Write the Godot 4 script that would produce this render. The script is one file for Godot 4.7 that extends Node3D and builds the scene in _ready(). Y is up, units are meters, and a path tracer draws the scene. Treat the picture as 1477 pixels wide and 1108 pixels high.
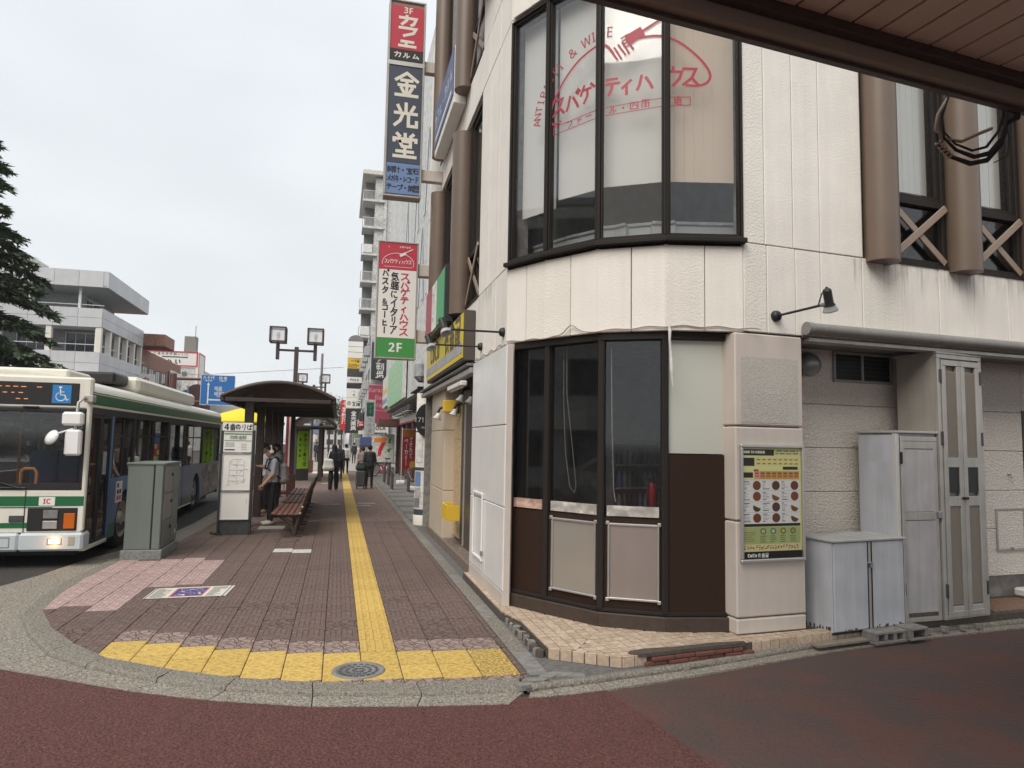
extends Node3D
# Station-front street corner: a pale corner building, a bus bay, shelters and a shopping street.
var rng := RandomNumberGenerator.new()
var TX := {}
var MT := {}
var BOXES := {}
var NAMES := {}

# ---------------------------------------------------------------- helpers
func lin(r: float, g: float, b: float) -> Color:
	return Color(r, g, b).linear_to_srgb()

func v3(x: float, y: float, z: float) -> Vector3:
	return Vector3(x, y, z)

func noise_tex(key: String, freq: float, lo: float, hi: float, octaves := 3, size := 512, kind := FastNoiseLite.TYPE_SIMPLEX_SMOOTH, normal := 0.0, contrast := 0.0) -> void:
	var n := FastNoiseLite.new()
	n.seed = hash(key) % 1000
	n.noise_type = kind
	n.frequency = freq
	n.fractal_octaves = octaves
	var t := NoiseTexture2D.new()
	t.width = size
	t.height = size
	t.seamless = true
	t.noise = n
	if normal > 0.0:
		t.as_normal_map = true
		t.bump_strength = normal
	else:
		var g := Gradient.new()
		g.set_color(0, Color(lo, lo, lo))
		g.set_color(1, Color(hi, hi, hi))
		if contrast > 0.0:
			g.set_offset(0, contrast)
			g.set_offset(1, 1.0 - contrast)
		t.color_ramp = g
	TX[key] = t

# vertical streaks of grime: noise stretched along the height
func streak_tex(key: String, lo: float) -> void:
	var n := FastNoiseLite.new()
	n.seed = 11
	n.frequency = 0.03
	var im := Image.create(256, 256, false, Image.FORMAT_RGB8)
	for x in 256:
		for y in 256:
			var a := n.get_noise_2d(x * 1.6, y * 0.05) * 0.5 + 0.5
			var b := n.get_noise_2d(x * 6.0 + 900.0, y * 0.22) * 0.5 + 0.5
			var c := n.get_noise_2d(x * 0.5, y * 0.5 + 700.0) * 0.5 + 0.5
			var v: float = lerp(lo, 1.0, clampf((a * 0.5 + b * 0.3 + c * 0.6) * 1.1 - 0.12, 0.0, 1.0))
			im.set_pixel(x, y, Color(v, v * 0.99, v * 0.975))
	im.generate_mipmaps()
	TX[key] = ImageTexture.create_from_image(im)

# mk: key, linear base colour, roughness, grain texture, its scale per metre, normal texture, its strength, metalness
func mk(key: String, c: Color, rough := 0.8, tex := "", scale := 1.0, nrm := "", nstr := 0.4, metal := 0.0, spec := 0.5) -> StandardMaterial3D:
	if MT.has(key):
		return MT[key]
	var m := StandardMaterial3D.new()
	m.albedo_color = lin(c.r, c.g, c.b)
	m.roughness = rough
	m.metallic = metal
	m.metallic_specular = spec
	if tex != "" or nrm != "":
		m.uv1_triplanar = true
		m.uv1_world_triplanar = true
		m.uv1_scale = Vector3.ONE * scale
	if tex != "":
		m.albedo_texture = TX[tex]
	if nrm != "":
		m.normal_enabled = true
		m.normal_texture = TX[nrm]
		m.normal_scale = nstr
	MT[key] = m
	return m

func glass(key: String, c: Color, alpha: float, rough := 0.02) -> StandardMaterial3D:
	var m := StandardMaterial3D.new()
	m.albedo_color = Color(lin(c.r, c.g, c.b), alpha)
	m.transparency = BaseMaterial3D.TRANSPARENCY_ALPHA
	m.roughness = rough
	m.metallic_specular = 0.5
	MT[key] = m
	return m

func glow(key: String, c: Color, e: float) -> StandardMaterial3D:
	var m := StandardMaterial3D.new()
	m.albedo_color = lin(c.r, c.g, c.b)
	m.emission_enabled = true
	m.emission = lin(c.r, c.g, c.b)
	m.emission_energy_multiplier = e
	MT[key] = m
	return m

func numbered(n: String) -> String:
	NAMES[n] = NAMES.get(n, -1) + 1
	return n if NAMES[n] == 0 else "%s_%03d" % [n, NAMES[n]]

func thing(called: String, label: String, category: String, at := Vector3.ZERO, turn := 0.0, group := "") -> Node3D:
	var o := Node3D.new()
	o.name = numbered(called)
	add_child(o)
	o.position = at
	o.rotation.y = turn
	o.set_meta("label", label)
	o.set_meta("category", category)
	if group != "":
		o.set_meta("group", group)
	return o

func setting(called: String, label := "") -> Node3D:
	var o := Node3D.new()
	o.name = numbered(called)
	add_child(o)
	o.set_meta("kind", "structure")
	if label != "":
		o.set_meta("label", label)
	return o

func copy(o: Node3D, label: String, at: Vector3, turn := 0.0) -> Node3D:
	var c: Node3D = o.duplicate()
	var base: String = String(o.name)
	c.name = numbered(base.substr(0, base.length() - 4) if base.length() > 4 and base[base.length() - 4] == "_" and base.right(3).is_valid_int() else base)
	add_child(c)
	c.position = at
	c.rotation.y = turn
	c.set_meta("label", label)
	return c

# add a mesh as a part; where it stands is given in world coordinates
func put(parent: Node, called: String, mesh: Mesh, m: Material, at := Vector3.ZERO, basis := Basis.IDENTITY) -> MeshInstance3D:
	var o := MeshInstance3D.new()
	o.name = called
	o.mesh = mesh
	o.material_override = m
	parent.add_child(o, true)
	o.global_transform = Transform3D(basis, at)
	return o

class MB:
	var st := SurfaceTool.new()
	var any := false
	func _init() -> void:
		st.begin(Mesh.PRIMITIVE_TRIANGLES)
		st.set_smooth_group(-1)
	func tri(a: Vector3, b: Vector3, c: Vector3) -> void:
		any = true
		st.add_vertex(a)
		st.add_vertex(b)
		st.add_vertex(c)
	func quad(a: Vector3, b: Vector3, c: Vector3, d: Vector3) -> void:
		tri(a, b, c)
		tri(a, c, d)
	func quad_uv(a: Vector3, b: Vector3, c: Vector3, d: Vector3) -> void:
		var p := [a, b, c, a, c, d]
		var u := [Vector2(0, 1), Vector2(0, 0), Vector2(1, 0), Vector2(0, 1), Vector2(1, 0), Vector2(1, 1)]
		for i in 6:
			st.set_uv(u[i])
			st.add_vertex(p[i])
		any = true
	# box with chamfered edges
	func box(c: Vector3, s: Vector3, bev := 0.0, b := Basis.IDENTITY) -> void:
		var h := s * 0.5
		bev = minf(bev, minf(h.x, minf(h.y, h.z)) * 0.45)
		var pt := func(ax: int, sx: int, sy: int, sz: int) -> Vector3:
			var q := Vector3(sx * h.x, sy * h.y, sz * h.z)
			if bev > 0.0:
				for k in 3:
					if k != ax:
						q[k] -= signf(q[k]) * bev
			return c + b * q
		for ax in 3:
			for s1 in [-1, 1]:
				var v := []
				for e in [[-1, -1], [-1, 1], [1, 1], [1, -1]]:
					var sg := [0, 0, 0]
					sg[ax] = s1
					sg[(ax + 1) % 3] = e[0]
					sg[(ax + 2) % 3] = e[1]
					v.append(pt.call(ax, sg[0], sg[1], sg[2]))
				if s1 > 0:
					quad(v[0], v[1], v[2], v[3])
				else:
					quad(v[3], v[2], v[1], v[0])
		if bev <= 0.0:
			return
		for ax in 3:
			var a1 := (ax + 1) % 3
			var a2 := (ax + 2) % 3
			for e in [[-1, -1], [-1, 1], [1, 1], [1, -1]]:
				var v := []
				for q in [[a1, -1], [a1, 1], [a2, 1], [a2, -1]]:
					var sg := [0, 0, 0]
					sg[ax] = q[1]
					sg[a1] = e[0]
					sg[a2] = e[1]
					v.append(pt.call(q[0], sg[0], sg[1], sg[2]))
				if e[0] * e[1] > 0:
					quad(v[3], v[2], v[1], v[0])
				else:
					quad(v[0], v[1], v[2], v[3])
		for sx in [-1, 1]:
			for sy in [-1, 1]:
				for sz in [-1, 1]:
					var v := [pt.call(0, sx, sy, sz), pt.call(1, sx, sy, sz), pt.call(2, sx, sy, sz)]
					if sx * sy * sz > 0:
						tri(v[0], v[2], v[1])
					else:
						tri(v[0], v[1], v[2])
	# vertical prism over a flat outline (x, z)
	func prism(poly: PackedVector2Array, y0: float, y1: float, bottom := false) -> void:
		var idx := Geometry2D.triangulate_polygon(poly)
		for i in range(0, idx.size(), 3):
			var a := poly[idx[i]]
			var b := poly[idx[i + 1]]
			var c := poly[idx[i + 2]]
			if (b - a).cross(c - a) < 0.0:
				var t := b
				b = c
				c = t
			tri(Vector3(a.x, y1, a.y), Vector3(b.x, y1, b.y), Vector3(c.x, y1, c.y))
			if bottom:
				tri(Vector3(a.x, y0, a.y), Vector3(c.x, y0, c.y), Vector3(b.x, y0, b.y))
		var cw := Geometry2D.is_polygon_clockwise(poly)
		for i in poly.size():
			var a := poly[i]
			var b := poly[(i + 1) % poly.size()]
			if cw:
				quad(Vector3(a.x, y0, a.y), Vector3(b.x, y0, b.y), Vector3(b.x, y1, b.y), Vector3(a.x, y1, a.y))
			else:
				quad(Vector3(b.x, y0, b.y), Vector3(a.x, y0, a.y), Vector3(a.x, y1, a.y), Vector3(b.x, y1, b.y))
	# tube along a path; r is one radius or one for each point
	func tube(pts: Array, r, n := 8, smooth := true, capped := true) -> void:
		if smooth:
			st.set_smooth_group(1)
		var rings := []
		var side := Vector3.ZERO
		for i in pts.size():
			var d: Vector3 = (pts[mini(i + 1, pts.size() - 1)] - pts[maxi(i - 1, 0)]).normalized()
			if side == Vector3.ZERO:
				side = d.cross(Vector3.UP if absf(d.y) < 0.9 else Vector3.RIGHT).normalized()
			side = (side - d * side.dot(d)).normalized()
			var up := d.cross(side)
			var rad: float = r[i] if r is Array else r
			var ring := []
			for k in n:
				var a := TAU * k / n
				ring.append(pts[i] + (side * cos(a) + up * sin(a)) * rad)
			rings.append(ring)
		for i in rings.size() - 1:
			for k in n:
				var k2 := (k + 1) % n
				quad(rings[i][k], rings[i][k2], rings[i + 1][k2], rings[i + 1][k])
		st.set_smooth_group(-1)
		if capped:
			for e in [0, rings.size() - 1]:
				for k in range(1, n - 1):
					if e == 0:
						tri(rings[e][0], rings[e][k + 1], rings[e][k])
					else:
						tri(rings[e][0], rings[e][k], rings[e][k + 1])
	# turned shape about the y axis: profile of (radius, height)
	func lathe(prof: Array, n := 20, c := Vector3.ZERO, b := Basis.IDENTITY, smooth := true) -> void:
		if smooth:
			st.set_smooth_group(2)
		for i in prof.size() - 1:
			for k in n:
				var a := TAU * k / n
				var a2 := TAU * (k + 1) / n
				var p := func(q: Vector2, t: float) -> Vector3:
					return c + b * Vector3(cos(t) * q.x, q.y, sin(t) * q.x)
				var q0: Vector2 = prof[i]
				var q1: Vector2 = prof[i + 1]
				if q0.x < 0.0001:
					tri(p.call(q0, a), p.call(q1, a), p.call(q1, a2))
				elif q1.x < 0.0001:
					tri(p.call(q0, a), p.call(q1, a), p.call(q0, a2))
				else:
					quad(p.call(q0, a), p.call(q1, a), p.call(q1, a2), p.call(q0, a2))
		st.set_smooth_group(-1)
	func done() -> ArrayMesh:
		st.generate_normals()
		return st.commit()

func box_mesh(s: Vector3, bev := 0.0) -> ArrayMesh:
	var k := "%.3f %.3f %.3f %.4f" % [s.x, s.y, s.z, bev]
	if not BOXES.has(k):
		var b := MB.new()
		b.box(Vector3.ZERO, s, bev)
		BOXES[k] = b.done()
	return BOXES[k]

func bx(parent: Node, called: String, c: Vector3, s: Vector3, m: Material, bev := 0.0, turn := 0.0) -> MeshInstance3D:
	return put(parent, called, box_mesh(s, bev), m, c, Basis(Vector3.UP, turn))

func rod(parent: Node, called: String, pts: Array, r, m: Material, n := 8) -> MeshInstance3D:
	var b := MB.new()
	b.tube(pts, r, n)
	return put(parent, called, b.done(), m)

func lathed(parent: Node, called: String, prof: Array, c: Vector3, m: Material, n := 20, basis := Basis.IDENTITY) -> MeshInstance3D:
	var b := MB.new()
	b.lathe(prof, n)
	return put(parent, called, b.done(), m, c, basis)

# WALL LINES: a plan line from A to B; u runs along it in metres, o is the distance out of the wall
func wl(ax: float, az: float, bx_: float, bz: float) -> Dictionary:
	var a := Vector2(ax, az)
	var b := Vector2(bx_, bz)
	var d := (b - a).normalized()
	return {"a": a, "d": d, "n": Vector2(-d.y, d.x), "len": (b - a).length(), "turn": atan2(-d.y, d.x)}

func wp(w: Dictionary, u: float, y: float, o: float) -> Vector3:
	var p: Vector2 = w.a + w.d * u + w.n * o
	return Vector3(p.x, y, p.y)

func wbasis(w: Dictionary) -> Basis:
	return Basis(Vector3.UP, w.turn)

func wb(parent: Node, called: String, w: Dictionary, u0: float, u1: float, y0: float, y1: float, o0: float, o1: float, m: Material, bev := 0.0) -> MeshInstance3D:
	return bx(parent, called, wp(w, (u0 + u1) / 2, (y0 + y1) / 2, (o0 + o1) / 2), Vector3(absf(u1 - u0), absf(y1 - y0), absf(o1 - o0)), m, bev, w.turn)

# a frame of four bars round a rectangle, as one mesh
func wframe(parent: Node, called: String, w: Dictionary, u0: float, u1: float, y0: float, y1: float, o0: float, o1: float, t: float, m: Material, bev := 0.004) -> MeshInstance3D:
	var b := MB.new()
	var d := o1 - o0
	var W := u1 - u0
	var H := y1 - y0
	b.box(Vector3(0, H / 2 - t / 2, 0), Vector3(W, t, d), bev)
	b.box(Vector3(0, -H / 2 + t / 2, 0), Vector3(W, t, d), bev)
	b.box(Vector3(-W / 2 + t / 2, 0, 0), Vector3(t, H - 2 * t - 0.002, d * 0.98), bev)
	b.box(Vector3(W / 2 - t / 2, 0, 0), Vector3(t, H - 2 * t - 0.002, d * 0.98), bev)
	return put(parent, called, b.done(), m, wp(w, (u0 + u1) / 2, (y0 + y1) / 2, (o0 + o1) / 2), wbasis(w))

# ---------------------------------------------------------------- lettering
# brush strokes on a ten by ten grid, two digits to a point
const GL := {
	"ス": "18785411 5481", "パ": "372311 567381 7889988778", "ゲ": "3915 2777 575431 7988 8897", "テ": "2878 1686 564331", "ィ": "6623 4440", "ハ": "372311 567381",
	"ウ": "4947 1517877441", "フ": "18887431", "ァ": "267664 454331", "ー": "1585", "|": "5951", "ル": "383411 585184", "カ": "17877261 494521", "ェ": "2676 4642 1282",
	"ム": "482283 6581", "メ": "795411 3682", "ガ": "16767261 484521 7988 8897", "ネ": "4948 277713 5550 6483", "レ": "383185", "コ": "278781 2181", "ド": "4940 4674 6978 8897",
	"プ": "17777431 7889988778", "イ": "794614 5650", "タ": "493614 37876320 4564", "リ": "3834 696440", "ア": "188865 564320", "ヒ": "383181 3576", "ク": "493614 37876320",
	"シ": "2837 1625 215286", "ベ": "143782 6877 7786", "エ": "2878 5851 1181", "ビ": "383181 3576 7988 8897", "ロ": "2888812128", "ト": "3930 3674", "・": "4555544445", "ラ": "2878 16866330",
	"に": "281421 4777 435181", "の": "5843221538688561", "り": "382435 697550", "ば": "281421 4686 686141427281 7988 8897", "き": "2778 1586 3974 233171", "た": "1767 4911 5585 536181",
	"で": "1788454270 7677 8687", "て": "1788454270", "い": "272241 7783", "あ": "1777 4942 7641123575728260", "ょ": "5651 5575 51312334 5171", "つ": "16677472",
	"金": "5916 5996 3676 2484 5650 3341 7361 1090", "光": "5955 2836 8876 1595 453210 65609092", "堂": "5958 2938 8978 16179796 3676744436 2282 5450 1090",
	"気": "3916 2888 2676 15758191 2360 6310", "軽": "1858 3930 1656531316 0151 689864 6794 6292 7470 5090", "時": "1838311118 1535 5898 7976 4696 4494 858071 5362",
	"計": "1939 0747 1535 1333311113 5696 7970", "宝": "5958 16179796 3575 3373 5550 1090 7281", "石": "1898 4813 3585813135", "楽": "3878753538 3676 1827 1526 9887 9586 1393 5550 4310 6390",
	"器": "1949471719 6999976769 1595 5624 5584 1242401012 6292906062", "番": "3979 5955 1797 5714 5794 2484802024 5450 2282", "四": "1898911118 484534 686584",
	"街": "2917 2715 1510 3868 3666 5955 3464 3161 5451 7898 7595 8580", "道": "5958 3898 4686824246 4484 1827 15252211 224090", "八": "4811 5891", "千": "7938 1595 5850",
	"代": "3915 2720 4697 697390 8998", "佐": "3915 2720 4797 6942 5494 7470 5090", "倉": "5916 5996 4767 36767434 3621 4282804042", "国": "1898911118 3676 3474 3272 5652",
	"多": "5927 487835 6523 548420", "劇": "0858 3938 1656 1513 3633 1454 1221 4261 3430 7872 989080", "場": "1636 2921 0132 4989864649 4787 4494 5432 749281 6452", "葉": "1898 3937 7977 1696 3875 1393 5550 4310 6390",
	"銀": "2906 2956 1646 0434 2820 0040 6999956569 6797 6560 6580 7590", "行": "2917 2715 1510 4888 4595 757061", "壱": "1888 5955 2676 14158584 363062 9082", "屋": "1999967116 1611 3585 564483 2282 6450 1090", "央": "2787843427 5954 0494 5410 5490", "駅": "1949 1910 2924 1646 1444 12525040 6999956569 7553 8590", "前": "2938 8978 1797 2545403025 2343 6562 8580 2520",
}
var gl_step := 0
func glyph(b: MB, ch: String, c: Vector2, size: Vector2, wt: float, w: Dictionary, o: float, bend := false) -> void:
	if not GL.has(ch):
		return
	for s in String(GL[ch]).split(" "):
		var pts: Array[Vector2] = []
		for i in range(0, s.length() - 1, 2):
			pts.append(c + Vector2((s[i].to_int() - 4.6) / 9.0 * size.x, (s[i + 1].to_int() - 4.6) / 9.0 * size.y))
		gl_step = (gl_step + 1) % 9
		stroke(b, pts, wt, w, o + gl_step * 0.0004, bend)

# a flat painted stroke along points given on the wall (u, y)
func stroke(b: MB, pts: Array[Vector2], wt: float, w: Dictionary, o: float, bend := false) -> void:
	if pts.size() < 2:
		return
	var L: Array[Vector2] = []
	var R: Array[Vector2] = []
	for i in pts.size():
		var d0 := (pts[i] - pts[maxi(i - 1, 0)]).normalized()
		var d1 := (pts[mini(i + 1, pts.size() - 1)] - pts[i]).normalized()
		if i == 0:
			d0 = d1
		if i == pts.size() - 1:
			d1 = d0
		var d := (d0 + d1).normalized()
		if d == Vector2.ZERO:
			d = d1
		var n := Vector2(-d.y, d.x)
		var k := wt * 0.5 / maxf(absf(n.dot(Vector2(-d1.y, d1.x))), 0.5)
		var ext := Vector2.ZERO
		if i == 0:
			ext = -d * wt * 0.35
		elif i == pts.size() - 1:
			ext = d * wt * 0.35
		L.append(pts[i] + n * k + ext)
		R.append(pts[i] - n * k + ext)
	for i in pts.size() - 1:
		var q := [R[i], L[i], L[i + 1], R[i + 1]]
		var p := []
		for e in q:
			p.append(bay_point(e, o) if bend else wp(w, e.x, e.y, o))
		b.quad(p[0], p[1], p[2], p[3])

# a line of kana or kanji centred at (u, y); down = written downwards
func jtext(parent: Node, called: String, text: String, w: Dictionary, u: float, y: float, size: Vector2, pitch: float, wt: float, o: float, m: Material, down := false) -> MeshInstance3D:
	var b := MB.new()
	var n := text.length()
	for i in n:
		var k := i - (n - 1) / 2.0
		glyph(b, text[i], Vector2(u, y - k * pitch) if down else Vector2(u + k * pitch, y), size, wt, w, o)
	if not b.any:
		return null
	return put(parent, called, b.done(), m)

func ltext(parent: Node, called: String, text: String, at: Vector3, basis: Basis, height: float, m: Material, bold := true, serif := false) -> MeshInstance3D:
	var t := TextMesh.new()
	var f := SystemFont.new()
	f.font_names = PackedStringArray(["Droid Serif" if serif else "Droid Sans"])
	f.font_weight = 700 if bold else 400
	t.font = f
	t.text = text
	t.font_size = 32
	t.pixel_size = height / 23.0
	t.depth = 0.003
	t.curve_step = 2.0
	return put(parent, called, t, m, at, basis)

func wtext(parent: Node, called: String, text: String, w: Dictionary, u: float, y: float, height: float, o: float, m: Material, bold := true) -> MeshInstance3D:
	return ltext(parent, called, text, wp(w, u, y, o), wbasis(w), height, m, bold)

# ---------------------------------------------------------------- the scene
func _ready() -> void:
	rng.seed = 7
	view_and_light()
	textures()
	materials()
	ground()
	paving()
	corner_building()
	corner_fittings()
	cabinets()
	canopy()
	corner_signs()
	right_row()
	left_row()
	bus()
	stop_things()
	street_furniture()
	people()
	far_street()

func view_and_light() -> void:
	var cam := Camera3D.new()
	cam.name = "camera"
	add_child(cam)
	cam.fov = 57.25
	cam.near = 0.05
	cam.far = 900.0
	cam.transform = Transform3D(Basis(v3(0.97088, 0.01793, 0.23888), v3(-0.03764, 0.99623, 0.07819), v3(-0.23657, -0.08491, 0.96790)).orthonormalized(), v3(0, 1.78, 0))
	cam.current = true
	var we := WorldEnvironment.new()
	we.name = "daylight"
	add_child(we)
	var e := Environment.new()
	we.environment = e
	e.background_mode = Environment.BG_SKY
	var sm := ProceduralSkyMaterial.new()
	sm.sky_top_color = lin(0.445, 0.470, 0.498)
	sm.sky_horizon_color = lin(0.475, 0.494, 0.504)
	sm.sky_curve = 0.15
	sm.ground_bottom_color = lin(0.13, 0.12, 0.115)
	sm.ground_horizon_color = lin(0.44, 0.46, 0.475)
	sm.ground_curve = 0.02
	sm.sun_angle_max = 0.5
	# faint unevenness of the cloud sheet, the same all round
	var cl := Image.create(512, 256, false, Image.FORMAT_RGBA8)
	var cn := FastNoiseLite.new()
	cn.seed = 3
	cn.frequency = 1.1
	cn.fractal_octaves = 4
	for x in 512:
		for y in 256:
			var la := (0.5 - y / 256.0) * PI
			var lo := x / 512.0 * TAU
			var d := v3(cos(la) * cos(lo), sin(la) * 2.2, cos(la) * sin(lo))
			cl.set_pixel(x, y, Color(1, 1, 1, clampf(0.5 + cn.get_noise_3dv(d * 1.6) * 0.9, 0.0, 1.0)))
	sm.sky_cover = ImageTexture.create_from_image(cl)
	sm.sky_cover_modulate = Color(0.30, 0.30, 0.30)
	var sky := Sky.new()
	sky.sky_material = sm
	e.sky = sky
	e.tonemap_mode = Environment.TONE_MAPPER_LINEAR
	e.tonemap_exposure = 1.82
	e.sdfgi_enabled = true
	e.ssao_enabled = true
	e.ssil_enabled = true
	e.fog_enabled = true
	e.fog_density = 0.0006
	e.fog_light_color = lin(0.475, 0.494, 0.504)
	var sun := DirectionalLight3D.new()
	sun.name = "overcast_sun"
	add_child(sun)
	sun.light_energy = 0.5
	sun.light_color = Color(1.0, 0.98, 0.95)
	sun.light_angular_distance = 40.0
	sun.shadow_enabled = true
	sun.look_at_from_position(v3(-8, 14, 9), Vector3.ZERO)

# chips of stone: each cell of the picture its own tone
func chips(key: String, lo: float, hi: float) -> void:
	var n := 384
	var im := Image.create(n, n, false, Image.FORMAT_RGB8)
	var r := RandomNumberGenerator.new()
	r.seed = 21
	for x in n:
		for y in n:
			var v := lerpf(lo, hi, pow(r.randf(), 0.8))
			im.set_pixel(x, y, Color(v, v * 0.985, v * 0.96))
	TX[key] = ImageTexture.create_from_image(im)

# rain runs below a sill: dark drips of uneven length
func drip_tex() -> void:
	var w := 256
	var h := 128
	var im := Image.create(w, h, false, Image.FORMAT_RGBA8)
	im.fill(Color(0.20, 0.18, 0.16, 0.0))
	var r := RandomNumberGenerator.new()
	r.seed = 77
	for k in 95:
		var x := r.randf() * w
		var L := r.randf_range(10, 115) * (0.4 + 0.6 * r.randf())
		var wd := r.randf_range(0.7, 3.6)
		var a := r.randf_range(0.03, 0.13)
		for y in int(L):
			x += r.randf_range(-0.18, 0.18)
			for q in range(-4, 5):
				var px := int(x) + q
				if px < 0 or px >= w or absf(q) > wd:
					continue
				var c := im.get_pixel(px, y)
				c.a = minf(0.22, c.a + a * (0.55 + 0.45 * r.randf()) * (1.0 if y < L * 0.7 else 0.5))
				im.set_pixel(px, y, c)
	var m := StandardMaterial3D.new()
	m.albedo_texture = ImageTexture.create_from_image(im)
	m.transparency = BaseMaterial3D.TRANSPARENCY_ALPHA
	m.roughness = 0.9
	m.metallic_specular = 0.1
	MT["rain_runs"] = m

# two worn colours that run into each other
func two_tone(key: String, a: Color, b: Color) -> void:
	noise_tex(key, 0.007, 0.0, 1.0, 5)
	var g := Gradient.new()
	g.set_color(0, a)
	g.set_color(1, b)
	g.set_offset(0, 0.3)
	g.set_offset(1, 0.75)
	(TX[key] as NoiseTexture2D).color_ramp = g

func ridges(key: String, freq: float, bump: float) -> void:
	noise_tex(key, freq, 0, 1, 3, 512, FastNoiseLite.TYPE_SIMPLEX, bump)
	var n: FastNoiseLite = (TX[key] as NoiseTexture2D).noise
	n.fractal_type = FastNoiseLite.FRACTAL_RIDGED
	n.domain_warp_enabled = true
	n.domain_warp_amplitude = 12.0

func textures() -> void:
	noise_tex("grain", 0.09, 0.80, 1.0, 3)
	noise_tex("mottle", 0.012, 0.84, 1.0, 4, 512, FastNoiseLite.TYPE_SIMPLEX_SMOOTH, 0.0, 0.2)
	noise_tex("blotch", 0.006, 0.70, 1.0, 5, 512, FastNoiseLite.TYPE_SIMPLEX_SMOOTH, 0.0, 0.25)
	noise_tex("stain", 0.02, 0.66, 1.0, 4, 512, FastNoiseLite.TYPE_SIMPLEX_SMOOTH, 0.0, 0.3)
	chips("speck", 0.48, 1.0)
	chips("speck_fine", 0.74, 1.0)
	chips("speck_soft", 0.45, 1.0)
	two_tone("worn_red", Color(0.84, 0.76, 0.74), Color(0.98, 0.74, 0.70))
	noise_tex("n_fine", 0.15, 0, 1, 2, 512, FastNoiseLite.TYPE_SIMPLEX_SMOOTH, 6.0)
	noise_tex("n_wave", 0.008, 0, 1, 2, 512, FastNoiseLite.TYPE_SIMPLEX_SMOOTH, 2.0)
	ridges("n_stucco", 0.042, 8.0)
	drip_tex()
	streak_tex("streak", 0.925)
	streak_tex("streak_hard", 0.80)

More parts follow.
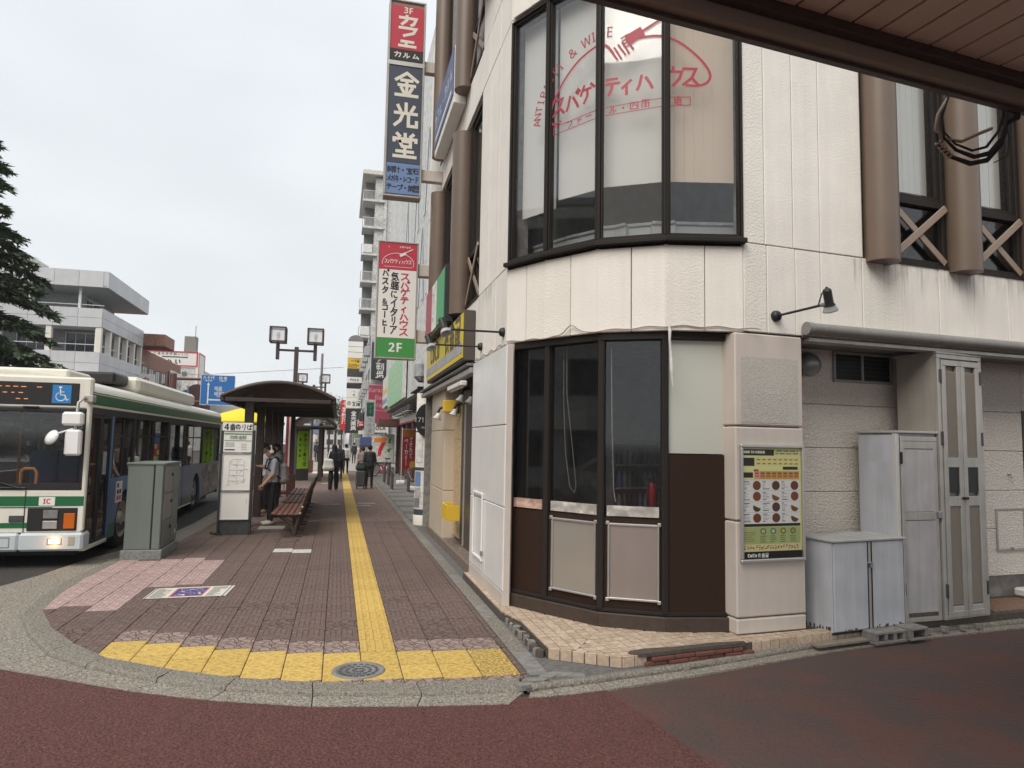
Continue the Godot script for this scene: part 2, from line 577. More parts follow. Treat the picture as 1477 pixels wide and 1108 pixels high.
func materials() -> void:
	mk("red_asphalt", Color(0.175, 0.066, 0.060), 0.93, "speck_soft", 0.42, "n_fine", 0.5)
	mk("old_asphalt", Color(0.105, 0.088, 0.082), 0.88, "worn_red", 0.28, "n_fine", 0.25)
	mk("asphalt", Color(0.075, 0.075, 0.078), 0.92, "speck_soft", 0.7, "n_fine", 0.5)
	mk("aggregate", Color(0.43, 0.40, 0.355), 0.9, "speck", 0.36, "n_fine", 0.5)
	mk("kerb_stone", Color(0.35, 0.33, 0.295), 0.9, "speck", 0.42, "n_fine", 0.5)
	mk("cement", Color(0.24, 0.23, 0.215), 0.92, "mottle", 1.6, "n_fine", 0.4)
	mk("cement_dark", Color(0.15, 0.145, 0.14), 0.92, "mottle", 2.0, "n_fine", 0.4)
	mk("pale_paving", Color(0.42, 0.39, 0.36), 0.9, "mottle", 0.5)
	mk("wall", Color(0.82, 0.80, 0.765), 0.75, "streak", 0.55, "n_fine", 0.10)
	mk("wall_b", Color(0.79, 0.77, 0.73), 0.75, "streak", 0.45, "n_fine", 0.14)
	mk("wall_core", Color(0.30, 0.28, 0.26), 0.9, "mottle", 1.0)
	mk("pillar", Color(0.58, 0.53, 0.495), 0.6, "streak", 0.7)
	mk("white_panel", Color(0.80, 0.81, 0.83), 0.28, "streak", 0.4, "n_wave", 0.10)
	mk("stucco", Color(0.85, 0.785, 0.71), 0.9, "grain", 0.8, "n_stucco", 0.75)
	mk("bronze", Color(0.155, 0.113, 0.086), 0.42, "streak", 0.8)
	mk("bronze_flat", Color(0.29, 0.225, 0.18), 0.5, "streak", 0.8)
	mk("frame", Color(0.034, 0.029, 0.026), 0.5, "grain", 3.0, "", 0.0, 0.0, 0.25)
	mk("brown_panel", Color(0.036, 0.021, 0.016), 0.5, "streak", 0.5, "", 0.0, 0.0, 0.25)
	mk("brown_base", Color(0.055, 0.037, 0.028), 0.55, "mottle", 1.5)
	mk("black", Color(0.012, 0.012, 0.013), 0.5)
	mk("soft_black", Color(0.02, 0.02, 0.021), 0.85)
	mk("alu", Color(0.58, 0.58, 0.58), 0.34, "streak", 0.8, "", 0.0, 0.75)
	mk("alu_dull", Color(0.50, 0.49, 0.475), 0.45, "streak_hard", 0.7, "", 0.0, 0.45)
	mk("cab_blue", Color(0.53, 0.565, 0.63), 0.55, "streak_hard", 0.6, "n_wave", 0.1)
	mk("cab_grey", Color(0.46, 0.46, 0.48), 0.5, "streak_hard", 0.8, "n_wave", 0.1)
	mk("cab_mesh", Color(0.33, 0.29, 0.24), 0.6, "grain", 5.0)
	mk("grey_pipe", Color(0.26, 0.255, 0.25), 0.5, "streak_hard", 0.9)
	mk("tile_a", Color(0.57, 0.445, 0.335), 0.55, "mottle", 2.5)
	mk("tile_b", Color(0.50, 0.385, 0.285), 0.55, "mottle", 2.5)
	mk("tile_c", Color(0.61, 0.49, 0.38), 0.55, "mottle", 2.5)
	mk("red_brick", Color(0.17, 0.065, 0.048), 0.85, "mottle", 3.0)
	mk("mortar", Color(0.10, 0.08, 0.066), 0.95, "mottle", 3.0, "n_fine", 0.6)
	mk("plank", Color(0.54, 0.455, 0.385), 0.6, "streak", 0.5)
	mk("fascia", Color(0.26, 0.225, 0.19), 0.55, "streak", 0.5)
	mk("white", Color(0.78, 0.78, 0.76), 0.6, "mottle", 1.0)
	mk("white_gloss", Color(0.80, 0.80, 0.78), 0.3)
	mk("off_white", Color(0.70, 0.68, 0.62), 0.6, "mottle", 1.0)
	mk("grey_light", Color(0.42, 0.43, 0.44), 0.7, "mottle", 1.0)
	mk("grey_mid", Color(0.22, 0.22, 0.22), 0.7, "mottle", 1.0)
	mk("grey_dark", Color(0.06, 0.06, 0.062), 0.6, "mottle", 1.0)
	mk("dark_brown", Color(0.055, 0.036, 0.03), 0.5, "mottle", 1.5)
	mk("red_brown", Color(0.13, 0.05, 0.04), 0.55, "mottle", 1.5)
	mk("sign_red", Color(0.50, 0.035, 0.065), 0.4)
	mk("logo_red", Color(0.36, 0.035, 0.055), 0.5)
	mk("sign_green", Color(0.05, 0.27, 0.06), 0.4)
	mk("sign_white", Color(0.76, 0.75, 0.71), 0.45)
	mk("sign_cream", Color(0.74, 0.70, 0.60), 0.5)
	mk("sign_navy", Color(0.055, 0.068, 0.095), 0.4)
	mk("sign_blue", Color(0.16, 0.25, 0.45), 0.4)
	mk("sign_yellow", Color(0.62, 0.48, 0.02), 0.4)
	mk("deep_blue", Color(0.02, 0.14, 0.42), 0.4)
	mk("ink", Color(0.02, 0.02, 0.024), 0.6)
	mk("yellow", Color(0.72, 0.46, 0.04), 0.5)
	mk("lime", Color(0.30, 0.55, 0.03), 0.5)
	mk("steel", Color(0.30, 0.30, 0.31), 0.4, "", 1.0, "", 0.0, 0.6)
	mk("rubber", Color(0.018, 0.018, 0.018), 0.85)
	glass("pane", Color(0.03, 0.035, 0.035), 0.10)
	glass("pane_dark", Color(0.012, 0.012, 0.013), 0.38)
	glass("pane_shop", Color(0.012, 0.012, 0.013), 0.25)
	glass("pane_far", Color(0.04, 0.05, 0.055), 0.75)
	glass("pane_clear", Color(0.05, 0.06, 0.06), 0.14)

# ---------------------------------------------------------------- ground, kerbs, paving
const KIN := [[-2.5, -60.0], [-2.5, -30.0], [-2.52, -16.5], [-2.61, -12.94], [-3.0, -11.56], [-3.04, -10.0], [-2.98, -9.0], [-2.88, -8.31], [-2.53, -7.55], [-2.15, -6.95], [-1.77, -6.48], [-1.17, -6.05], [-0.68, -5.77], [-0.12, -5.56], [0.63, -5.4], [1.4, -5.36]]
const KOUT := [[-2.68, -60.0], [-2.68, -30.0], [-2.70, -16.5], [-2.79, -12.9], [-3.17, -11.5], [-3.22, -10.0], [-3.16, -8.95], [-3.03, -8.2], [-2.66, -7.4], [-2.28, -6.75], [-1.86, -6.32], [-1.25, -5.88], [-0.73, -5.60], [-0.11, -5.38], [0.65, -5.23], [1.4, -5.18]]
const APR := [[-2.9, -60.0], [-2.9, -30.0], [-2.95, -16.6], [-3.1, -13.4], [-3.55, -12.0], [-3.72, -10.6], [-4.0, -9.4], [-5.6, -8.55], [-3.3, -6.98], [-2.6, -6.51], [-2.0, -6.13], [-1.4, -5.74], [-0.82, -5.44], [-0.11, -5.18], [0.6, -5.05], [1.24, -4.97]]
const ROAD_Y := -0.06

func poly(a: Array) -> PackedVector2Array:
	var p := PackedVector2Array()
	for e in a:
		p.append(Vector2(e[0], e[1]))
	return p

func sheet(parent: Node, called: String, pl: PackedVector2Array, y: float, m: Material) -> MeshInstance3D:
	var b := MB.new()
	b.prism(pl, y - 0.03, y)
	return put(parent, called, b.done(), m)

func ground() -> void:
	var g := setting("ground", "grey asphalt of the bus road and the town beyond")
	var b := MB.new()
	b.quad(v3(-320, ROAD_Y, 120), v3(-320, ROAD_Y, -420), v3(320, ROAD_Y, -420), v3(320, ROAD_Y, 120))
	put(g, "asphalt", b.done(), MT.asphalt)
	var r := setting("road", "red asphalt crossing in the foreground")
	sheet(r, "red_asphalt", poly([[-40, 14], [-40, -9.4], [-5.6, -8.5], [-4.2, -7.52], [-3.3, -6.98], [-2.6, -6.51], [-2.0, -6.13], [-1.4, -5.74], [-0.82, -5.44], [-0.11, -5.18], [0.6, -5.05], [1.24, -4.97], [1.32, -5.10], [2.03, -5.10], [2.11, -4.41], [2.17, -3.81], [2.2, -3.2], [2.05, -2.0], [2.2, 0], [2.2, 14]]), ROAD_Y + 0.014, MT.red_asphalt)
	sheet(r, "older_brown_asphalt", poly([[2.034, -5.10], [2.85, -5.28], [4.46, -5.68], [5.9, -5.93], [7.2, -6.08], [14, -6.75], [30, -8.3], [30, 14], [2.204, 14], [2.204, 0], [2.054, -2.0], [2.204, -3.2], [2.174, -3.81], [2.114, -4.41]]), ROAD_Y + 0.008, MT.old_asphalt)
	rod(r, "asphalt_seam", [v3(2.02, ROAD_Y + 0.006, -5.09), v3(2.10, ROAD_Y + 0.008, -4.45), v3(2.165, ROAD_Y + 0.007, -3.82), v3(2.19, ROAD_Y + 0.006, -3.2)], 0.012, MT.red_asphalt, 6)
	for c in [[[2.5, -4.9], [2.62, -4.82], [2.75, -4.84], [2.95, -4.74], [3.2, -4.71]], [[3.5, -5.05], [3.7, -4.85], [3.95, -4.72], [4.25, -4.5]], [[4.6, -5.3], [4.9, -5.22], [5.3, -5.28]], [[3.0, -3.9], [3.3, -3.95], [3.5, -3.85]]]:
		var pts := []
		for e in c:
			pts.append(v3(e[0], ROAD_Y + 0.006, e[1]))
		rod(r, "asphalt_crack", pts, 0.0035, MT.asphalt, 4)
	# concrete apron slabs and kerb stones round the corner
	var k := setting("kerb", "curved concrete kerb round the pavement corner")
	var ap := setting("gutter", "exposed aggregate gutter slabs below the kerb")
	for i in KIN.size() - 1:
		var n := 1 if i < 1 else (4 if i < 3 else 1)
		for j in n:
			var t0 := float(j) / n
			var t1 := float(j + 1) / n
			var q := []
			for src in [KIN, KOUT, APR]:
				var a := Vector2(src[i][0], src[i][1])
				var c := Vector2(src[i + 1][0], src[i + 1][1])
				var gap := (c - a).normalized() * 0.004
				q.append(a.lerp(c, t0) + gap)
				q.append(a.lerp(c, t1) - gap)
			var kb := MB.new()
			var lip := 0.022
			var drop: float = 0.012 if i > 10 else 0.004
			var ring := func(p_in: Vector2, p_out: Vector2) -> Array:
				var d := (p_out - p_in).normalized()
				var pts := []
				for e in [[p_in, -0.055], [p_in, 0.0], [p_out - d * lip, -drop], [p_out - d * lip * 0.3, -drop - lip * 0.3], [p_out, -drop - lip], [p_out + d * 0.01, ROAD_Y - 0.01]]:
					pts.append(Vector3(e[0].x, e[1], e[0].y))
				return pts
			var ra: Array = ring.call(q[0], q[2])
			var rb: Array = ring.call(q[1], q[3])
			for s in ra.size() - 1:
				kb.quad(ra[s], rb[s], rb[s + 1], ra[s + 1])
			for e in [ra, rb]:
				for s in range(1, ra.size() - 1):
					kb.tri(e[0], e[s], e[s + 1])
			put(k, "kerb_stone", kb.done(), MT.kerb_stone)
			var sb := MB.new()
			sb.prism(PackedVector2Array([q[2], q[3], q[5], q[4]]), ROAD_Y - 0.02, ROAD_Y + 0.02)
			put(ap, "gutter_slab", sb.done(), MT.aggregate)
	# side street: cracked cement margin, rounded kerb lip and gutter
	var m := setting("margin", "worn cement margin between pavement and tiled step")
	sheet(m, "cement", poly([[1.665, -16], [2.7, -16], [2.7, -6.6], [12, -7.5], [12, -6.62], [7.2, -6.19], [5.9, -6.06], [4.5, -5.83], [2.87, -5.43], [2.0, -5.27], [1.6, -5.21], [1.42, -5.15], [1.42, -5.35], [1.665, -5.35]]), -0.006, MT.cement_dark)
	var kp := [[1.45, -5.19], [1.62, -5.235], [2.0, -5.29], [2.87, -5.45], [4.5, -5.85], [5.9, -6.08], [7.2, -6.21], [12, -6.64]]
	var gp := [[1.4, -5.06], [1.62, -5.06], [2.0, -5.1], [2.85, -5.28], [4.46, -5.68], [5.9, -5.93], [7.2, -6.08], [12, -6.5]]
	for i in kp.size() - 1:
		var path := []
		var n := 3
		for j in n + 1:
			var p := Vector2(kp[i][0], kp[i][1]).lerp(Vector2(kp[i + 1][0], kp[i + 1][1]), float(j) / n)
			path.append(v3(p.x, -0.028 + rng.randf_range(-0.004, 0.004), p.y + rng.randf_range(-0.004, 0.004)))
		rod(m, "kerb_lip", path, 0.036, MT.kerb_stone, 10)
		var gb := MB.new()
		gb.prism(PackedVector2Array([Vector2(kp[i][0] + 0.004, kp[i][1]), Vector2(kp[i + 1][0] - 0.004, kp[i + 1][1]), Vector2(gp[i + 1][0] - 0.004, gp[i + 1][1]), Vector2(gp[i][0] + 0.004, gp[i][1])]), ROAD_Y - 0.02, ROAD_Y + 0.022)
		put(m, "gutter_slab", gb.done(), MT.aggregate)
	# broken cement pieces where the kerbs meet
	for s in [[1.50, -5.28, 0.11], [1.62, -5.33, 0.08], [1.40, -5.22, 0.10], [1.74, -5.38, 0.12], [1.56, -5.47, 0.07], [1.86, -5.34, 0.10]]:
		var pl := PackedVector2Array()
		for q in 7:
			var a := TAU * q / 7.0
			var rr: float = s[2] * rng.randf_range(0.65, 1.1)
			pl.append(Vector2(s[0] + cos(a) * rr, s[1] + sin(a) * rr * 0.55))
		var cb := MB.new()
		cb.prism(pl, -0.03, rng.randf_range(0.004, 0.016))
		put(m, "cement_patch", cb.done(), MT.cement)
	# stone edging along the pavement
	for i in 22:
		var z := -5.42 - i * 0.6
		bx(m, "edging_stone", v3(1.585, -0.028, z - 0.3), v3(0.15, 0.064, 0.592), MT.kerb_stone if i % 3 else MT.cement, 0.005)
	bx(m, "far_edging", v3(1.585, -0.028, -31.0), v3(0.15, 0.064, 24.6), MT.kerb_stone, 0.005)
	# grey block paving in front of the shops
	var sp := setting("shop_forecourt", "grey block paving in front of the shops")
	for i in 44:
		bx(sp, "paving_row", v3(2.55, -0.03, -16.3 - i * 0.6), v3(1.75, 0.07, 0.585), MT.cement if i % 3 else MT.cement_dark, 0.004)

# image of a moulded paving tile: base tone with darker moulded joints, and its relief
func tile_image(key: String, style: int) -> void:
	var n := 128
	var im := Image.create(n, n, false, Image.FORMAT_RGB8)
	var hm := Image.create(n, n, false, Image.FORMAT_RGB8)
	var nz := FastNoiseLite.new()
	nz.seed = 5 + style
	nz.frequency = 0.03
	var nf := FastNoiseLite.new()
	nf.seed = 50 + style
	nf.frequency = 0.18
	for x in n:
		for y in n:
			var u := float(x) / n
			var v := float(y) / n
			var wx := nz.get_noise_2d(x, y) * 0.035
			var wy := nz.get_noise_2d(x + 400, y) * 0.035
			var line := 1.0
			if style == 0:      # little bricks, every other block of rows standing
				var ru := (u + wx * 0.3) * 6.0
				var rv := (v + wy * 0.3) * 3.0
				if int(floor(v * 2.0)) % 2 == 1:
					ru = (v + wx * 0.3) * 6.0
					rv = (u + wy * 0.3) * 3.0
				var sh := 0.5 if int(floor(ru)) % 2 else 0.0
				line = minf(minf(fposmod(ru, 1.0), 1.0 - fposmod(ru, 1.0)) / 6.0, minf(fposmod(rv + sh, 1.0), 1.0 - fposmod(rv + sh, 1.0)) / 3.0) * n
			elif style == 1:    # fans
				var best := 9.0
				for c in [Vector2(0, 1.0), Vector2(1.0, 0.0), Vector2(0.5, 0.45)]:
					var dv: Vector2 = Vector2(u + wx, v + wy) - c
					var rr: float = dv.length() * 3.7
					var ring := minf(fposmod(rr, 1.0), 1.0 - fposmod(rr, 1.0)) / 3.7
					var an := fposmod(dv.angle() * 1.5 + floor(rr) * 1.3, 1.0)
					var spoke: float = minf(an, 1.0 - an) * dv.length() / 1.5
					if dv.length() < 0.62:
						best = minf(ring, spoke)
						break
					best = minf(best, minf(ring, spoke))
				line = best * n
			elif style == 2:    # flat yellow with low studs
				var su := fposmod(u * 6.0, 1.0) - 0.5
				var sv := fposmod(v * 6.0, 1.0) - 0.5
				line = 6.0 if Vector2(su, sv).length() > 0.30 else 4.2
			var edge := clampf((line - 0.4) / 1.7, 0.0, 1.0)
			var amp := 0.35 if style == 2 else 1.0
			var tone := 0.88 + amp * 0.12 * nf.get_noise_2d(x, y) + amp * 0.10 * nz.get_noise_2d(x * 0.6, y * 0.6 + 90)
			var val: float = tone * lerpf(0.40 if style == 1 else 0.70, 1.0, edge)
			im.set_pixel(x, y, Color(val, val, val))
			var hh := clampf(line / 3.0, 0.0, 1.0) * 0.8 + 0.1 * nf.get_noise_2d(x, y)
			if style == 2:
				hh = 0.5 if line > 5.0 else 0.62
			hm.set_pixel(x, y, Color(hh, hh, hh))
	hm.bump_map_to_normal_map(4.0)
	TX[key] = ImageTexture.create_from_image(im)
	TX[key + "_n"] = ImageTexture.create_from_image(hm)

func tile_mat(key: String, tex: String, c: Color, rough := 0.85) -> void:
	var m := StandardMaterial3D.new()
	m.albedo_color = lin(c.r, c.g, c.b)
	m.albedo_texture = TX[tex]
	m.normal_enabled = true
	m.normal_texture = TX[tex + "_n"]
	m.normal_scale = 0.7
	m.roughness = rough
	m.detail_enabled = true
	m.detail_albedo = TX.mottle
	m.detail_blend_mode = BaseMaterial3D.BLEND_MODE_MUL
	m.uv2_triplanar = true
	m.uv2_world_triplanar = true
	m.uv2_scale = Vector3.ONE * 0.45
	MT[key] = m

func tile_mesh(pl: PackedVector2Array, cell: Rect2, y0: float, y1: float) -> ArrayMesh:
	var st := SurfaceTool.new()
	st.begin(Mesh.PRIMITIVE_TRIANGLES)
	st.set_smooth_group(-1)
	var inner := pl
	var off := Geometry2D.offset_polygon(pl, -0.003)
	if off.size() == 1 and off[0].size() == pl.size():
		inner = off[0]
	var add := func(p: Vector2, y: float) -> void:
		st.set_uv((p - cell.position) / cell.size)
		st.add_vertex(Vector3(p.x, y, p.y))
	var idx := Geometry2D.triangulate_polygon(inner)
	for i in range(0, idx.size(), 3):
		var t := [inner[idx[i]], inner[idx[i + 1]], inner[idx[i + 2]]]
		if (t[1] - t[0]).cross(t[2] - t[0]) < 0.0:
			t = [t[0], t[2], t[1]]
		for e in t:
			add.call(e, y1)
	var n := pl.size()
	for i in n:
		var i2 := (i + 1) % n
		# match each outer corner with the nearest inner one
		var a := pl[i]
		var b := pl[i2]
		var ia := inner[0]
		var ib := inner[0]
		for e in inner:
			if e.distance_to(a) < ia.distance_to(a):
				ia = e
			if e.distance_to(b) < ib.distance_to(b):
				ib = e
		for q in [[a, y0, b, y0, b, y1 - 0.0025, a, y1 - 0.0025], [a, y1 - 0.0025, b, y1 - 0.0025, ib, y1, ia, y1]]:
			for s in [[0, 2, 4], [0, 4, 6]]:
				for e in s:
					add.call(q[e], q[e + 1])
	st.generate_normals()
	st.generate_tangents()
	return st.commit()

func paving() -> void:
	tile_image("p_brick", 0)
	tile_image("p_fan", 1)
	tile_image("p_stud", 2)
	tile_mat("pv_brown0", "p_brick", Color(0.225, 0.152, 0.130))
	tile_mat("pv_brown1", "p_brick", Color(0.205, 0.138, 0.118))
	tile_mat("pv_brown2", "p_fan", Color(0.215, 0.146, 0.125))
	tile_mat("pv_fan0", "p_fan", Color(0.45, 0.33, 0.29))
	tile_mat("pv_fan1", "p_fan", Color(0.42, 0.305, 0.27))
	tile_mat("pv_pink0", "p_brick", Color(0.66, 0.47, 0.44))
	tile_mat("pv_pink1", "p_brick", Color(0.61, 0.43, 0.405))
	tile_mat("pv_yellow0", "p_stud", Color(0.84, 0.58, 0.155))
	tile_mat("pv_yellow1", "p_stud", Color(0.78, 0.535, 0.14))
	tile_mat("pv_yellow2", "p_stud", Color(0.80, 0.55, 0.15))
	MT.pv_yellow2.detail_albedo = TX.stain
	MT.pv_yellow2.uv2_scale = Vector3.ONE * 0.33
	tile_mat("pv_white", "p_stud", Color(0.80, 0.78, 0.74))
	var pv := setting("pavement", "brown moulded paving tiles of the bus stop pavement")
	var a := KIN.duplicate()
	a.append([1.5, -5.36])
	a.append([1.5, -60.0])
	var outline := poly(a)
	# bed below the tiles shows in the joints
	var bed := MB.new()
	bed.prism(outline, -0.058, -0.012)
	put(pv, "bed", bed.done(), mk("joint_dirt", Color(0.075, 0.058, 0.052), 0.95, "mottle", 2.0))
	var z0 := {-7: -6.22, -6: -6.10, -5: -5.95, -4: -5.82, -3: -5.70, -2: -5.60, -1: -5.55, 0: -5.53, 1: -5.50, 2: -5.46, 3: -5.45, 4: -5.45}
	var D := 0.36
	var cells := []
	for k in range(-11, 5):
		var zb: float = z0[k] if z0.has(k) else -6.22 + (k + 7) * -0.10
		for j in range(-2, 30):
			cells.append([k, j, zb - (j + 1) * D])
	cells.sort_custom(func(p, q): return p[2] > q[2])
	var made := 0
	var rest := {}
	var whole := {}
	for c in cells:
		var k: int = c[0]
		var j: int = c[1]
		var x := 0.247 + 0.3 * k
		var cell := Rect2(x, c[2], 0.3, D)
		var g := 0.0036 if j < 3 and k >= -7 else 0.002
		var gz := g * 1.7
		var x1 := minf(x + 0.3, 1.5)
		var sq := PackedVector2Array([Vector2(x + g, c[2] + gz), Vector2(x1 - g, c[2] + gz), Vector2(x1 - g, c[2] + D - gz), Vector2(x + g, c[2] + D - gz)])
		var cx := x + 0.15
		var cz: float = c[2] + D / 2
		if cz < -16.3:
			continue
		var mat := "pv_brown%d" % [0 if rng.randf() < 0.5 else (1 if rng.randf() < 0.6 else 2)]
		var kind := "paving_tile"
		if k >= -7 and k <= 3 and (j == 0 or j == 1):
			mat = "pv_yellow%d" % (rng.randi() % 2 if k < 3 else 2)
			kind = "yellow_tile"
		elif k >= -7 and k <= 3 and k != 0 and (j == 2 or j < 0) or (k == 0 and j < 0):
			mat = "pv_fan%d" % (rng.randi() % 2)
		elif k == 0 and j >= 2:
			mat = "pv_yellow%d" % (rng.randi() % 2)
			kind = "yellow_guide_tile"
		elif (cx < -2.1 and cz > -11.4 and cz < -8.35) or (cx < -1.65 and cz > -11.4 and cz < -9.3):
			mat = "pv_pink%d" % (rng.randi() % 2)
			kind = "pink_tile"
		elif cx > -1.0 and cx < -0.3 and cz > -12.2 and cz < -11.85:
			mat = "pv_white"
			kind = "white_tile"
		elif cz < -8.4 and mat == "pv_brown2":
			mat = "pv_brown0"
		for pl in Geometry2D.intersect_polygons(sq, outline):
			if pl.size() < 3:
				continue
			var area := 0.0
			for i in pl.size():
				area += pl[i].cross(pl[(i + 1) % pl.size()])
			if absf(area) * 0.5 < 0.002:
				continue
			var full := absf(absf(area) * 0.5 - (0.3 - 2 * g) * (D - 2 * gz)) < 0.0005
			var top := rng.randf_range(-0.0015, 0.0015)
			if made < 292:
				var o: MeshInstance3D
				if full:
					var wk := "%.4f" % g
					if not whole.has(wk):
						var lp := PackedVector2Array([Vector2(-0.15 + g, -D / 2 + gz), Vector2(0.15 - g, -D / 2 + gz), Vector2(0.15 - g, D / 2 - gz), Vector2(-0.15 + g, D / 2 - gz)])
						whole[wk] = tile_mesh(lp, Rect2(-0.15, -D / 2, 0.3, D), -0.04, 0.0)
					o = put(pv, kind, whole[wk], MT[mat], v3(cx, top, cz))
				else:
					o = put(pv, kind, tile_mesh(pl, cell, -0.04, 0.0), MT[mat], v3(0, top, 0))
				if kind == "yellow_guide_tile":
					guide_bars(o, cx, cz, D, mat)
				made += 1
			else:
				if not rest.has(mat):
					rest[mat] = SurfaceTool.new()
				rest[mat].append_from(tile_mesh(pl, cell, -0.04, 0.0), 0, Transform3D(Basis.IDENTITY, v3(0, top, 0)))
				if kind == "yellow_guide_tile":
					guide_bars(pv, cx, cz, D, mat)
	for mat in rest:
		var o := put(pv, "further_tiles", rest[mat].commit(), MT[mat])
		o.set_meta("kind", "stuff")
	# beyond, the tiles can no longer be told apart
	var far := MB.new()
	var fm := StandardMaterial3D.new()
	fm.albedo_color = lin(0.205, 0.14, 0.12)
	fm.albedo_texture = TX.mottle
	fm.uv1_triplanar = true
	fm.uv1_world_triplanar = true
	fm.uv1_scale = v3(1.2, 1.0, 0.5)
	fm.roughness = 0.85
	far.prism(poly([[-2.515, -16.3], [1.5, -16.3], [1.5, -43.0], [-2.5, -43.0]]), -0.05, -0.001)
	put(pv, "far_paving", far.done(), fm)
	for i in 25:
		var o := bx(pv, "yellow_guide_tile", v3(0.397, 0.0, -16.85 - i * 1.08), v3(0.3, 0.01, 1.07), MT["pv_yellow%d" % (i % 2)], 0.003)
		guide_bars(o, 0.397, -16.85 - i * 1.08, 1.08, "pv_yellow%d" % (i % 2))
	# pale worn strips crossing the pavement
	for s in [[-0.45, 0.15, -20.6, 0.22], [0.6, 1.1, -20.9, 0.25], [-0.6, -0.2, -30.5, 0.5], [-0.5, 0.0, -34.0, 0.4], [0.55, 0.95, -20.2, 0.2], [-1.5, -1.0, -15.2, 0.5], [-1.6, -1.15, -18.6, 0.3]]:
		bx(pv, "pale_tile", v3((s[0] + s[1]) / 2, 0.001, s[2]), v3(s[1] - s[0], 0.01, s[3]), MT.pale_paving, 0.002)
	var pp := setting("far_pavement", "pale pavement beyond the side street")
	bx(pp, "pale_slab", v3(0.6, -0.02, -101.0), v3(6.2, 0.05, 115.0), MT.pale_paving)
	bx(pp, "threshold", v3(-0.6, 0.003, -41.0), v3(1.5, 0.02, 2.4), MT.sign_cream)
	# printed notice stuck to the paving
	var nt := thing("ground_notice", "white printed notice with blue picture stuck to the brown paving", "notice", v3(-1.6, 0.003, -8.96))
	var im := Image.create(160, 96, false, Image.FORMAT_RGB8)
	im.fill(Color(0.80, 0.79, 0.74))
	im.fill_rect(Rect2i(45, 8, 66, 80), Color(0.80, 0.35, 0.30))
	im.fill_rect(Rect2i(48, 12, 60, 72), Color(0.20, 0.25, 0.48))
	for i in 90:
		im.fill_rect(Rect2i(50 + rng.randi() % 52, 16 + rng.randi() % 60, 2 + rng.randi() % 6, 2 + rng.randi() % 5), [Color(0.75, 0.8, 0.85), Color(0.35, 0.42, 0.62), Color(0.75, 0.4, 0.4), Color(0.15, 0.17, 0.3)][i % 4])
	for i in 14:
		for s in [8, 118]:
			im.fill_rect(Rect2i(s, 8 + i * 6, 12 + rng.randi() % 20, 3), Color(0.28, 0.27, 0.27))
	im.fill_rect(Rect2i(2, 0, 3, 96), Color(0.4, 0.4, 0.42))
	im.fill_rect(Rect2i(152, 0, 3, 96), Color(0.4, 0.4, 0.42))
	var pm := StandardMaterial3D.new()
	pm.albedo_texture = ImageTexture.create_from_image(im)
	pm.roughness = 0.6
	var q := MB.new()
	q.quad_uv(v3(-2.03, 0.006, -8.66), v3(-2.02, 0.006, -9.22), v3(-1.15, 0.006, -9.29), v3(-1.18, 0.006, -8.70))
	put(nt, "printed_sheet", q.done(), pm)
	# manhole in the yellow row
	var mh := thing("manhole_cover", "small round iron manhole cover set in the yellow tile row", "manhole cover", v3(0.22, 0.0, -5.76))
	lathed(mh, "rim", [Vector2(0.0, 0.004), Vector2(0.165, 0.004), Vector2(0.168, 0.009), Vector2(0.2, 0.009), Vector2(0.204, 0.0)], v3(0.22, 0, -5.76), MT.grey_mid, 32)
	var db := MB.new()
	for r in 3:
		for i in 6 + r * 6:
			var an := TAU * i / (6 + r * 6)
			db.box(v3(cos(an) * (0.04 + r * 0.05), 0.007, sin(an) * (0.04 + r * 0.05)), v3(0.02, 0.006, 0.03), 0.002, Basis(Vector3.UP, -an))
	put(mh, "raised_pattern", db.done(), mk("iron", Color(0.10, 0.10, 0.10), 0.55, "mottle", 3.0), v3(0.22, 0, -5.76))
	var ir := thing("drain_cover", "thin iron ring of a drain cover beside the bench", "drain cover", v3(-0.85, 0, -13.3))
	var rb := MB.new()
	for i in 16:
		var a0 := TAU * i / 16.0
		rb.box(v3(cos(a0) * 0.22, 0.003, sin(a0) * 0.22), v3(0.03, 0.006, 0.09), 0.001, Basis(Vector3.UP, -a0))
	put(ir, "ring", rb.done(), MT.iron, v3(-0.85, 0, -13.3))

func guide_bars(o: Node, cx: float, cz: float, d: float, mat: String) -> void:
	var k := "bars%.2f" % d
	if not BOXES.has(k):
		var b := MB.new()
		for i in 4:
			b.box(v3(-0.105 + i * 0.07, 0.002, 0), v3(0.032, 0.011, d - 0.03), 0.004)
		BOXES[k] = b.done()
	put(o, "raised_bars", BOXES[k], MT[mat], v3(cx, 0.002, cz))

# ---------------------------------------------------------------- the corner building
var UP_P := [[1.76, -7.45], [2.03, -6.93], [2.40, -6.38], [2.96, -6.03], [3.68, -5.865]]
var LO_P := [[1.795, -7.42], [2.07, -6.97], [2.45, -6.39], [2.98, -6.09], [3.60, -5.99]]
var FAC: Dictionary
var SID: Dictionary
var UPF: Array[Dictionary] = []
var LOF: Array[Dictionary] = []
var BLD: Node3D

func uz(z: float) -> float:   # a place along the street front
	return z + 15.2

func us(x: float) -> float:   # a place along the side street front
	return (x - 3.68) * 1.0047

func wall_panels(w: Dictionary, edges: Array, y0: float, y1: float, o := 0.0, t := 0.05) -> void:
	for i in edges.size() - 1:
		wb(BLD, "wall_panel", w, edges[i] + 0.004, edges[i + 1] - 0.004, y0 + 0.004, y1 - 0.004, o - t, o + rng.randf_range(-0.002, 0.002), MT.wall if rng.randf() < 0.6 else MT.wall_b, 0.006)

func pane(parent: Node, w: Dictionary, u0: float, u1: float, y0: float, y1: float, o: float, m: Material) -> MeshInstance3D:
	return wb(parent, "pane", w, u0, u1, y0, y1, o - 0.004, o + 0.004, m)

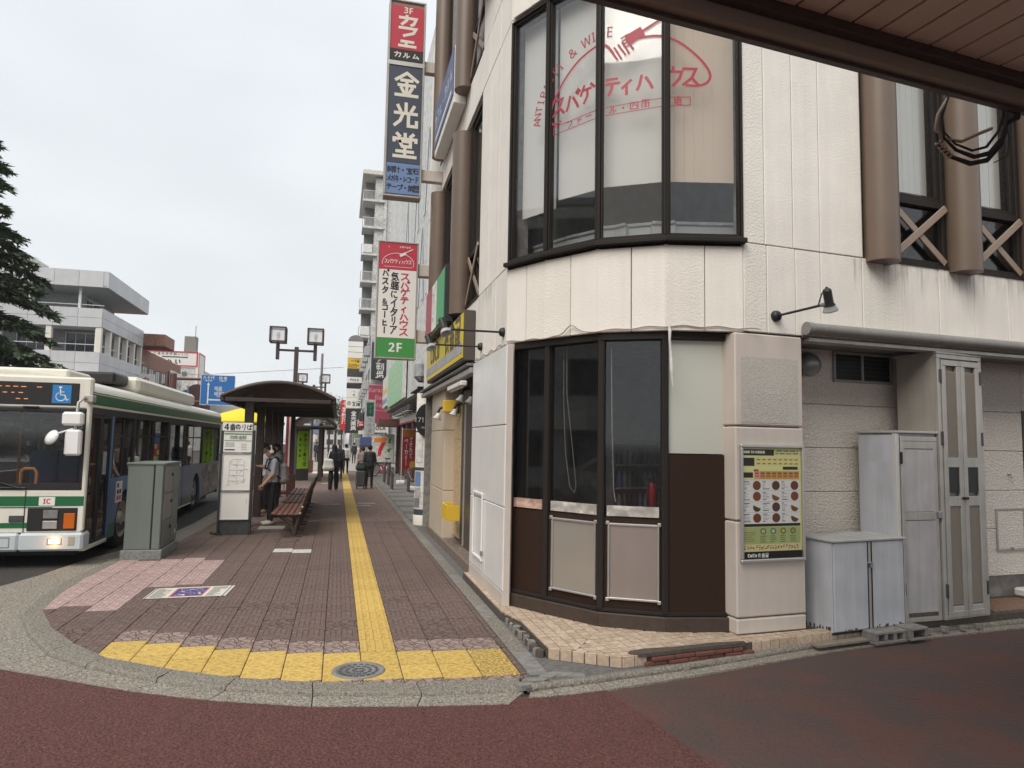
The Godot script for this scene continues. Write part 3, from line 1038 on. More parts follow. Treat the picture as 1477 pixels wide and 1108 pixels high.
func blinds(parent: Node, w: Dictionary, u0: float, u1: float, y0: float, y1: float, o: float, m: Material, step := 0.085) -> void:
	var b := MB.new()
	var n := int((u1 - u0) / step)
	for i in n:
		b.box(Vector3(-(u1 - u0) / 2 + (i + 0.5) * (u1 - u0) / n, 0, rng.randf_range(-0.002, 0.002)), Vector3((u1 - u0) / n * 1.05, y1 - y0, 0.002), 0.0, Basis(Vector3.UP, 0.06))
	put(parent, "vertical_blind", b.done(), m, wp(w, (u0 + u1) / 2, (y0 + y1) / 2, o), wbasis(w))

func column(w: Dictionary, u: float, y0: float, y1: float) -> void:
	var b := MB.new()
	b.tube([v3(0, y0, 0), v3(0, y1, 0)], 0.17, 24)
	put(BLD, "round_column", b.done(), MT.bronze, wp(w, u, 0, 0.06))

func cross_brace(win: Node, w: Dictionary, u0: float, u1: float, y0: float, y1: float, o: float) -> void:
	var c := wp(w, (u0 + u1) / 2, (y0 + y1) / 2, o)
	var L := Vector2(u1 - u0, y1 - y0).length() - 0.05
	var an := atan2(y1 - y0, u1 - u0)
	for s in [1, -1]:
		put(win, "cross_bar", box_mesh(v3(L, 0.075, 0.022), 0.004), MT.bronze_flat, c + wbasis(w).z * (0.012 * s), wbasis(w) * Basis(Vector3.BACK, an * s))

# a sash window with a crossed panel below
func brace_window(w: Dictionary, u0: float, u1: float, y0: float, y1: float, rail: float, blind_m: Material, blind_y: float) -> void:
	var f := wframe(BLD, "window", w, u0, u1, y0, y1, -0.12, -0.02, 0.05, MT.frame)
	wb(f, "rail", w, u0 + 0.05, u1 - 0.05, rail - 0.035, rail + 0.035, -0.12, -0.025, MT.frame, 0.004)
	wframe(f, "sash", w, u0 + 0.055, u1 - 0.055, rail + 0.04, y1 - 0.055, -0.10, -0.05, 0.045, MT.frame)
	pane(f, w, u0 + 0.10, u1 - 0.10, rail + 0.085, y1 - 0.10, -0.08, MT.pane)
	pane(f, w, u0 + 0.05, u1 - 0.05, y0 + 0.05, rail - 0.035, -0.08, MT.pane_dark)
	cross_brace(f, w, u0 + 0.01, u1 - 0.01, y0 + 0.02, rail - 0.02, 0.0)
	if blind_m:
		blinds(f, w, u0 + 0.02, u1 - 0.02, blind_y, y1, -0.22, blind_m)

func corner_building() -> void:
	FAC = wl(1.75, -15.2, 1.75, -7.45)
	SID = wl(3.68, -5.865, 12.0, -6.672)
	for i in 4:
		UPF.append(wl(UP_P[i][0], UP_P[i][1], UP_P[i + 1][0], UP_P[i + 1][1]))
		LOF.append(wl(LO_P[i][0], LO_P[i][1], LO_P[i + 1][0], LO_P[i + 1][1]))
	BLD = thing("corner_building", "pale panelled corner building with a faceted bay window and brown round columns", "building", v3(4.5, 0, -9.5))
	var blind := mk("blind", Color(0.86, 0.87, 0.83), 0.85)
	blind.backlight_enabled = true
	blind.backlight = Color(0.5, 0.5, 0.48)
	var peach := mk("blind_peach", Color(0.72, 0.60, 0.48), 0.85)
	# --- cores: solid floors and walls behind the cladding
	var outline := [[1.81, -15.15], [1.82, -7.43], [2.095, -6.97], [2.455, -6.44], [2.99, -6.10], [3.69, -5.95], [11.9, -6.76], [11.9, -15.15]]
	for y in [[2.89, 3.72, "floor_slab"], [6.62, 11.6, "upper_core"]]:
		var b := MB.new()
		b.prism(poly(outline), y[0], y[1], true)
		put(BLD, y[2], b.done(), MT.wall_core)
	wb(BLD, "inner_wall", FAC, 0.05, uz(-13.45), 3.72, 6.62, -0.25, -0.055, MT.wall_core)
	wb(BLD, "inner_wall", FAC, uz(-9.12), uz(-7.55), 3.72, 6.62, -0.25, -0.055, MT.wall_core)
	wb(BLD, "inner_wall", SID, 0.08, us(5.2), 3.72, 6.62, -0.25, -0.055, MT.wall_core)
	wb(BLD, "inner_wall", SID, us(9.0), us(11.9), 3.72, 6.62, -0.25, -0.055, MT.wall_core)
	bx(BLD, "back_wall", v3(6.85, 3.3, -15.1), v3(10.1, 6.6, 0.12), MT.wall_core)
	bx(BLD, "back_wall", v3(11.85, 3.3, -10.9), v3(0.12, 6.6, 8.2), MT.wall_core)
	var room := mk("room", Color(0.62, 0.61, 0.58), 0.9, "mottle", 0.4)
	bx(BLD, "partition", v3(5.3, 5.17, -9.6), v3(6.8, 2.88, 0.1), room, 0.0, 0.45)
	bx(BLD, "room_floor", v3(6.8, 0.03, -10.6), v3(9.9, 0.08, 7.2), mk("room_floor", Color(0.20, 0.18, 0.165), 0.6, "mottle", 0.6))
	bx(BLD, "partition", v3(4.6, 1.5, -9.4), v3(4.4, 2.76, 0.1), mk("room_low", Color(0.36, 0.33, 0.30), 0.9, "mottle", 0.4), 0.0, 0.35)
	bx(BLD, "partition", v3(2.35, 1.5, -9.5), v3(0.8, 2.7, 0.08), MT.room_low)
	# --- cladding, street front
	var ed := []
	for i in 14:
		ed.append(i * 7.75 / 13.0)
	wall_panels(FAC, ed, 2.86, 3.74)
	wall_panels(FAC, [uz(-9.14), uz(-8.55), uz(-8.0), uz(-7.45)], 3.74, 6.60)
	wall_panels(FAC, [0.0, 0.6, 1.2, uz(-13.4)], 3.74, 6.60)
	wall_panels(FAC, ed, 6.60, 7.20)
	wall_panels(FAC, [uz(-9.14), uz(-8.55), uz(-8.0), uz(-7.45)], 7.20, 10.6)
	wall_panels(FAC, [0.0, 0.6, 1.2, uz(-13.4)], 7.20, 10.6)
	for y in [[3.76, 6.56, 4.52], [7.24, 10.4, 8.0]]:
		brace_window(FAC, uz(-10.1), uz(-9.16), y[0], y[1], y[2], null, 5.0)
		brace_window(FAC, uz(-11.55), uz(-10.42), y[0], y[1], y[2], mk("curtain_grey", Color(0.30, 0.30, 0.31), 0.9), y[2] + 0.1)
		brace_window(FAC, uz(-12.75), uz(-11.6), y[0], y[1], y[2], MT.curtain_grey, y[2] + 0.1)
		column(FAC, uz(-10.26), y[0] - 0.08, y[1] - 0.1)
		column(FAC, uz(-12.92), y[0] - 0.08, y[1] - 0.1)
		wb(BLD, "sill", FAC, uz(-13.4), uz(-9.14), y[0] - 0.03, y[0], -0.12, 0.01, MT.frame)
	# --- cladding, corner facets
	for i in 4:
		var w := UPF[i]
		wall_panels(w, [0.0, w.len * 0.5, w.len], 2.87, 3.70)
		wall_panels(w, [0.0, w.len * 0.5, w.len], 6.62, 8.5)
		rod(BLD, "corner_seal", [wp(w, 0.0, 2.88, -0.022), wp(w, 0.0, 3.70, -0.022)], 0.02, MT.wall_b, 8)
	# --- cladding, side street front
	wall_panels(SID, [0.0, 0.27, 0.61, 0.92, 1.45, 1.99, 2.5, 3.02, 3.53, 4.1, 4.7, 5.3, 5.9, 6.5, 7.1, 7.7, 8.3], 2.88, 3.74)
	wall_panels(SID, [0.0, 0.25, 0.59, 0.92, us(5.14)], 3.74, 6.60)
	wall_panels(SID, [us(9.0), us(9.8), us(10.6), us(11.9)], 3.74, 6.60)
	wall_panels(SID, [0.0, 0.92, 1.99, 3.02, 4.1, 5.3, 6.5, 7.7, 8.3], 6.60, 8.5)
	for x in [5.33, 6.48, 7.63, 8.78]:
		column(SID, us(x), 3.70, 6.6)
	for x in [5.49, 6.64, 7.79]:
		brace_window(SID, us(x), us(x + 0.83), 3.76, 6.4, 4.44, blind, 4.62)
	wb(BLD, "sill", SID, us(5.2), us(9.0), 3.73, 3.76, -0.12, 0.012, MT.frame)
	# --- the bay window of the upper floor
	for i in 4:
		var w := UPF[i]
		var f := wframe(BLD, "bay_window", w, 0.0, w.len, 3.77, 6.56, -0.10, 0.02, 0.024, MT.frame)
		wb(f, "sill", w, -0.02, w.len + 0.02, 3.72, 3.765, -0.10, 0.07, MT.frame, 0.006)
		wframe(f, "sash", w, 0.026, w.len - 0.026, 3.796, 6.53, -0.07, 0.0, 0.018, MT.frame)
		pane(f, w, 0.042, w.len - 0.042, 3.81, 6.51, -0.035, MT.pane)
		blinds(f, w, 0.03, w.len - 0.03, [4.30, 4.38, 4.38, 4.38][i], 6.54, -0.17, peach if i == 3 else blind)
		var q := MB.new()
		q.tube([v3(0, 3.70, 0), v3(0, 6.56, 0)], 0.024, 8)
		put(f, "corner_post", q.done(), MT.frame, wp(w, 0.0, 0, -0.01))
		# invented low seat back and pale rail, standing in for a reflected band
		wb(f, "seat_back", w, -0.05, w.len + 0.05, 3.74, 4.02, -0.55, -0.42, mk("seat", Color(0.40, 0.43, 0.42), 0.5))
		wb(f, "painted_reflection_rail", w, -0.05, w.len + 0.05, 4.022, 4.06, -0.56, -0.40, MT.grey_light, 0.01)
	bay_lettering()
	for e in [[5.0, 5.9], [5.9, 6.8], [6.8, 7.7], [7.7, 8.6]]:
		rain_runs(SID, us(e[0]), us(e[1]), 3.22, 3.725)
	rain_runs(FAC, uz(-9.1), uz(-8.1), 3.2, 3.73)
	# --- the glazed corner of the ground floor
	for i in 4:
		var w := LOF[i]
		wb(BLD, "plinth", w, -0.01, w.len + 0.01, 0.07, 0.22, -0.12, 0.03, MT.brown_base, 0.008)
		var fr := wframe(BLD, "shop_front", w, 0.0, w.len, 0.225, 2.87, -0.10, 0.0, 0.034, MT.frame)
		var q := MB.new()
		q.box(v3(0, 1.55, 0), v3(0.062, 2.62, 0.07), 0.010)
		put(fr, "post", q.done(), MT.frame, wp(w, 0.0, 0, -0.03), wbasis(w))
		if i < 3:
			wb(fr, "brown_board", w, 0.034, w.len - 0.034, 0.26, 1.10, -0.07, -0.03, MT.brown_panel)
			pane(fr, w, 0.034, w.len - 0.034, 1.215, 2.82, -0.05, MT.pane_dark if i < 2 else MT.pane_shop)
			wb(fr, "peeling_white_strip", w, 0.06, w.len - 0.06, 1.115, 1.21, -0.07, -0.022, mk("peeling", Color(0.66, 0.62, 0.57), 0.7, "blotch", 2.2) if i > 0 else mk("peeling_pink", Color(0.62, 0.42, 0.34), 0.7, "blotch", 2.6))
		else:
			wb(fr, "brown_board", w, 0.034, w.len - 0.034, 0.26, 1.71, -0.07, -0.02, MT.brown_panel)
			wb(fr, "frosted_pane", w, 0.034, w.len - 0.034, 1.72, 2.80, -0.06, -0.04, mk("frosted", Color(0.47, 0.48, 0.425), 0.18))
		if i == 1 or i == 2:
			var u0 := 0.085 if i == 1 else 0.07
			var pf := wframe(fr, "poster_frame", w, u0, w.len - 0.055, 0.34, 1.05, -0.03, 0.002, 0.022, MT.alu, 0.006)
			wb(pf, "frosted_sheet", w, u0 + 0.024, w.len - 0.079, 0.364, 1.026, -0.028, -0.016, mk("frost_sheet%d" % i, Color(0.55, 0.54, 0.51) if i == 1 else Color(0.46, 0.41, 0.39), 0.30, "streak", 0.6, "n_wave", 0.2, 0.65))
			for e in [[u0, 0.34], [w.len - 0.055, 0.34], [u0, 1.05], [w.len - 0.055, 1.05]]:
				wb(pf, "corner_clip", w, e[0] - 0.018, e[0] + 0.018, e[1] - 0.018, e[1] + 0.018, -0.02, 0.006, MT.alu, 0.006)
		wb(fr, "head_board", w, -0.01, w.len + 0.01, 2.80, 2.875, -0.12, 0.012, MT.frame, 0.004)
	# --- pillar on the side street
	var PIL := wl(3.57, -5.85, 4.35, -5.93)
	var cuts := [0.085, 0.235, 1.11, 1.985, 2.87]
	wb(BLD, "pillar_core", PIL, 0.02, PIL.len - 0.01, 0.05, 2.88, -0.5, -0.05, MT.wall_core)
	for i in 4:
		wb(BLD, "pillar_panel", PIL, 0.0, PIL.len, cuts[i] + 0.006, cuts[i + 1] - 0.006, -0.44, 0.0, MT.pillar, 0.012)
	# --- white panels on the street front
	var PAN := wl(1.72, -9.24, 1.72, -7.30)
	wb(BLD, "pillar_core", PAN, 0.02, PAN.len - 0.05, 0.05, 2.87, -0.10, -0.05, MT.wall_core)
	for i in 4:
		var e := [0.0, PAN.len * 0.52, PAN.len] if i < 2 else [0.0, PAN.len]
		for j in e.size() - 1:
			wb(BLD, "white_panel", PAN, e[j] + 0.003, e[j + 1] - 0.003, cuts[i] + 0.005, cuts[i + 1] - (0.005 if i < 3 else 0.03), -0.045, 0.0, MT.white_panel if i > 0 else MT.pillar, 0.006)
	wb(BLD, "panel_end", PAN, PAN.len - 0.004, PAN.len + 0.010, 0.09, 2.85, -0.075, -0.008, MT.pillar, 0.004)
	var hatch := wframe(BLD, "inspection_hatch", PAN, 0.26, 0.86, 0.37, 1.18, 0.001, 0.022, 0.035, MT.white_panel, 0.006)
	wb(hatch, "hinge", PAN, 0.85, 0.88, 0.45, 0.50, 0.0, 0.03, MT.steel, 0.003)
	# --- recessed shop entrance on the street front
	var REC := wl(1.95, -14.2, 1.95, -9.2)
	wb(BLD, "entrance_core", REC, 0.0, REC.len, 0.0, 2.87, -0.3, -0.12, MT.wall_core)
	var board := mk("plywood", Color(0.56, 0.42, 0.25), 0.7, "mottle", 1.6)
	for y in [[0.2, 0.72], [0.72, 1.28], [1.28, 1.84], [1.84, 2.4]]:
		wb(BLD, "plywood_board", REC, 1.3, 2.62, y[0] + 0.002, y[1] - 0.002, -0.06, -0.03, board, 0.003)
	wb(BLD, "door_post", REC, 1.18, 1.3, 0.15, 2.85, -0.12, -0.005, mk("taupe", Color(0.25, 0.22, 0.19), 0.6), 0.006)
	for e in [[2.66, 3.0], [3.04, 3.85], [3.9, 4.9]]:
		wb(BLD, "dark_shutter", REC, e[0], e[1], 0.15, 2.85, -0.1, -0.03, mk("shutter", Color(0.075, 0.066, 0.058), 0.5, "streak", 0.8), 0.01)
	wb(BLD, "shutter_rail", REC, 3.0, 3.04, 0.15, 2.4, -0.08, -0.01, MT.alu_dull, 0.006)
	wb(BLD, "shutter_rail", REC, 3.85, 3.9, 0.15, 2.4, -0.08, -0.0, MT.alu_dull, 0.006)
	var BEI := wl(1.80, -14.05, 1.80, -12.3)
	for y in [[0.12, 0.95], [0.95, 2.0], [2.0, 2.87]]:
		wb(BLD, "entrance_panel", BEI, 0.003, BEI.len - 0.003, y[0] + 0.004, y[1] - 0.004, -0.25, 0.0, mk("beige", Color(0.55, 0.475, 0.38), 0.6, "streak", 0.6), 0.008)
	wb(BLD, "entrance_step", wl(1.78, -14.3, 1.78, -9.3), 0.0, 4.98, -0.03, 0.14, -0.5, 0.0, mk("step_brown", Color(0.20, 0.155, 0.125), 0.8, "mottle", 1.2), 0.012)
	wb(BLD, "awning_rail", wl(1.70, -15.0, 1.70, -9.25), 0.0, 5.7, 2.72, 2.80, -0.1, 0.02, MT.alu_dull, 0.01)
	wb(BLD, "awning_rail", wl(1.66, -15.0, 1.66, -9.3), 0.0, 5.7, 2.82, 2.86, -0.2, 0.02, MT.grey_mid, 0.006)
	# --- recessed stucco wall on the side street
	var STU := wl(4.25, -6.52, 12.0, -7.27)
	var ys := [0.33, 0.88, 1.33, 1.80, 2.27, 2.88]
	for i in 5:
		for j in 4:
			wb(BLD, "stucco_panel", STU, 0.0 + j * 1.95 + 0.003, (j + 1) * 1.95 - 0.003, ys[i] + 0.003, ys[i + 1] - 0.003, -0.06, 0.0, MT.stucco, 0.006)
	wb(BLD, "stucco_core", STU, 0.0, 7.8, 0.03, 2.88, -0.4, -0.07, MT.wall_core)
	wb(BLD, "wall_foot", STU, 2.9, 7.8, -0.02, 0.32, -0.3, -0.09, MT.pillar)
	var vent := wframe(BLD, "vent_window", STU, 0.98, 1.82, 2.52, 2.86, 0.0, 0.03, 0.03, mk("vent_frame", Color(0.28, 0.27, 0.26), 0.5), 0.004)
	wb(vent, "vent_opening", STU, 1.0, 1.8, 2.54, 2.84, 0.001, 0.01, MT.black)
	wb(vent, "mullion", STU, 1.37, 1.40, 2.55, 2.83, 0.0, 0.027, MT.vent_frame)
	for i in 6:
		wb(vent, "louvre", STU, 1.01, 1.79, 2.56 + i * 0.046, 2.564 + i * 0.046, 0.008, 0.024, MT.grey_dark)
	var h2 := wframe(BLD, "wall_hatch", STU, 3.38, 3.86, 0.62, 1.12, 0.0, 0.02, 0.022, MT.alu_dull, 0.004)
	wb(h2, "hatch_leaf", STU, 3.405, 3.835, 0.645, 1.095, 0.001, 0.01, MT.stucco)
	wb(h2, "catch", STU, 3.60, 3.64, 0.63, 0.66, 0.0, 0.03, MT.steel, 0.004)
	rod(BLD, "pipe_hook", [wp(STU, 3.62, 1.52, 0.0), wp(STU, 3.62, 1.52, 0.04), wp(STU, 3.62, 1.47, 0.05)], 0.01, MT.steel)
	wb(BLD, "side_recess", STU, 3.9, 7.8, 0.9, 2.3, -0.03, 0.004, MT.brown_base)

func rain_runs(w: Dictionary, u0: float, u1: float, y0: float, y1: float) -> void:
	var q := MB.new()
	q.quad_uv(wp(w, u0, y0, 0.0045), wp(w, u0, y1, 0.0045), wp(w, u1, y1, 0.0045), wp(w, u1, y0, 0.0045))
	put(BLD, "rain_stain", q.done(), MT.rain_runs)

# the red lettering on the bay window, laid on the panes
func bay_point(e: Vector2, o: float) -> Vector3:
	var s := 0.62 + (e.x - 0.62) * 0.87
	e.y = 5.22 + (e.y - 5.27) * 0.83
	for i in 4:
		if s <= UPF[i].len or i == 3:
			return wp(UPF[i], s, e.y, -0.028 + o)
		s -= UPF[i].len
	return Vector3.ZERO

func smooth_line(p: Array, n := 6) -> Array[Vector2]:
	var out: Array[Vector2] = []
	for i in p.size() - 1:
		var a: Vector2 = p[maxi(i - 1, 0)]
		var b: Vector2 = p[i]
		var c: Vector2 = p[i + 1]
		var d: Vector2 = p[mini(i + 2, p.size() - 1)]
		for k in n:
			out.append(b.cubic_interpolate(c, a, d, float(k) / n))
	out.append(p[p.size() - 1])
	return out

func bay_lettering() -> void:
	var t := "スパゲティハウス"
	for i in t.length():
		var b := MB.new()
		glyph(b, t[i], Vector2([0.73, 0.94, 1.15, 1.49, 1.67, 1.865, 2.205, 2.39][i], 5.40 + i * 0.010), Vector2(0.215, 0.25), 0.034, UPF[0], 0.001, true)
		put(BLD, "window_letter", b.done(), MT.logo_red)
	# the dish line: from the first letter up over the arch, and round under the last one
	var dish := MB.new()
	stroke(dish, smooth_line([Vector2(0.76, 5.20), Vector2(0.66, 5.19), Vector2(0.60, 5.28), Vector2(0.64, 5.45), Vector2(0.78, 5.68), Vector2(1.0, 5.88), Vector2(1.22, 5.97), Vector2(1.36, 5.98), Vector2(1.43, 5.95), Vector2(1.50, 5.85)]), 0.03, UPF[0], 0.006, true)
	put(BLD, "window_letter", dish.done(), MT.logo_red)
	dish = MB.new()
	stroke(dish, smooth_line([Vector2(1.78, 5.99), Vector2(2.0, 5.98), Vector2(2.25, 5.89), Vector2(2.48, 5.70), Vector2(2.60, 5.52), Vector2(2.58, 5.41), Vector2(2.48, 5.36), Vector2(2.34, 5.36)]), 0.03, UPF[0], 0.006, true)
	put(BLD, "window_letter", dish.done(), MT.logo_red)
	# noodles gathered in the fork
	for k in 5:
		var b := MB.new()
		var p := Vector2(1.50 + k * 0.045, 5.83 + k * 0.026)
		stroke(b, [p + Vector2(-0.03, 0.06), p + Vector2(0.05, -0.07 - 0.02 * (k % 2))] as Array[Vector2], 0.024, UPF[0], 0.007, true)
		put(BLD, "window_letter", b.done(), MT.logo_red)
	var fork := MB.new()
	stroke(fork, [Vector2(1.70, 6.0), Vector2(1.80, 6.05)] as Array[Vector2], 0.13, UPF[0], 0.0085, true)
	stroke(fork, smooth_line([Vector2(1.80, 6.05), Vector2(1.9, 6.10), Vector2(2.06, 6.19)]), 0.032, UPF[0], 0.009, true)
	for k in 4:
		var q := Vector2(1.70 - 0.038 * (k - 1.5) * 0.5, 6.0 + 0.038 * (k - 1.5))
		stroke(fork, [q, q + Vector2(-0.08, -0.04)] as Array[Vector2], 0.018, UPF[0], 0.0095, true)
	put(BLD, "window_letter", fork.done(), MT.logo_red)
	# the lozenge with the branch name
	var lo := MB.new()
	var line: Array[Vector2] = []
	for i in 60:
		var q := float(i) / 59.0 * 2.0
		if q < 1.0:
			line.append(Vector2(0.66 + q * 1.75, 5.05 + q * 0.07))
		else:
			line.append(Vector2(2.41 - (q - 1.0) * 1.75, 5.22 - (q - 1.0) * 0.07))
	line.append(line[0])
	stroke(lo, line, 0.010, UPF[0], 0.005, true)
	put(BLD, "window_letter", lo.done(), MT.logo_red)
	var t2 := "ファール・四街道"
	for i in t2.length():
		var b := MB.new()
		glyph(b, t2[i], Vector2([0.90, 1.04, 1.18, 1.50, 1.62, 1.74, 1.87, 2.24][i], 5.115 + i * 0.009), Vector2(0.095, 0.10), 0.013, UPF[0], 0.003, true)
		put(BLD, "window_letter", b.done(), MT.logo_red)
	var t3 := "ANTIPASTI & WINE"
	for i in t3.length():
		if t3[i] == " ":
			continue
		var a := PI * 0.985 - i * PI * 0.0335
		var c := Vector2(1.30 + cos(a) * 0.90, 5.21 + sin(a) * 0.72)
		if c.x < 0.08:
			continue
		var s := c.x
		var k := 0
		while k < 3 and s > UPF[k].len:
			s -= UPF[k].len
			k += 1
		ltext(BLD, "window_letter", t3[i], wp(UPF[k], s, c.y, -0.024), wbasis(UPF[k]) * Basis(Vector3.BACK, a - PI / 2), 0.10, MT.logo_red, false)

# ---------------------------------------------------------------- things on and around the corner building
func clip_tiles(parent: Node, region: PackedVector2Array, org: Vector2, ax: Vector2, size: float, y0: float, y1: float) -> void:
	var ay := Vector2(-ax.y, ax.x)
	for i in range(-32, 45):
		for j in range(-45, 32):
			var c := org + ax * (i * size) + ay * (j * size)
			var g := 0.005
			var sq := PackedVector2Array([c + ax * g + ay * g, c + ax * (size - g) + ay * g, c + ax * (size - g) + ay * (size - g), c + ax * g + ay * (size - g)])
			for pl in Geometry2D.intersect_polygons(sq, region):
				var a := 0.0
				for k in pl.size():
					a += pl[k].cross(pl[(k + 1) % pl.size()])
				if absf(a) * 0.5 < 0.0006:
					continue
				var b := MB.new()
				b.prism(pl, y0, y1 + rng.randf_range(-0.001, 0.001))
				put(parent, "tile", b.done(), MT[["tile_a", "tile_b", "tile_c", "tile_a"][rng.randi() % 4]])

func tiled_step() -> void:
	var s := thing("tiled_step", "low step of buff square tiles round the corner shop front", "step", v3(2.6, 0, -6.0))
	var left := [[1.655, -9.3], [1.655, -7.2], [1.76, -6.72], [1.765, -5.8], [1.97, -5.67], [2.45, -6.36], [2.08, -6.93], [1.85, -7.40], [1.73, -7.31], [1.725, -9.3]]
	var right := [[1.972, -5.668], [2.29, -5.462], [3.55, -5.655], [4.42, -5.825], [5.3, -5.97], [5.3, -6.05], [4.36, -5.925], [3.57, -5.845], [3.60, -5.96], [2.98, -6.06], [2.452, -6.36]]
	var core := MB.new()
	core.prism(poly(left), -0.02, 0.079)
	core.prism(poly(right), -0.02, 0.0795)
	core.prism(poly([[1.83, -9.2], [1.83, -7.4], [2.07, -6.9], [2.45, -6.34], [2.98, -6.03], [3.6, -5.9], [4.4, -5.9], [5.3, -6.0], [12, -6.75], [12, -7.4], [4.4, -6.9], [3.2, -8.0]]), -0.02, 0.0755)
	put(s, "mortar_bed", core.done(), MT.mortar)
	clip_tiles(s, poly(left), Vector2(1.765, -5.80), Vector2(1, 0), 0.1, 0.07, 0.09)
	clip_tiles(s, poly(right), Vector2(2.29, -5.462), Vector2(0.9885, -0.151).normalized(), 0.1, 0.07, 0.09)
	# riser tiles
	for seg in [[1.768, -5.795, 2.29, -5.455, 0.0, 9.0], [2.29, -5.455, 2.52, -5.49, 0.0, 9.0], [3.60, -5.655, 4.42, -5.82, 0.0, 9.0], [4.42, -5.82, 5.3, -5.965, 0.0, 9.0]]:
		var w := wl(seg[0], seg[1], seg[2], seg[3])
		var n := int(round(w.len / 0.1))
		for i in n:
			wb(s, "riser_tile", w, w.len * i / n + 0.004, w.len * (i + 1) / n - 0.004, -0.005, 0.086, -0.012, 0.006 + rng.randf_range(-0.001, 0.001), MT[["tile_a", "tile_b"][rng.randi() % 2]], 0.003)
	var wz := wl(1.70, -6.9, 1.70, -6.1)
	for i in 8:
		wb(s, "riser_tile", wz, i * 0.1 + 0.005, i * 0.1 + 0.095, -0.005, 0.045 + rng.randf_range(-0.012, 0.008), -0.012, 0.0, MT.tile_b, 0.003)
	for i in 16:
		var z := -7.15 + i * 0.085
		var pl := PackedVector2Array()
		for q in 6:
			var a := TAU * q / 6.0
			pl.append(Vector2(1.72 + cos(a) * rng.randf_range(0.025, 0.05), z + sin(a) * rng.randf_range(0.03, 0.06)))
		var b := MB.new()
		b.prism(pl, -0.01, rng.randf_range(0.03, 0.065))
		put(s, "broken_mortar", b.done(), MT.mortar if i % 2 else MT.cement)
	for i in 18:    # the dark tiles farther along the side street
		var w := wl(6.9, -6.27, 8.8, -6.45)
		wb(s, "riser_tile", w, i * 0.1 + 0.004, i * 0.1 + 0.096, -0.01, 0.088, -0.02, 0.005, mk("tile_dark", Color(0.24, 0.165, 0.115), 0.6, "mottle", 3.0), 0.003)
		wb(s, "tile", w, i * 0.1 + 0.004, i * 0.1 + 0.096, 0.07, 0.09, -0.45, -0.024, mk("tile_rust", Color(0.27, 0.16, 0.11), 0.7, "mottle", 3.0), 0.002)

func broken_bricks() -> void:
	var s := thing("broken_bricks", "broken red bricks under a cement slab at the step edge", "bricks", v3(3.05, 0, -5.5))
	var w := wl(2.50, -5.445, 3.60, -5.62)
	for r in 2:
		var u := 0.0 + r * 0.06
		while u < w.len - 0.08:
			var L := rng.randf_range(0.16, 0.23)
			wb(s, "brick", w, u, minf(u + L - 0.01, w.len - 0.01 - (0.12 if r else 0.0)), -0.006 + r * 0.036, 0.026 + r * 0.036, -0.10, rng.randf_range(-0.012, 0.012), MT.red_brick, 0.005)
			u += L
	var sl := MB.new()
	sl.prism(poly([[2.36, -5.50], [2.45, -5.463], [2.58, -5.475], [2.75, -5.50], [3.0, -5.545], [3.3, -5.58], [3.5, -5.61], [3.52, -5.66], [3.2, -5.66], [2.8, -5.60], [2.55, -5.60], [2.4, -5.56]]), 0.068, 0.098)
	put(s, "cement_slab", sl.done(), MT.mortar)

func spot_lamp(w: Dictionary, u: float, y: float, label: String) -> void:
	var t := thing("spot_lamp", label, "spot lamp", wp(w, u, y, 0.0), w.turn, "black spot lamps on wall arms")
	var B := wbasis(w)
	var P := func(a: float, b: float, o: float) -> Vector3: return wp(w, u + a, y + b, o)
	lathed(t, "wall_plate", [Vector2(0.0, 0.05), Vector2(0.035, 0.05), Vector2(0.05, 0.03), Vector2(0.055, 0.0), Vector2(0.0, 0.0)], P.call(0, 0, 0.001), MT.black, 16, B * Basis(Vector3.RIGHT, PI / 2))
	rod(t, "arm", [P.call(0, 0, 0.04), P.call(0.0, 0.0, 0.62)], 0.012, MT.black)
	rod(t, "joint", [P.call(0, 0, 0.60), P.call(0, 0.0, 0.66)], 0.02, MT.steel)
	var hb := B * Basis(Vector3.FORWARD, -0.45) * Basis(Vector3.RIGHT, 0.25)
	lathed(t, "lamp_head", [Vector2(0.0, 0.10), Vector2(0.03, 0.10), Vector2(0.038, 0.085), Vector2(0.038, -0.03), Vector2(0.05, -0.05)], P.call(0.0, 0.03, 0.68), MT.black, 14, hb)
	lathed(t, "reflector", [Vector2(0.046, -0.045), Vector2(0.062, -0.09), Vector2(0.066, -0.10), Vector2(0.058, -0.10), Vector2(0.04, -0.06), Vector2(0.0, -0.05)], P.call(0.0, 0.03, 0.68), MT.grey_light, 16, hb)
	rod(t, "cord", [P.call(0, 0.01, 0.56), P.call(0.0, 0.10, 0.60), P.call(0.0, 0.15, 0.66), P.call(0.01, 0.12, 0.69)], 0.006, MT.black, 6)

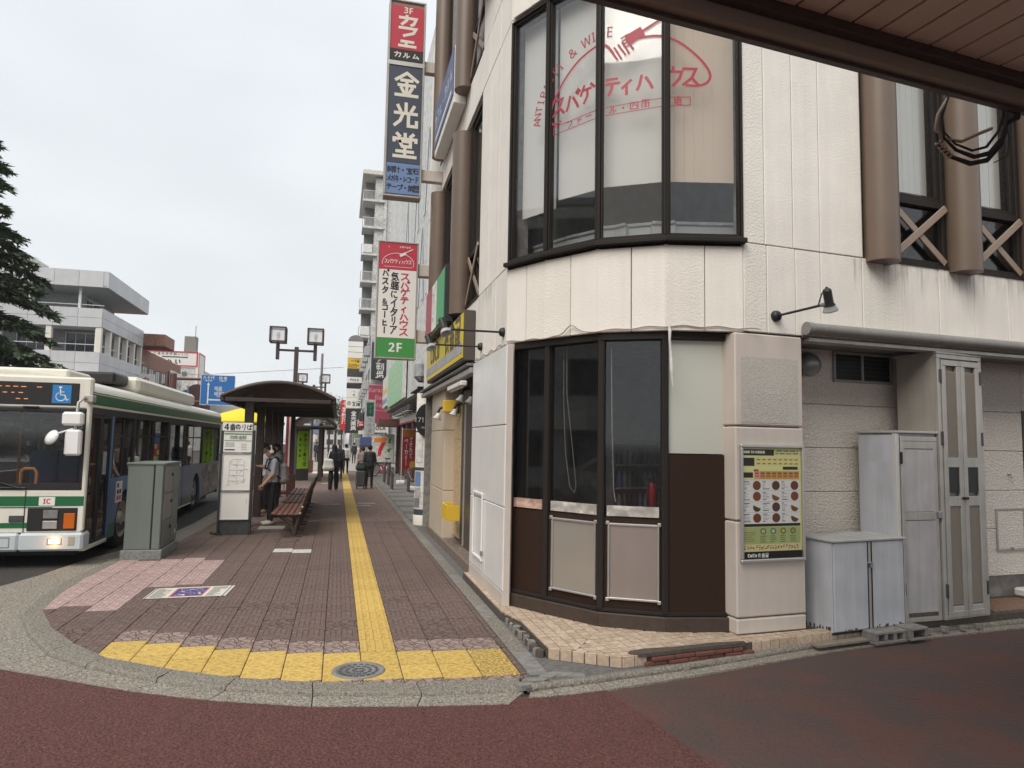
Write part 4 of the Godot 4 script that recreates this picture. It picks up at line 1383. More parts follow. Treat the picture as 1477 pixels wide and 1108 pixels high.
func menu_board() -> void:
	var w := wl(3.57, -5.85, 4.35, -5.93)
	var t := thing("menu_board", "aluminium framed curry menu board on the pale pillar", "menu board", wp(w, 0.4, 0.74, 0.0), w.turn)
	wframe(t, "frame", w, 0.035, 0.765, 0.735, 1.815, 0.002, 0.035, 0.028, MT.alu, 0.008)
	var im := Image.create(300, 460, false, Image.FORMAT_RGB8)
	im.fill(Color(0.80, 0.80, 0.56))
	var dk := Color(0.13, 0.12, 0.10)
	im.fill_rect(Rect2i(0, 6, 160, 26), dk)
	for r in 2:
		for i in 17:
			im.fill_rect(Rect2i(168 + i * 7, 9 + r * 11, 5, 6), Color(0.30, 0.28, 0.16) if (i * 7 + r) % 5 else Color(0.73, 0.76, 0.42))
	im.fill_rect(Rect2i(0, 42, 60, 34), dk)
	for r in 2:
		for i in 8:
			im.fill_rect(Rect2i(68 + i * 28, 42 + r * 17, 25, 14), Color(0.80, 0.75, 0.48))
			im.fill_rect(Rect2i(72 + i * 28, 47 + r * 17, 16, 4), Color(0.45, 0.36, 0.16))
	im.fill_rect(Rect2i(205, 78, 78, 13), dk)
	im.fill_rect(Rect2i(0, 103, 52, 22), dk)
	for i in 8:
		im.fill_rect(Rect2i(58 + i * 29, 98, 28, 32), Color(0.72, 0.50, 0.28) if i else Color(0.80, 0.55, 0.52))
		im.fill_rect(Rect2i(63 + i * 29, 104, 18, 5), Color(0.40, 0.22, 0.10))
		im.fill_rect(Rect2i(63 + i * 29, 116, 18, 4), Color(0.55, 0.30, 0.12))
	im.fill_rect(Rect2i(56, 90, 24, 8), Color(0.62, 0.16, 0.12))
	im.fill_rect(Rect2i(0, 134, 292, 182), Color(0.82, 0.82, 0.82))
	var food := [Color(0.36, 0.18, 0.09), Color(0.27, 0.12, 0.07), Color(0.34, 0.16, 0.10), Color(0.44, 0.20, 0.10), Color(0.40, 0.27, 0.16), Color(0.42, 0.21, 0.12), Color(0.16, 0.18, 0.09), Color(0.20, 0.15, 0.16), Color(0.38, 0.22, 0.12), Color(0.38, 0.18, 0.09), Color(0.33, 0.18, 0.10), Color(0.30, 0.20, 0.15)]
	for r in 4:
		im.fill_rect(Rect2i(0, 134 + r * 45, 292, 1), Color(0.55, 0.55, 0.56))
		for c in 3:
			var o := Vector2i(c * 97, 136 + r * 45)
			for l in 6:
				im.fill_rect(Rect2i(o.x + 3, o.y + 4 + l * 6, 10 + rng.randi() % 26, 3 if l % 5 == 0 else 2), Color(0.25, 0.25, 0.26) if l % 5 == 0 else Color(0.5, 0.5, 0.5))
			var k := r * 3 + c
			for x in range(-24, 25):
				for y in range(-21, 22):
					var d := Vector2(x, y * 1.05).length()
					if d < 23.5:
						var col: Color = Color(0.80, 0.80, 0.78) if d > 20.0 else food[k]
						if k in [4, 6, 8, 11] and y < x * 0.4 - 1:
							col = Color(0.83, 0.82, 0.78)
						elif d < 16.0 and rng.randf() < 0.35:
							col = col.lerp(Color(0.62, 0.40, 0.20), 0.55)
						im.set_pixel(o.x + 70 + x, o.y + 21 + y, col)
	im.fill_rect(Rect2i(0, 316, 292, 12), dk)
	im.fill_rect(Rect2i(0, 330, 292, 70), Color(0.60, 0.66, 0.44))
	for i in 4:
		for x in range(-15, 16):
			for y in range(-13, 14):
				var d := Vector2(x, y * 1.15).length()
				if d < 15.0:
					im.set_pixel(100 + i * 51 + x, 347 + y, Color(0.35, 0.42, 0.20) if d > 9.0 else [Color(0.70, 0.70, 0.58), Color(0.66, 0.72, 0.66), Color(0.74, 0.62, 0.30), Color(0.66, 0.52, 0.40)][i])
		for l in 4:
			im.fill_rect(Rect2i(85 + i * 51, 366 + l * 8, 20 + rng.randi() % 14, 3), Color(0.42, 0.38, 0.18))
	for l in 5:
		im.fill_rect(Rect2i(4, 350 + l * 9, 40 + rng.randi() % 24, 3), Color(0.55, 0.42, 0.20))
	im.fill_rect(Rect2i(0, 400, 300, 30), Color(0.78, 0.76, 0.56))
	for i in 20:
		for q in 5:
			im.fill_rect(Rect2i(4 + i * 14 + rng.randi() % 8, 405 + rng.randi() % 15, 3 + rng.randi() % 5, 3), Color(0.45, 0.10, 0.06))
	im.fill_rect(Rect2i(0, 430, 300, 30), Color(0.10, 0.09, 0.08))
	var m := StandardMaterial3D.new()
	m.albedo_texture = ImageTexture.create_from_image(im)
	m.albedo_color = Color(0.97, 0.97, 0.97)
	m.roughness = 0.35
	var q := MB.new()
	q.quad_uv(wp(w, 0.065, 0.765, 0.012), wp(w, 0.065, 1.785, 0.012), wp(w, 0.735, 1.785, 0.012), wp(w, 0.735, 0.765, 0.012))
	put(t, "printed_menu", q.done(), m)
	wtext(t, "lettering", "HOW TO ORDER", w, 0.19, 1.745, 0.024, 0.016, MT.sign_white)
	wtext(t, "lettering", "CoCo", w, 0.16, 0.797, 0.030, 0.016, MT.sign_white)
	jtext(t, "lettering", "壱番屋", w, 0.28, 0.797, Vector2(0.036, 0.034), 0.042, 0.004, 0.015, MT.sign_white)

func corner_fittings() -> void:
	tiled_step()
	broken_bricks()
	spot_lamp(wl(1.75, -15.2, 1.75, -7.0), uz(-7.58), 3.02, "black spot lamp on a wall arm, nearer of the two before the yellow sign")
	spot_lamp(wl(1.75, -15.2, 1.75, -7.0), uz(-8.83), 3.02, "black spot lamp on a wall arm, farther of the two before the yellow sign")
	spot_lamp(SID, us(4.04), 3.05, "black spot lamp on a wall arm above the menu pillar")
	menu_board()
	var w := wl(3.57, -5.85, 4.35, -5.93)
	var pt := thing("peeled_notice", "grey peeled paper residue on the pillar above the menu board", "notice", wp(w, 0.4, 1.99, 0.0), w.turn)
	wb(pt, "paper_residue", w, 0.065, 0.725, 2.005, 2.64, 0.0005, 0.003, mk("residue", Color(0.60, 0.59, 0.57), 0.9, "speck_fine", 0.7, "n_fine", 0.15))
	wb(pt, "paper_layer", w, 0.08, 0.60, 2.02, 2.30, 0.0025, 0.005, mk("residue2", Color(0.58, 0.57, 0.555), 0.9, "speck_fine", 0.55, "n_fine", 0.15))
	# rain pipe and its drip strip along the side street
	var pp := thing("eaves_pipe", "thick grey pipe running along the wall above the stucco", "pipe", wp(SID, us(4.35), 2.93, 0.05), SID.turn)
	rod(pp, "pipe", [wp(SID, us(4.36), 2.945, 0.07), wp(SID, us(11.8), 2.945, 0.07)], 0.058, MT.grey_pipe, 16)
	rod(pp, "pipe_end", [wp(SID, us(4.34), 2.945, 0.07), wp(SID, us(4.40), 2.945, 0.07)], 0.064, MT.grey_pipe, 16)
	wb(pp, "drip_strip", SID, us(4.40), us(11.8), 2.825, 2.862, -0.10, 0.05, MT.alu_dull, 0.004)
	wb(pp, "soffit", SID, us(4.36), us(11.8), 2.866, 2.878, -0.65, 0.0, MT.grey_mid)
	var hd := thing("vent_hood", "round metal vent hood under the grey pipe beside the pillar", "vent", v3(4.86, 2.62, -6.5))
	lathed(hd, "hood", [Vector2(0.0, 0.16), Vector2(0.06, 0.152), Vector2(0.10, 0.125), Vector2(0.122, 0.08), Vector2(0.128, 0.0), Vector2(0.12, 0.0), Vector2(0.11, 0.07), Vector2(0.0, 0.12)], v3(4.86, 2.70, -6.57), MT.steel, 20, Basis(Vector3.UP, 0.1) * Basis(Vector3.RIGHT, PI * 0.62))
	var lv := MB.new()
	for i in 4:
		lv.box(v3(0, -0.07 + i * 0.045, 0), v3(0.2, 0.006, 0.02), 0.0)
	put(hd, "louvre", lv.done(), MT.black, v3(4.86, 2.685, -6.50))
	# loose cable along the top of the shop front
	var cb := thing("loose_cable", "thin loose cable sagging along the joint above the shop window", "cable", v3(2.4, 2.9, -6.4))
	var pts := []
	for i in 60:
		var s := i * 2.8 / 59.0
		var k := 0
		var q := s
		while k < 3 and q > UPF[k].len:
			q -= UPF[k].len
			k += 1
		var y := 2.895 + sin(i * 0.9) * 0.008 + (0.10 * exp(-pow((s - 0.95) / 0.09, 2))) - 0.02 * sin(s * 2.2)
		pts.append(wp(UPF[k], q, y, 0.012 + 0.02 * exp(-pow((s - 0.95) / 0.2, 2))))
	rod(cb, "cable", pts, 0.006, mk("cable_beige", Color(0.36, 0.32, 0.27), 0.7), 6)
	var pts2 := []
	for i in 20:
		pts2.append(wp(FAC, uz(-9.2 + i * 0.092), 2.88 + sin(i * 1.3) * 0.02, 0.012))
	rod(cb, "cable", pts2, 0.006, MT.cable_beige, 6)
	var st := thing("torn_sealant", "torn white sealant strip dangling over the shop window post", "sealant", v3(2.98, 2.35, -5.98))
	var sb := MB.new()
	sb.tube([v3(2.965, 2.90, -5.985), v3(2.97, 2.87, -5.975), v3(2.965, 2.78, -5.97), v3(2.975, 2.65, -5.965), v3(2.985, 2.52, -5.972), v3(2.99, 2.40, -5.965), v3(3.0, 2.33, -5.97)], [0.008, 0.016, 0.012, 0.014, 0.017, 0.015, 0.004], 7)
	put(st, "strip", sb.done(), MT.white)
	# inside the corner shop
	var vm := thing("vending_machine", "vending machine standing in the dark corner shop", "vending machine", v3(3.75, 0.07, -8.35), -0.35)
	var VW := wl(3.2, -8.0, 4.2, -8.36)
	var body := wb(vm, "cabinet", VW, 0.0, 1.0, 0.07, 1.88, -0.65, 0.0, MT.grey_light, 0.02)
	body.name = "cabinet"
	wb(vm, "display", VW, 0.06, 0.78, 0.95, 1.8, 0.001, 0.01, MT.grey_dark)
	for r in 3:
		wb(vm, "shelf", VW, 0.07, 0.77, 0.98 + r * 0.28, 1.0 + r * 0.28, 0.0, 0.05, MT.white)
		for c in 8:
			lathed(vm, "bottle", [Vector2(0.028, 0.0), Vector2(0.03, 0.13), Vector2(0.012, 0.17), Vector2(0.012, 0.2), Vector2(0, 0.2)], wp(VW, 0.11 + c * 0.086, 1.0 + r * 0.28, 0.03), MT[["grey_light", "sign_navy", "grey_mid", "sign_blue", "dark_brown"][(r * 3 + c * 2) % 5]], 10)
	wb(vm, "lower_panel", VW, 0.06, 0.9, 0.15, 0.85, 0.001, 0.012, MT.off_white, 0.01)
	wb(vm, "advert", VW, 0.5, 0.85, 0.4, 0.75, 0.012, 0.016, MT.deep_blue)
	wb(vm, "advert", VW, 0.52, 0.83, 0.55, 0.72, 0.016, 0.02, MT.sign_yellow)
	wb(vm, "coin_panel", VW, 0.82, 0.96, 1.0, 1.6, 0.001, 0.012, MT.grey_mid)
	var fe := thing("fire_extinguisher", "red fire extinguisher inside the window by the frosted pane", "extinguisher", v3(2.93, 1.12, -6.3))
	lathed(fe, "cylinder", [Vector2(0.0, 0.0), Vector2(0.032, 0.0), Vector2(0.034, 0.22), Vector2(0.02, 0.26), Vector2(0.01, 0.28), Vector2(0, 0.28)], v3(2.93, 1.17, -6.28), mk("ext_red", Color(0.50, 0.02, 0.02), 0.3), 14)
	rod(fe, "hose", [v3(2.93, 1.45, -6.28), v3(2.90, 1.47, -6.26), v3(2.87, 1.45, -6.25), v3(2.875, 1.25, -6.25)], 0.009, MT.black, 6)
	bx(fe, "valve", v3(2.93, 1.455, -6.28), v3(0.03, 0.03, 0.07), MT.black, 0.005)
	bx(fe, "stand", v3(2.93, 0.62, -6.28), v3(0.14, 1.09, 0.14), MT.grey_dark)
	var bc := thing("blind_cord", "white pull cord looping down inside the shop window", "cord", v3(2.2, 1.3, -6.8))
	rod(bc, "cord", [wp(LOF[1], 0.12, 2.8, -0.13), wp(LOF[1], 0.13, 2.2, -0.13), wp(LOF[1], 0.16, 1.7, -0.13), wp(LOF[1], 0.22, 1.36, -0.13), wp(LOF[1], 0.28, 1.30, -0.13), wp(LOF[1], 0.30, 1.38, -0.13), wp(LOF[1], 0.25, 1.75, -0.13), wp(LOF[1], 0.17, 2.3, -0.13), wp(LOF[1], 0.16, 2.8, -0.13)], 0.006, MT.white, 6)
	rod(bc, "cord", [wp(LOF[2], 0.08, 2.75, -0.13), wp(LOF[2], 0.09, 2.0, -0.13), wp(LOF[2], 0.11, 1.35, -0.13), wp(LOF[2], 0.13, 1.24, -0.13)], 0.006, MT.white, 6)

# ---------------------------------------------------------------- cabinets on the side street
func cabinets() -> void:
	var w := wl(4.55, -5.80, 5.50, -5.955)
	var t := thing("storage_cabinet", "low blue-grey steel cabinet with double doors beside the pillar", "cabinet", wp(w, 0.48, 0.06, -0.2), w.turn, "steel cabinets by the stucco wall")
	wb(t, "carcass", w, 0.004, w.len - 0.004, 0.07, 0.905, -0.46, -0.022, MT.cab_blue, 0.004)
	wb(t, "top", w, -0.012, w.len + 0.012, 0.907, 0.93, -0.48, 0.012, mk("cab_top", Color(0.45, 0.46, 0.47), 0.5, "streak_hard", 0.7), 0.005)
	for d in [[0.012, 0.445], [0.505, 0.938]]:
		var dr := wb(t, "door", w, d[0], d[1], 0.085, 0.90, -0.02, 0.0, MT.cab_blue, 0.004)
		dr.name = "door"
	wb(t, "centre_post", w, 0.455, 0.497, 0.08, 0.90, -0.02, -0.003, MT.alu_dull, 0.003)
	for d in [0.449, 0.501]:
		wb(t, "rubber_seal", w, d - 0.003, d + 0.004, 0.085, 0.90, -0.018, 0.003, MT.black)
	rod(t, "hasp", [wp(w, 0.44, 0.70, 0.004), wp(w, 0.47, 0.705, 0.02), wp(w, 0.51, 0.70, 0.004)], 0.009, MT.steel, 8)
	wb(t, "padlock", w, 0.463, 0.49, 0.655, 0.695, 0.004, 0.022, MT.steel, 0.006)
	wb(t, "bottom_edge", w, 0.004, w.len - 0.004, 0.055, 0.075, -0.45, -0.012, MT.black)
	rod(t, "bent_edge", [wp(w, 0.93, 0.90, 0.003), wp(w, 0.945, 0.80, 0.006), wp(w, 0.944, 0.50, 0.004), wp(w, 0.947, 0.09, 0.004)], 0.007, MT.alu_dull, 6)
	var chip := MB.new()
	for i in 26:
		var hgt := rng.randf_range(0.012, 0.05)
		chip.box(wp(w, 0.001, 0.08 + hgt / 2, -rng.randf_range(0.03, 0.45)), v3(0.004, hgt, rng.randf_range(0.006, 0.02)), 0.0, wbasis(w))
	for i in 16:
		var hgt := rng.randf_range(0.008, 0.03)
		chip.box(wp(w, rng.randf_range(0.02, 0.92), 0.087 + hgt / 2, 0.0), v3(rng.randf_range(0.01, 0.03), hgt, 0.003), 0.0, wbasis(w))
	put(t, "chipped_paint", chip.done(), mk("rust_dark", Color(0.06, 0.045, 0.038), 0.9)).set_meta("kind", "stuff")
	# middle cabinet
	var w2 := wl(5.48, -6.0, 6.02, -6.045)
	t = thing("storage_cabinet", "shoulder-high grey steel locker between the low and the tall cabinet", "cabinet", wp(w2, 0.27, 0.05, -0.2), w2.turn, "steel cabinets by the stucco wall")
	wb(t, "carcass", w2, 0.0, w2.len, 0.07, 1.96, -0.50, -0.025, MT.cab_grey, 0.004)
	wb(t, "side_sheet", w2, -0.012, -0.002, 0.09, 1.94, -0.48, -0.03, MT.cab_blue, 0.003)
	wb(t, "corner_post", w2, -0.014, 0.03, 0.07, 1.965, -0.05, 0.0, mk("cab_edge", Color(0.55, 0.56, 0.57), 0.45, "streak", 0.8), 0.004)
	wb(t, "top", w2, -0.02, w2.len + 0.008, 1.962, 1.985, -0.52, 0.008, MT.cab_top, 0.004)
	var fr := wframe(t, "door", w2, 0.045, w2.len - 0.01, 0.08, 1.93, -0.02, 0.004, 0.05, MT.alu_dull, 0.004)
	wb(fr, "door_sheet", w2, 0.095, w2.len - 0.06, 0.17, 1.08, -0.015, -0.003, MT.cab_grey)
	wb(fr, "door_sheet", w2, 0.095, w2.len - 0.06, 1.17, 1.80, -0.015, -0.003, MT.cab_grey)
	wb(fr, "rail", w2, 0.09, w2.len - 0.055, 1.085, 1.165, -0.018, 0.002, MT.alu_dull, 0.003)
	wb(fr, "rail", w2, 0.09, w2.len - 0.055, 1.805, 1.88, -0.018, 0.002, MT.alu_dull, 0.003)
	wb(fr, "rail", w2, 0.09, w2.len - 0.055, 0.10, 0.165, -0.018, 0.002, MT.mortar, 0.003)
	wb(fr, "latch", w2, w2.len - 0.04, w2.len + 0.012, 1.10, 1.17, 0.004, 0.03, MT.steel, 0.006)
	for y in [0.35, 1.65]:
		wb(fr, "hinge", w2, 0.035, 0.06, y, y + 0.12, 0.0, 0.014, MT.frame, 0.004)
	# tall cabinet
	var w3 := wl(6.035, -6.03, 6.71, -6.14)
	t = thing("storage_cabinet", "tall narrow aluminium cabinet with twin slatted doors", "cabinet", wp(w3, 0.33, 0.05, -0.2), w3.turn, "steel cabinets by the stucco wall")
	wb(t, "carcass", w3, 0.0, w3.len, 0.08, 2.80, -0.48, -0.03, mk("cab_tan", Color(0.36, 0.34, 0.31), 0.5, "streak_hard", 0.6), 0.004)
	wb(t, "top", w3, -0.01, w3.len + 0.01, 2.802, 2.825, -0.5, 0.006, MT.alu_dull, 0.004)
	wframe(t, "frame", w3, -0.006, w3.len + 0.004, 0.08, 2.80, -0.035, 0.004, 0.045, MT.alu_dull, 0.004)
	for k in 2:
		var u0: float = 0.045 + k * (w3.len - 0.09) / 2.0 + 0.004
		var u1: float = 0.045 + (k + 1) * (w3.len - 0.09) / 2.0 - 0.004
		var dr := wframe(t, "door", w3, u0, u1, 0.10, 2.74, -0.02, 0.014, 0.06, MT.alu_dull, 0.004)
		for p in [[0.22, 1.22], [1.72, 2.62]]:
			wb(dr, "mesh_panel", w3, u0 + 0.06, u1 - 0.06, p[0], p[1], -0.012, -0.002, MT.cab_mesh)
			var sl := MB.new()
			for i in int((p[1] - p[0]) / 0.016):
				sl.box(v3(0, -(p[1] - p[0]) / 2 + 0.01 + i * 0.016, 0), v3(u1 - u0 - 0.122, 0.005, 0.003), 0.0)
			put(dr, "slats", sl.done(), MT.cab_mesh, wp(w3, (u0 + u1) / 2, (p[0] + p[1]) / 2, 0.0), wbasis(w3))
		wb(dr, "black_pane", w3, u0 + 0.06, u1 - 0.06, 1.36, 1.62, -0.012, 0.001, MT.black)
		for y in [1.27, 1.67]:
			wb(dr, "rail", w3, u0 + 0.058, u1 - 0.058, y - 0.05, y + 0.05, -0.015, 0.010, MT.alu_dull, 0.003)
		for y in [0.3, 1.85, 2.5]:
			wb(dr, "hinge", w3, (u0 - 0.03) if k == 0 else (u1 + 0.005), (u0 - 0.005) if k == 0 else (u1 + 0.03), y, y + 0.14, 0.0, 0.02, MT.grey_dark, 0.004)
		wb(dr, "foot_rail", w3, u0 + 0.06, u1 - 0.06, 0.11, 0.21, -0.015, 0.010, MT.cab_grey, 0.003)
	rod(t, "bolt", [wp(w3, 0.30, 1.30, 0.02), wp(w3, 0.38, 1.30, 0.02)], 0.014, MT.frame, 8)
	# things on the ground below
	var cbk := thing("concrete_block", "hollow concrete block lying under the low cabinet", "block", v3(5.13, -0.04, -5.80))
	var bw := wl(4.93, -5.72, 5.34, -5.785)
	for p in [[0.0, 0.416, -0.03, -0.004, "shell_bottom"], [0.0, 0.416, 0.056, 0.082, "shell_top"]]:
		wb(cbk, p[4], bw, p[0], p[1], p[2], p[3], -0.19, 0.0, MT.cement, 0.005)
	for i in 4:
		wb(cbk, "web", bw, [0.0, 0.125, 0.245, 0.366][i], [0.05, 0.17, 0.29, 0.416][i], -0.004, 0.056, -0.185, -0.004, MT.cement, 0.004)
	var cb2 := thing("concrete_block", "half concrete block beside the hollow block under the cabinets", "block", v3(5.48, -0.03, -5.83))
	var b2 := wl(5.36, -5.755, 5.60, -5.795)
	for p in [[0.0, 0.24, -0.02, 0.0], [0.0, 0.24, 0.07, 0.095]]:
		wb(cb2, "shell", b2, p[0], p[1], p[2], p[3], -0.18, 0.0, MT.cement, 0.006)
	wb(cb2, "web", b2, 0.0, 0.04, 0.0, 0.07, -0.175, -0.004, MT.cement, 0.004)
	wb(cb2, "web", b2, 0.2, 0.24, 0.0, 0.07, -0.175, -0.004, MT.cement, 0.004)
	var pl := thing("wood_plank", "thin grey plank lying on the kerb beside the concrete block", "plank", v3(4.55, -0.01, -5.75))
	wb(pl, "board", wl(4.27, -5.66, 4.92, -5.77), 0.0, 0.64, -0.006, 0.02, -0.09, 0.0, mk("old_wood", Color(0.25, 0.22, 0.18), 0.9, "streak_hard", 1.2), 0.004)
	for i in 5:
		var rb := thing("rubble", "small lump of broken cement on the side street kerb, %s from the cabinets" % ["first", "second", "third", "fourth", "fifth"][i], "rubble", v3(5.5 + i * 0.24, 0, -5.9 - i * 0.035), 0.0, "rubble on the kerb")
		var q := MB.new()
		var pr := []
		for a in 6:
			pr.append(Vector2(5.5 + i * 0.24 + cos(a * 1.05) * rng.randf_range(0.03, 0.06), -5.93 - i * 0.03 + sin(a * 1.05) * rng.randf_range(0.02, 0.035)))
		q.prism(PackedVector2Array(pr), -0.01, rng.randf_range(0.015, 0.035))
		put(rb, "lump", q.done(), MT.cement)
	var pb := thing("parasol_base", "white plastic parasol base at the foot of the stucco wall", "parasol base", v3(8.15, 0.09, -6.72))
	bx(pb, "foot_plate", v3(8.15, 0.15, -6.66), v3(0.62, 0.10, 0.42), MT.white_gloss, 0.03, 0.1)
	lathed(pb, "socket", [Vector2(0.20, 0.0), Vector2(0.18, 0.05), Vector2(0.10, 0.09), Vector2(0.06, 0.17), Vector2(0.055, 0.22), Vector2(0.04, 0.22), Vector2(0.0, 0.20)], v3(8.15, 0.195, -6.66), MT.white_gloss, 20)

# ---------------------------------------------------------------- the station canopy overhead
func canopy() -> void:
	var c := thing("station_canopy", "brown slatted canopy roof overhead at the upper right", "canopy", v3(5.5, 0, 2.8))
	var w := wl(0.95, -3.255, 11.0, -4.43)
	wb(c, "edge_beam", w, 0.0, w.len, 4.10, 4.36, 0.0, 0.09, MT.fascia, 0.006)
	wb(c, "drip_lip", w, 0.0, w.len, 4.075, 4.10, -0.012, 0.035, MT.dark_brown, 0.003)
	wb(c, "inner_channel", w, 0.0, w.len, 4.185, 4.30, 0.092, 0.16, MT.dark_brown, 0.004)
	var n := int(w.len / 0.205)
	for i in n:
		wb(c, "ceiling_plank", w, i * 0.205 + 0.009, (i + 1) * 0.205 - 0.009, 4.245, 4.262 + rng.randf_range(0, 0.003), 0.16, 5.4, MT.plank, 0.004)
	wb(c, "roof_deck", w, 0.0, w.len, 4.275, 4.37, 0.1, 5.5, MT.dark_brown)
	for p in [[1.8, 1.7], [8.6, 0.9]]:
		rod(c, "post", [v3(p[0], ROAD_Y, p[1]), v3(p[0], 4.24, p[1])], 0.11, MT.fascia, 16)
	var l := thing("hanging_cables", "loop of black and beige cables hanging from the canopy edge", "cables", v3(3.9, 4.1, -3.75))
	var loop := func(dy: float, dz: float, k: float) -> Array:
		var a := []
		for e in [[3.66, 4.14], [3.585, 3.96], [3.60, 3.82], [3.70, 3.75], [3.86, 3.72], [4.0, 3.76], [4.12, 3.88], [4.17, 4.0], [4.18, 4.13]]:
			a.append(v3(3.88 + (e[0] - 3.88) * k, e[1] + dy, -3.74 + dz))
		return a
	rod(l, "black_cable", loop.call(0.0, 0.0, 1.0), [0.008, 0.008, 0.009, 0.013, 0.017, 0.018, 0.016, 0.017, 0.02], MT.rubber, 8)
	rod(l, "black_cable", loop.call(0.035, 0.03, 0.92), [0.007, 0.007, 0.008, 0.011, 0.015, 0.018, 0.014, 0.013, 0.015], MT.rubber, 8)
	rod(l, "black_cable", loop.call(0.085, 0.015, 0.86), [0.005, 0.005, 0.006, 0.007, 0.009, 0.010, 0.009, 0.010, 0.012], MT.rubber, 6)
	rod(l, "beige_cable", [v3(3.67, 4.14, -3.72), v3(3.59, 4.02, -3.72), v3(3.575, 3.92, -3.73), v3(3.64, 3.86, -3.73), v3(3.78, 3.86, -3.73), v3(3.92, 3.93, -3.73), v3(4.05, 3.99, -3.74)], 0.012, mk("cable_tan", Color(0.30, 0.23, 0.18), 0.7), 8)
	rod(l, "thin_wire", [v3(4.17, 4.10, -3.75), v3(4.22, 3.95, -3.76), v3(4.20, 3.82, -3.76), v3(4.08, 3.76, -3.76)], 0.004, MT.rubber, 6)
	for i in 5:
		rod(l, "cable_tie", [v3(3.60 + i * 0.022, 3.84 - i * 0.02, -3.742), v3(3.612 + i * 0.022, 3.828 - i * 0.02, -3.742)], 0.022, MT.cable_tan, 8)
	bx(l, "clip", v3(4.17, 4.08, -3.70), v3(0.05, 0.1, 0.12), MT.rubber, 0.01)
	l.position.x += 0.21

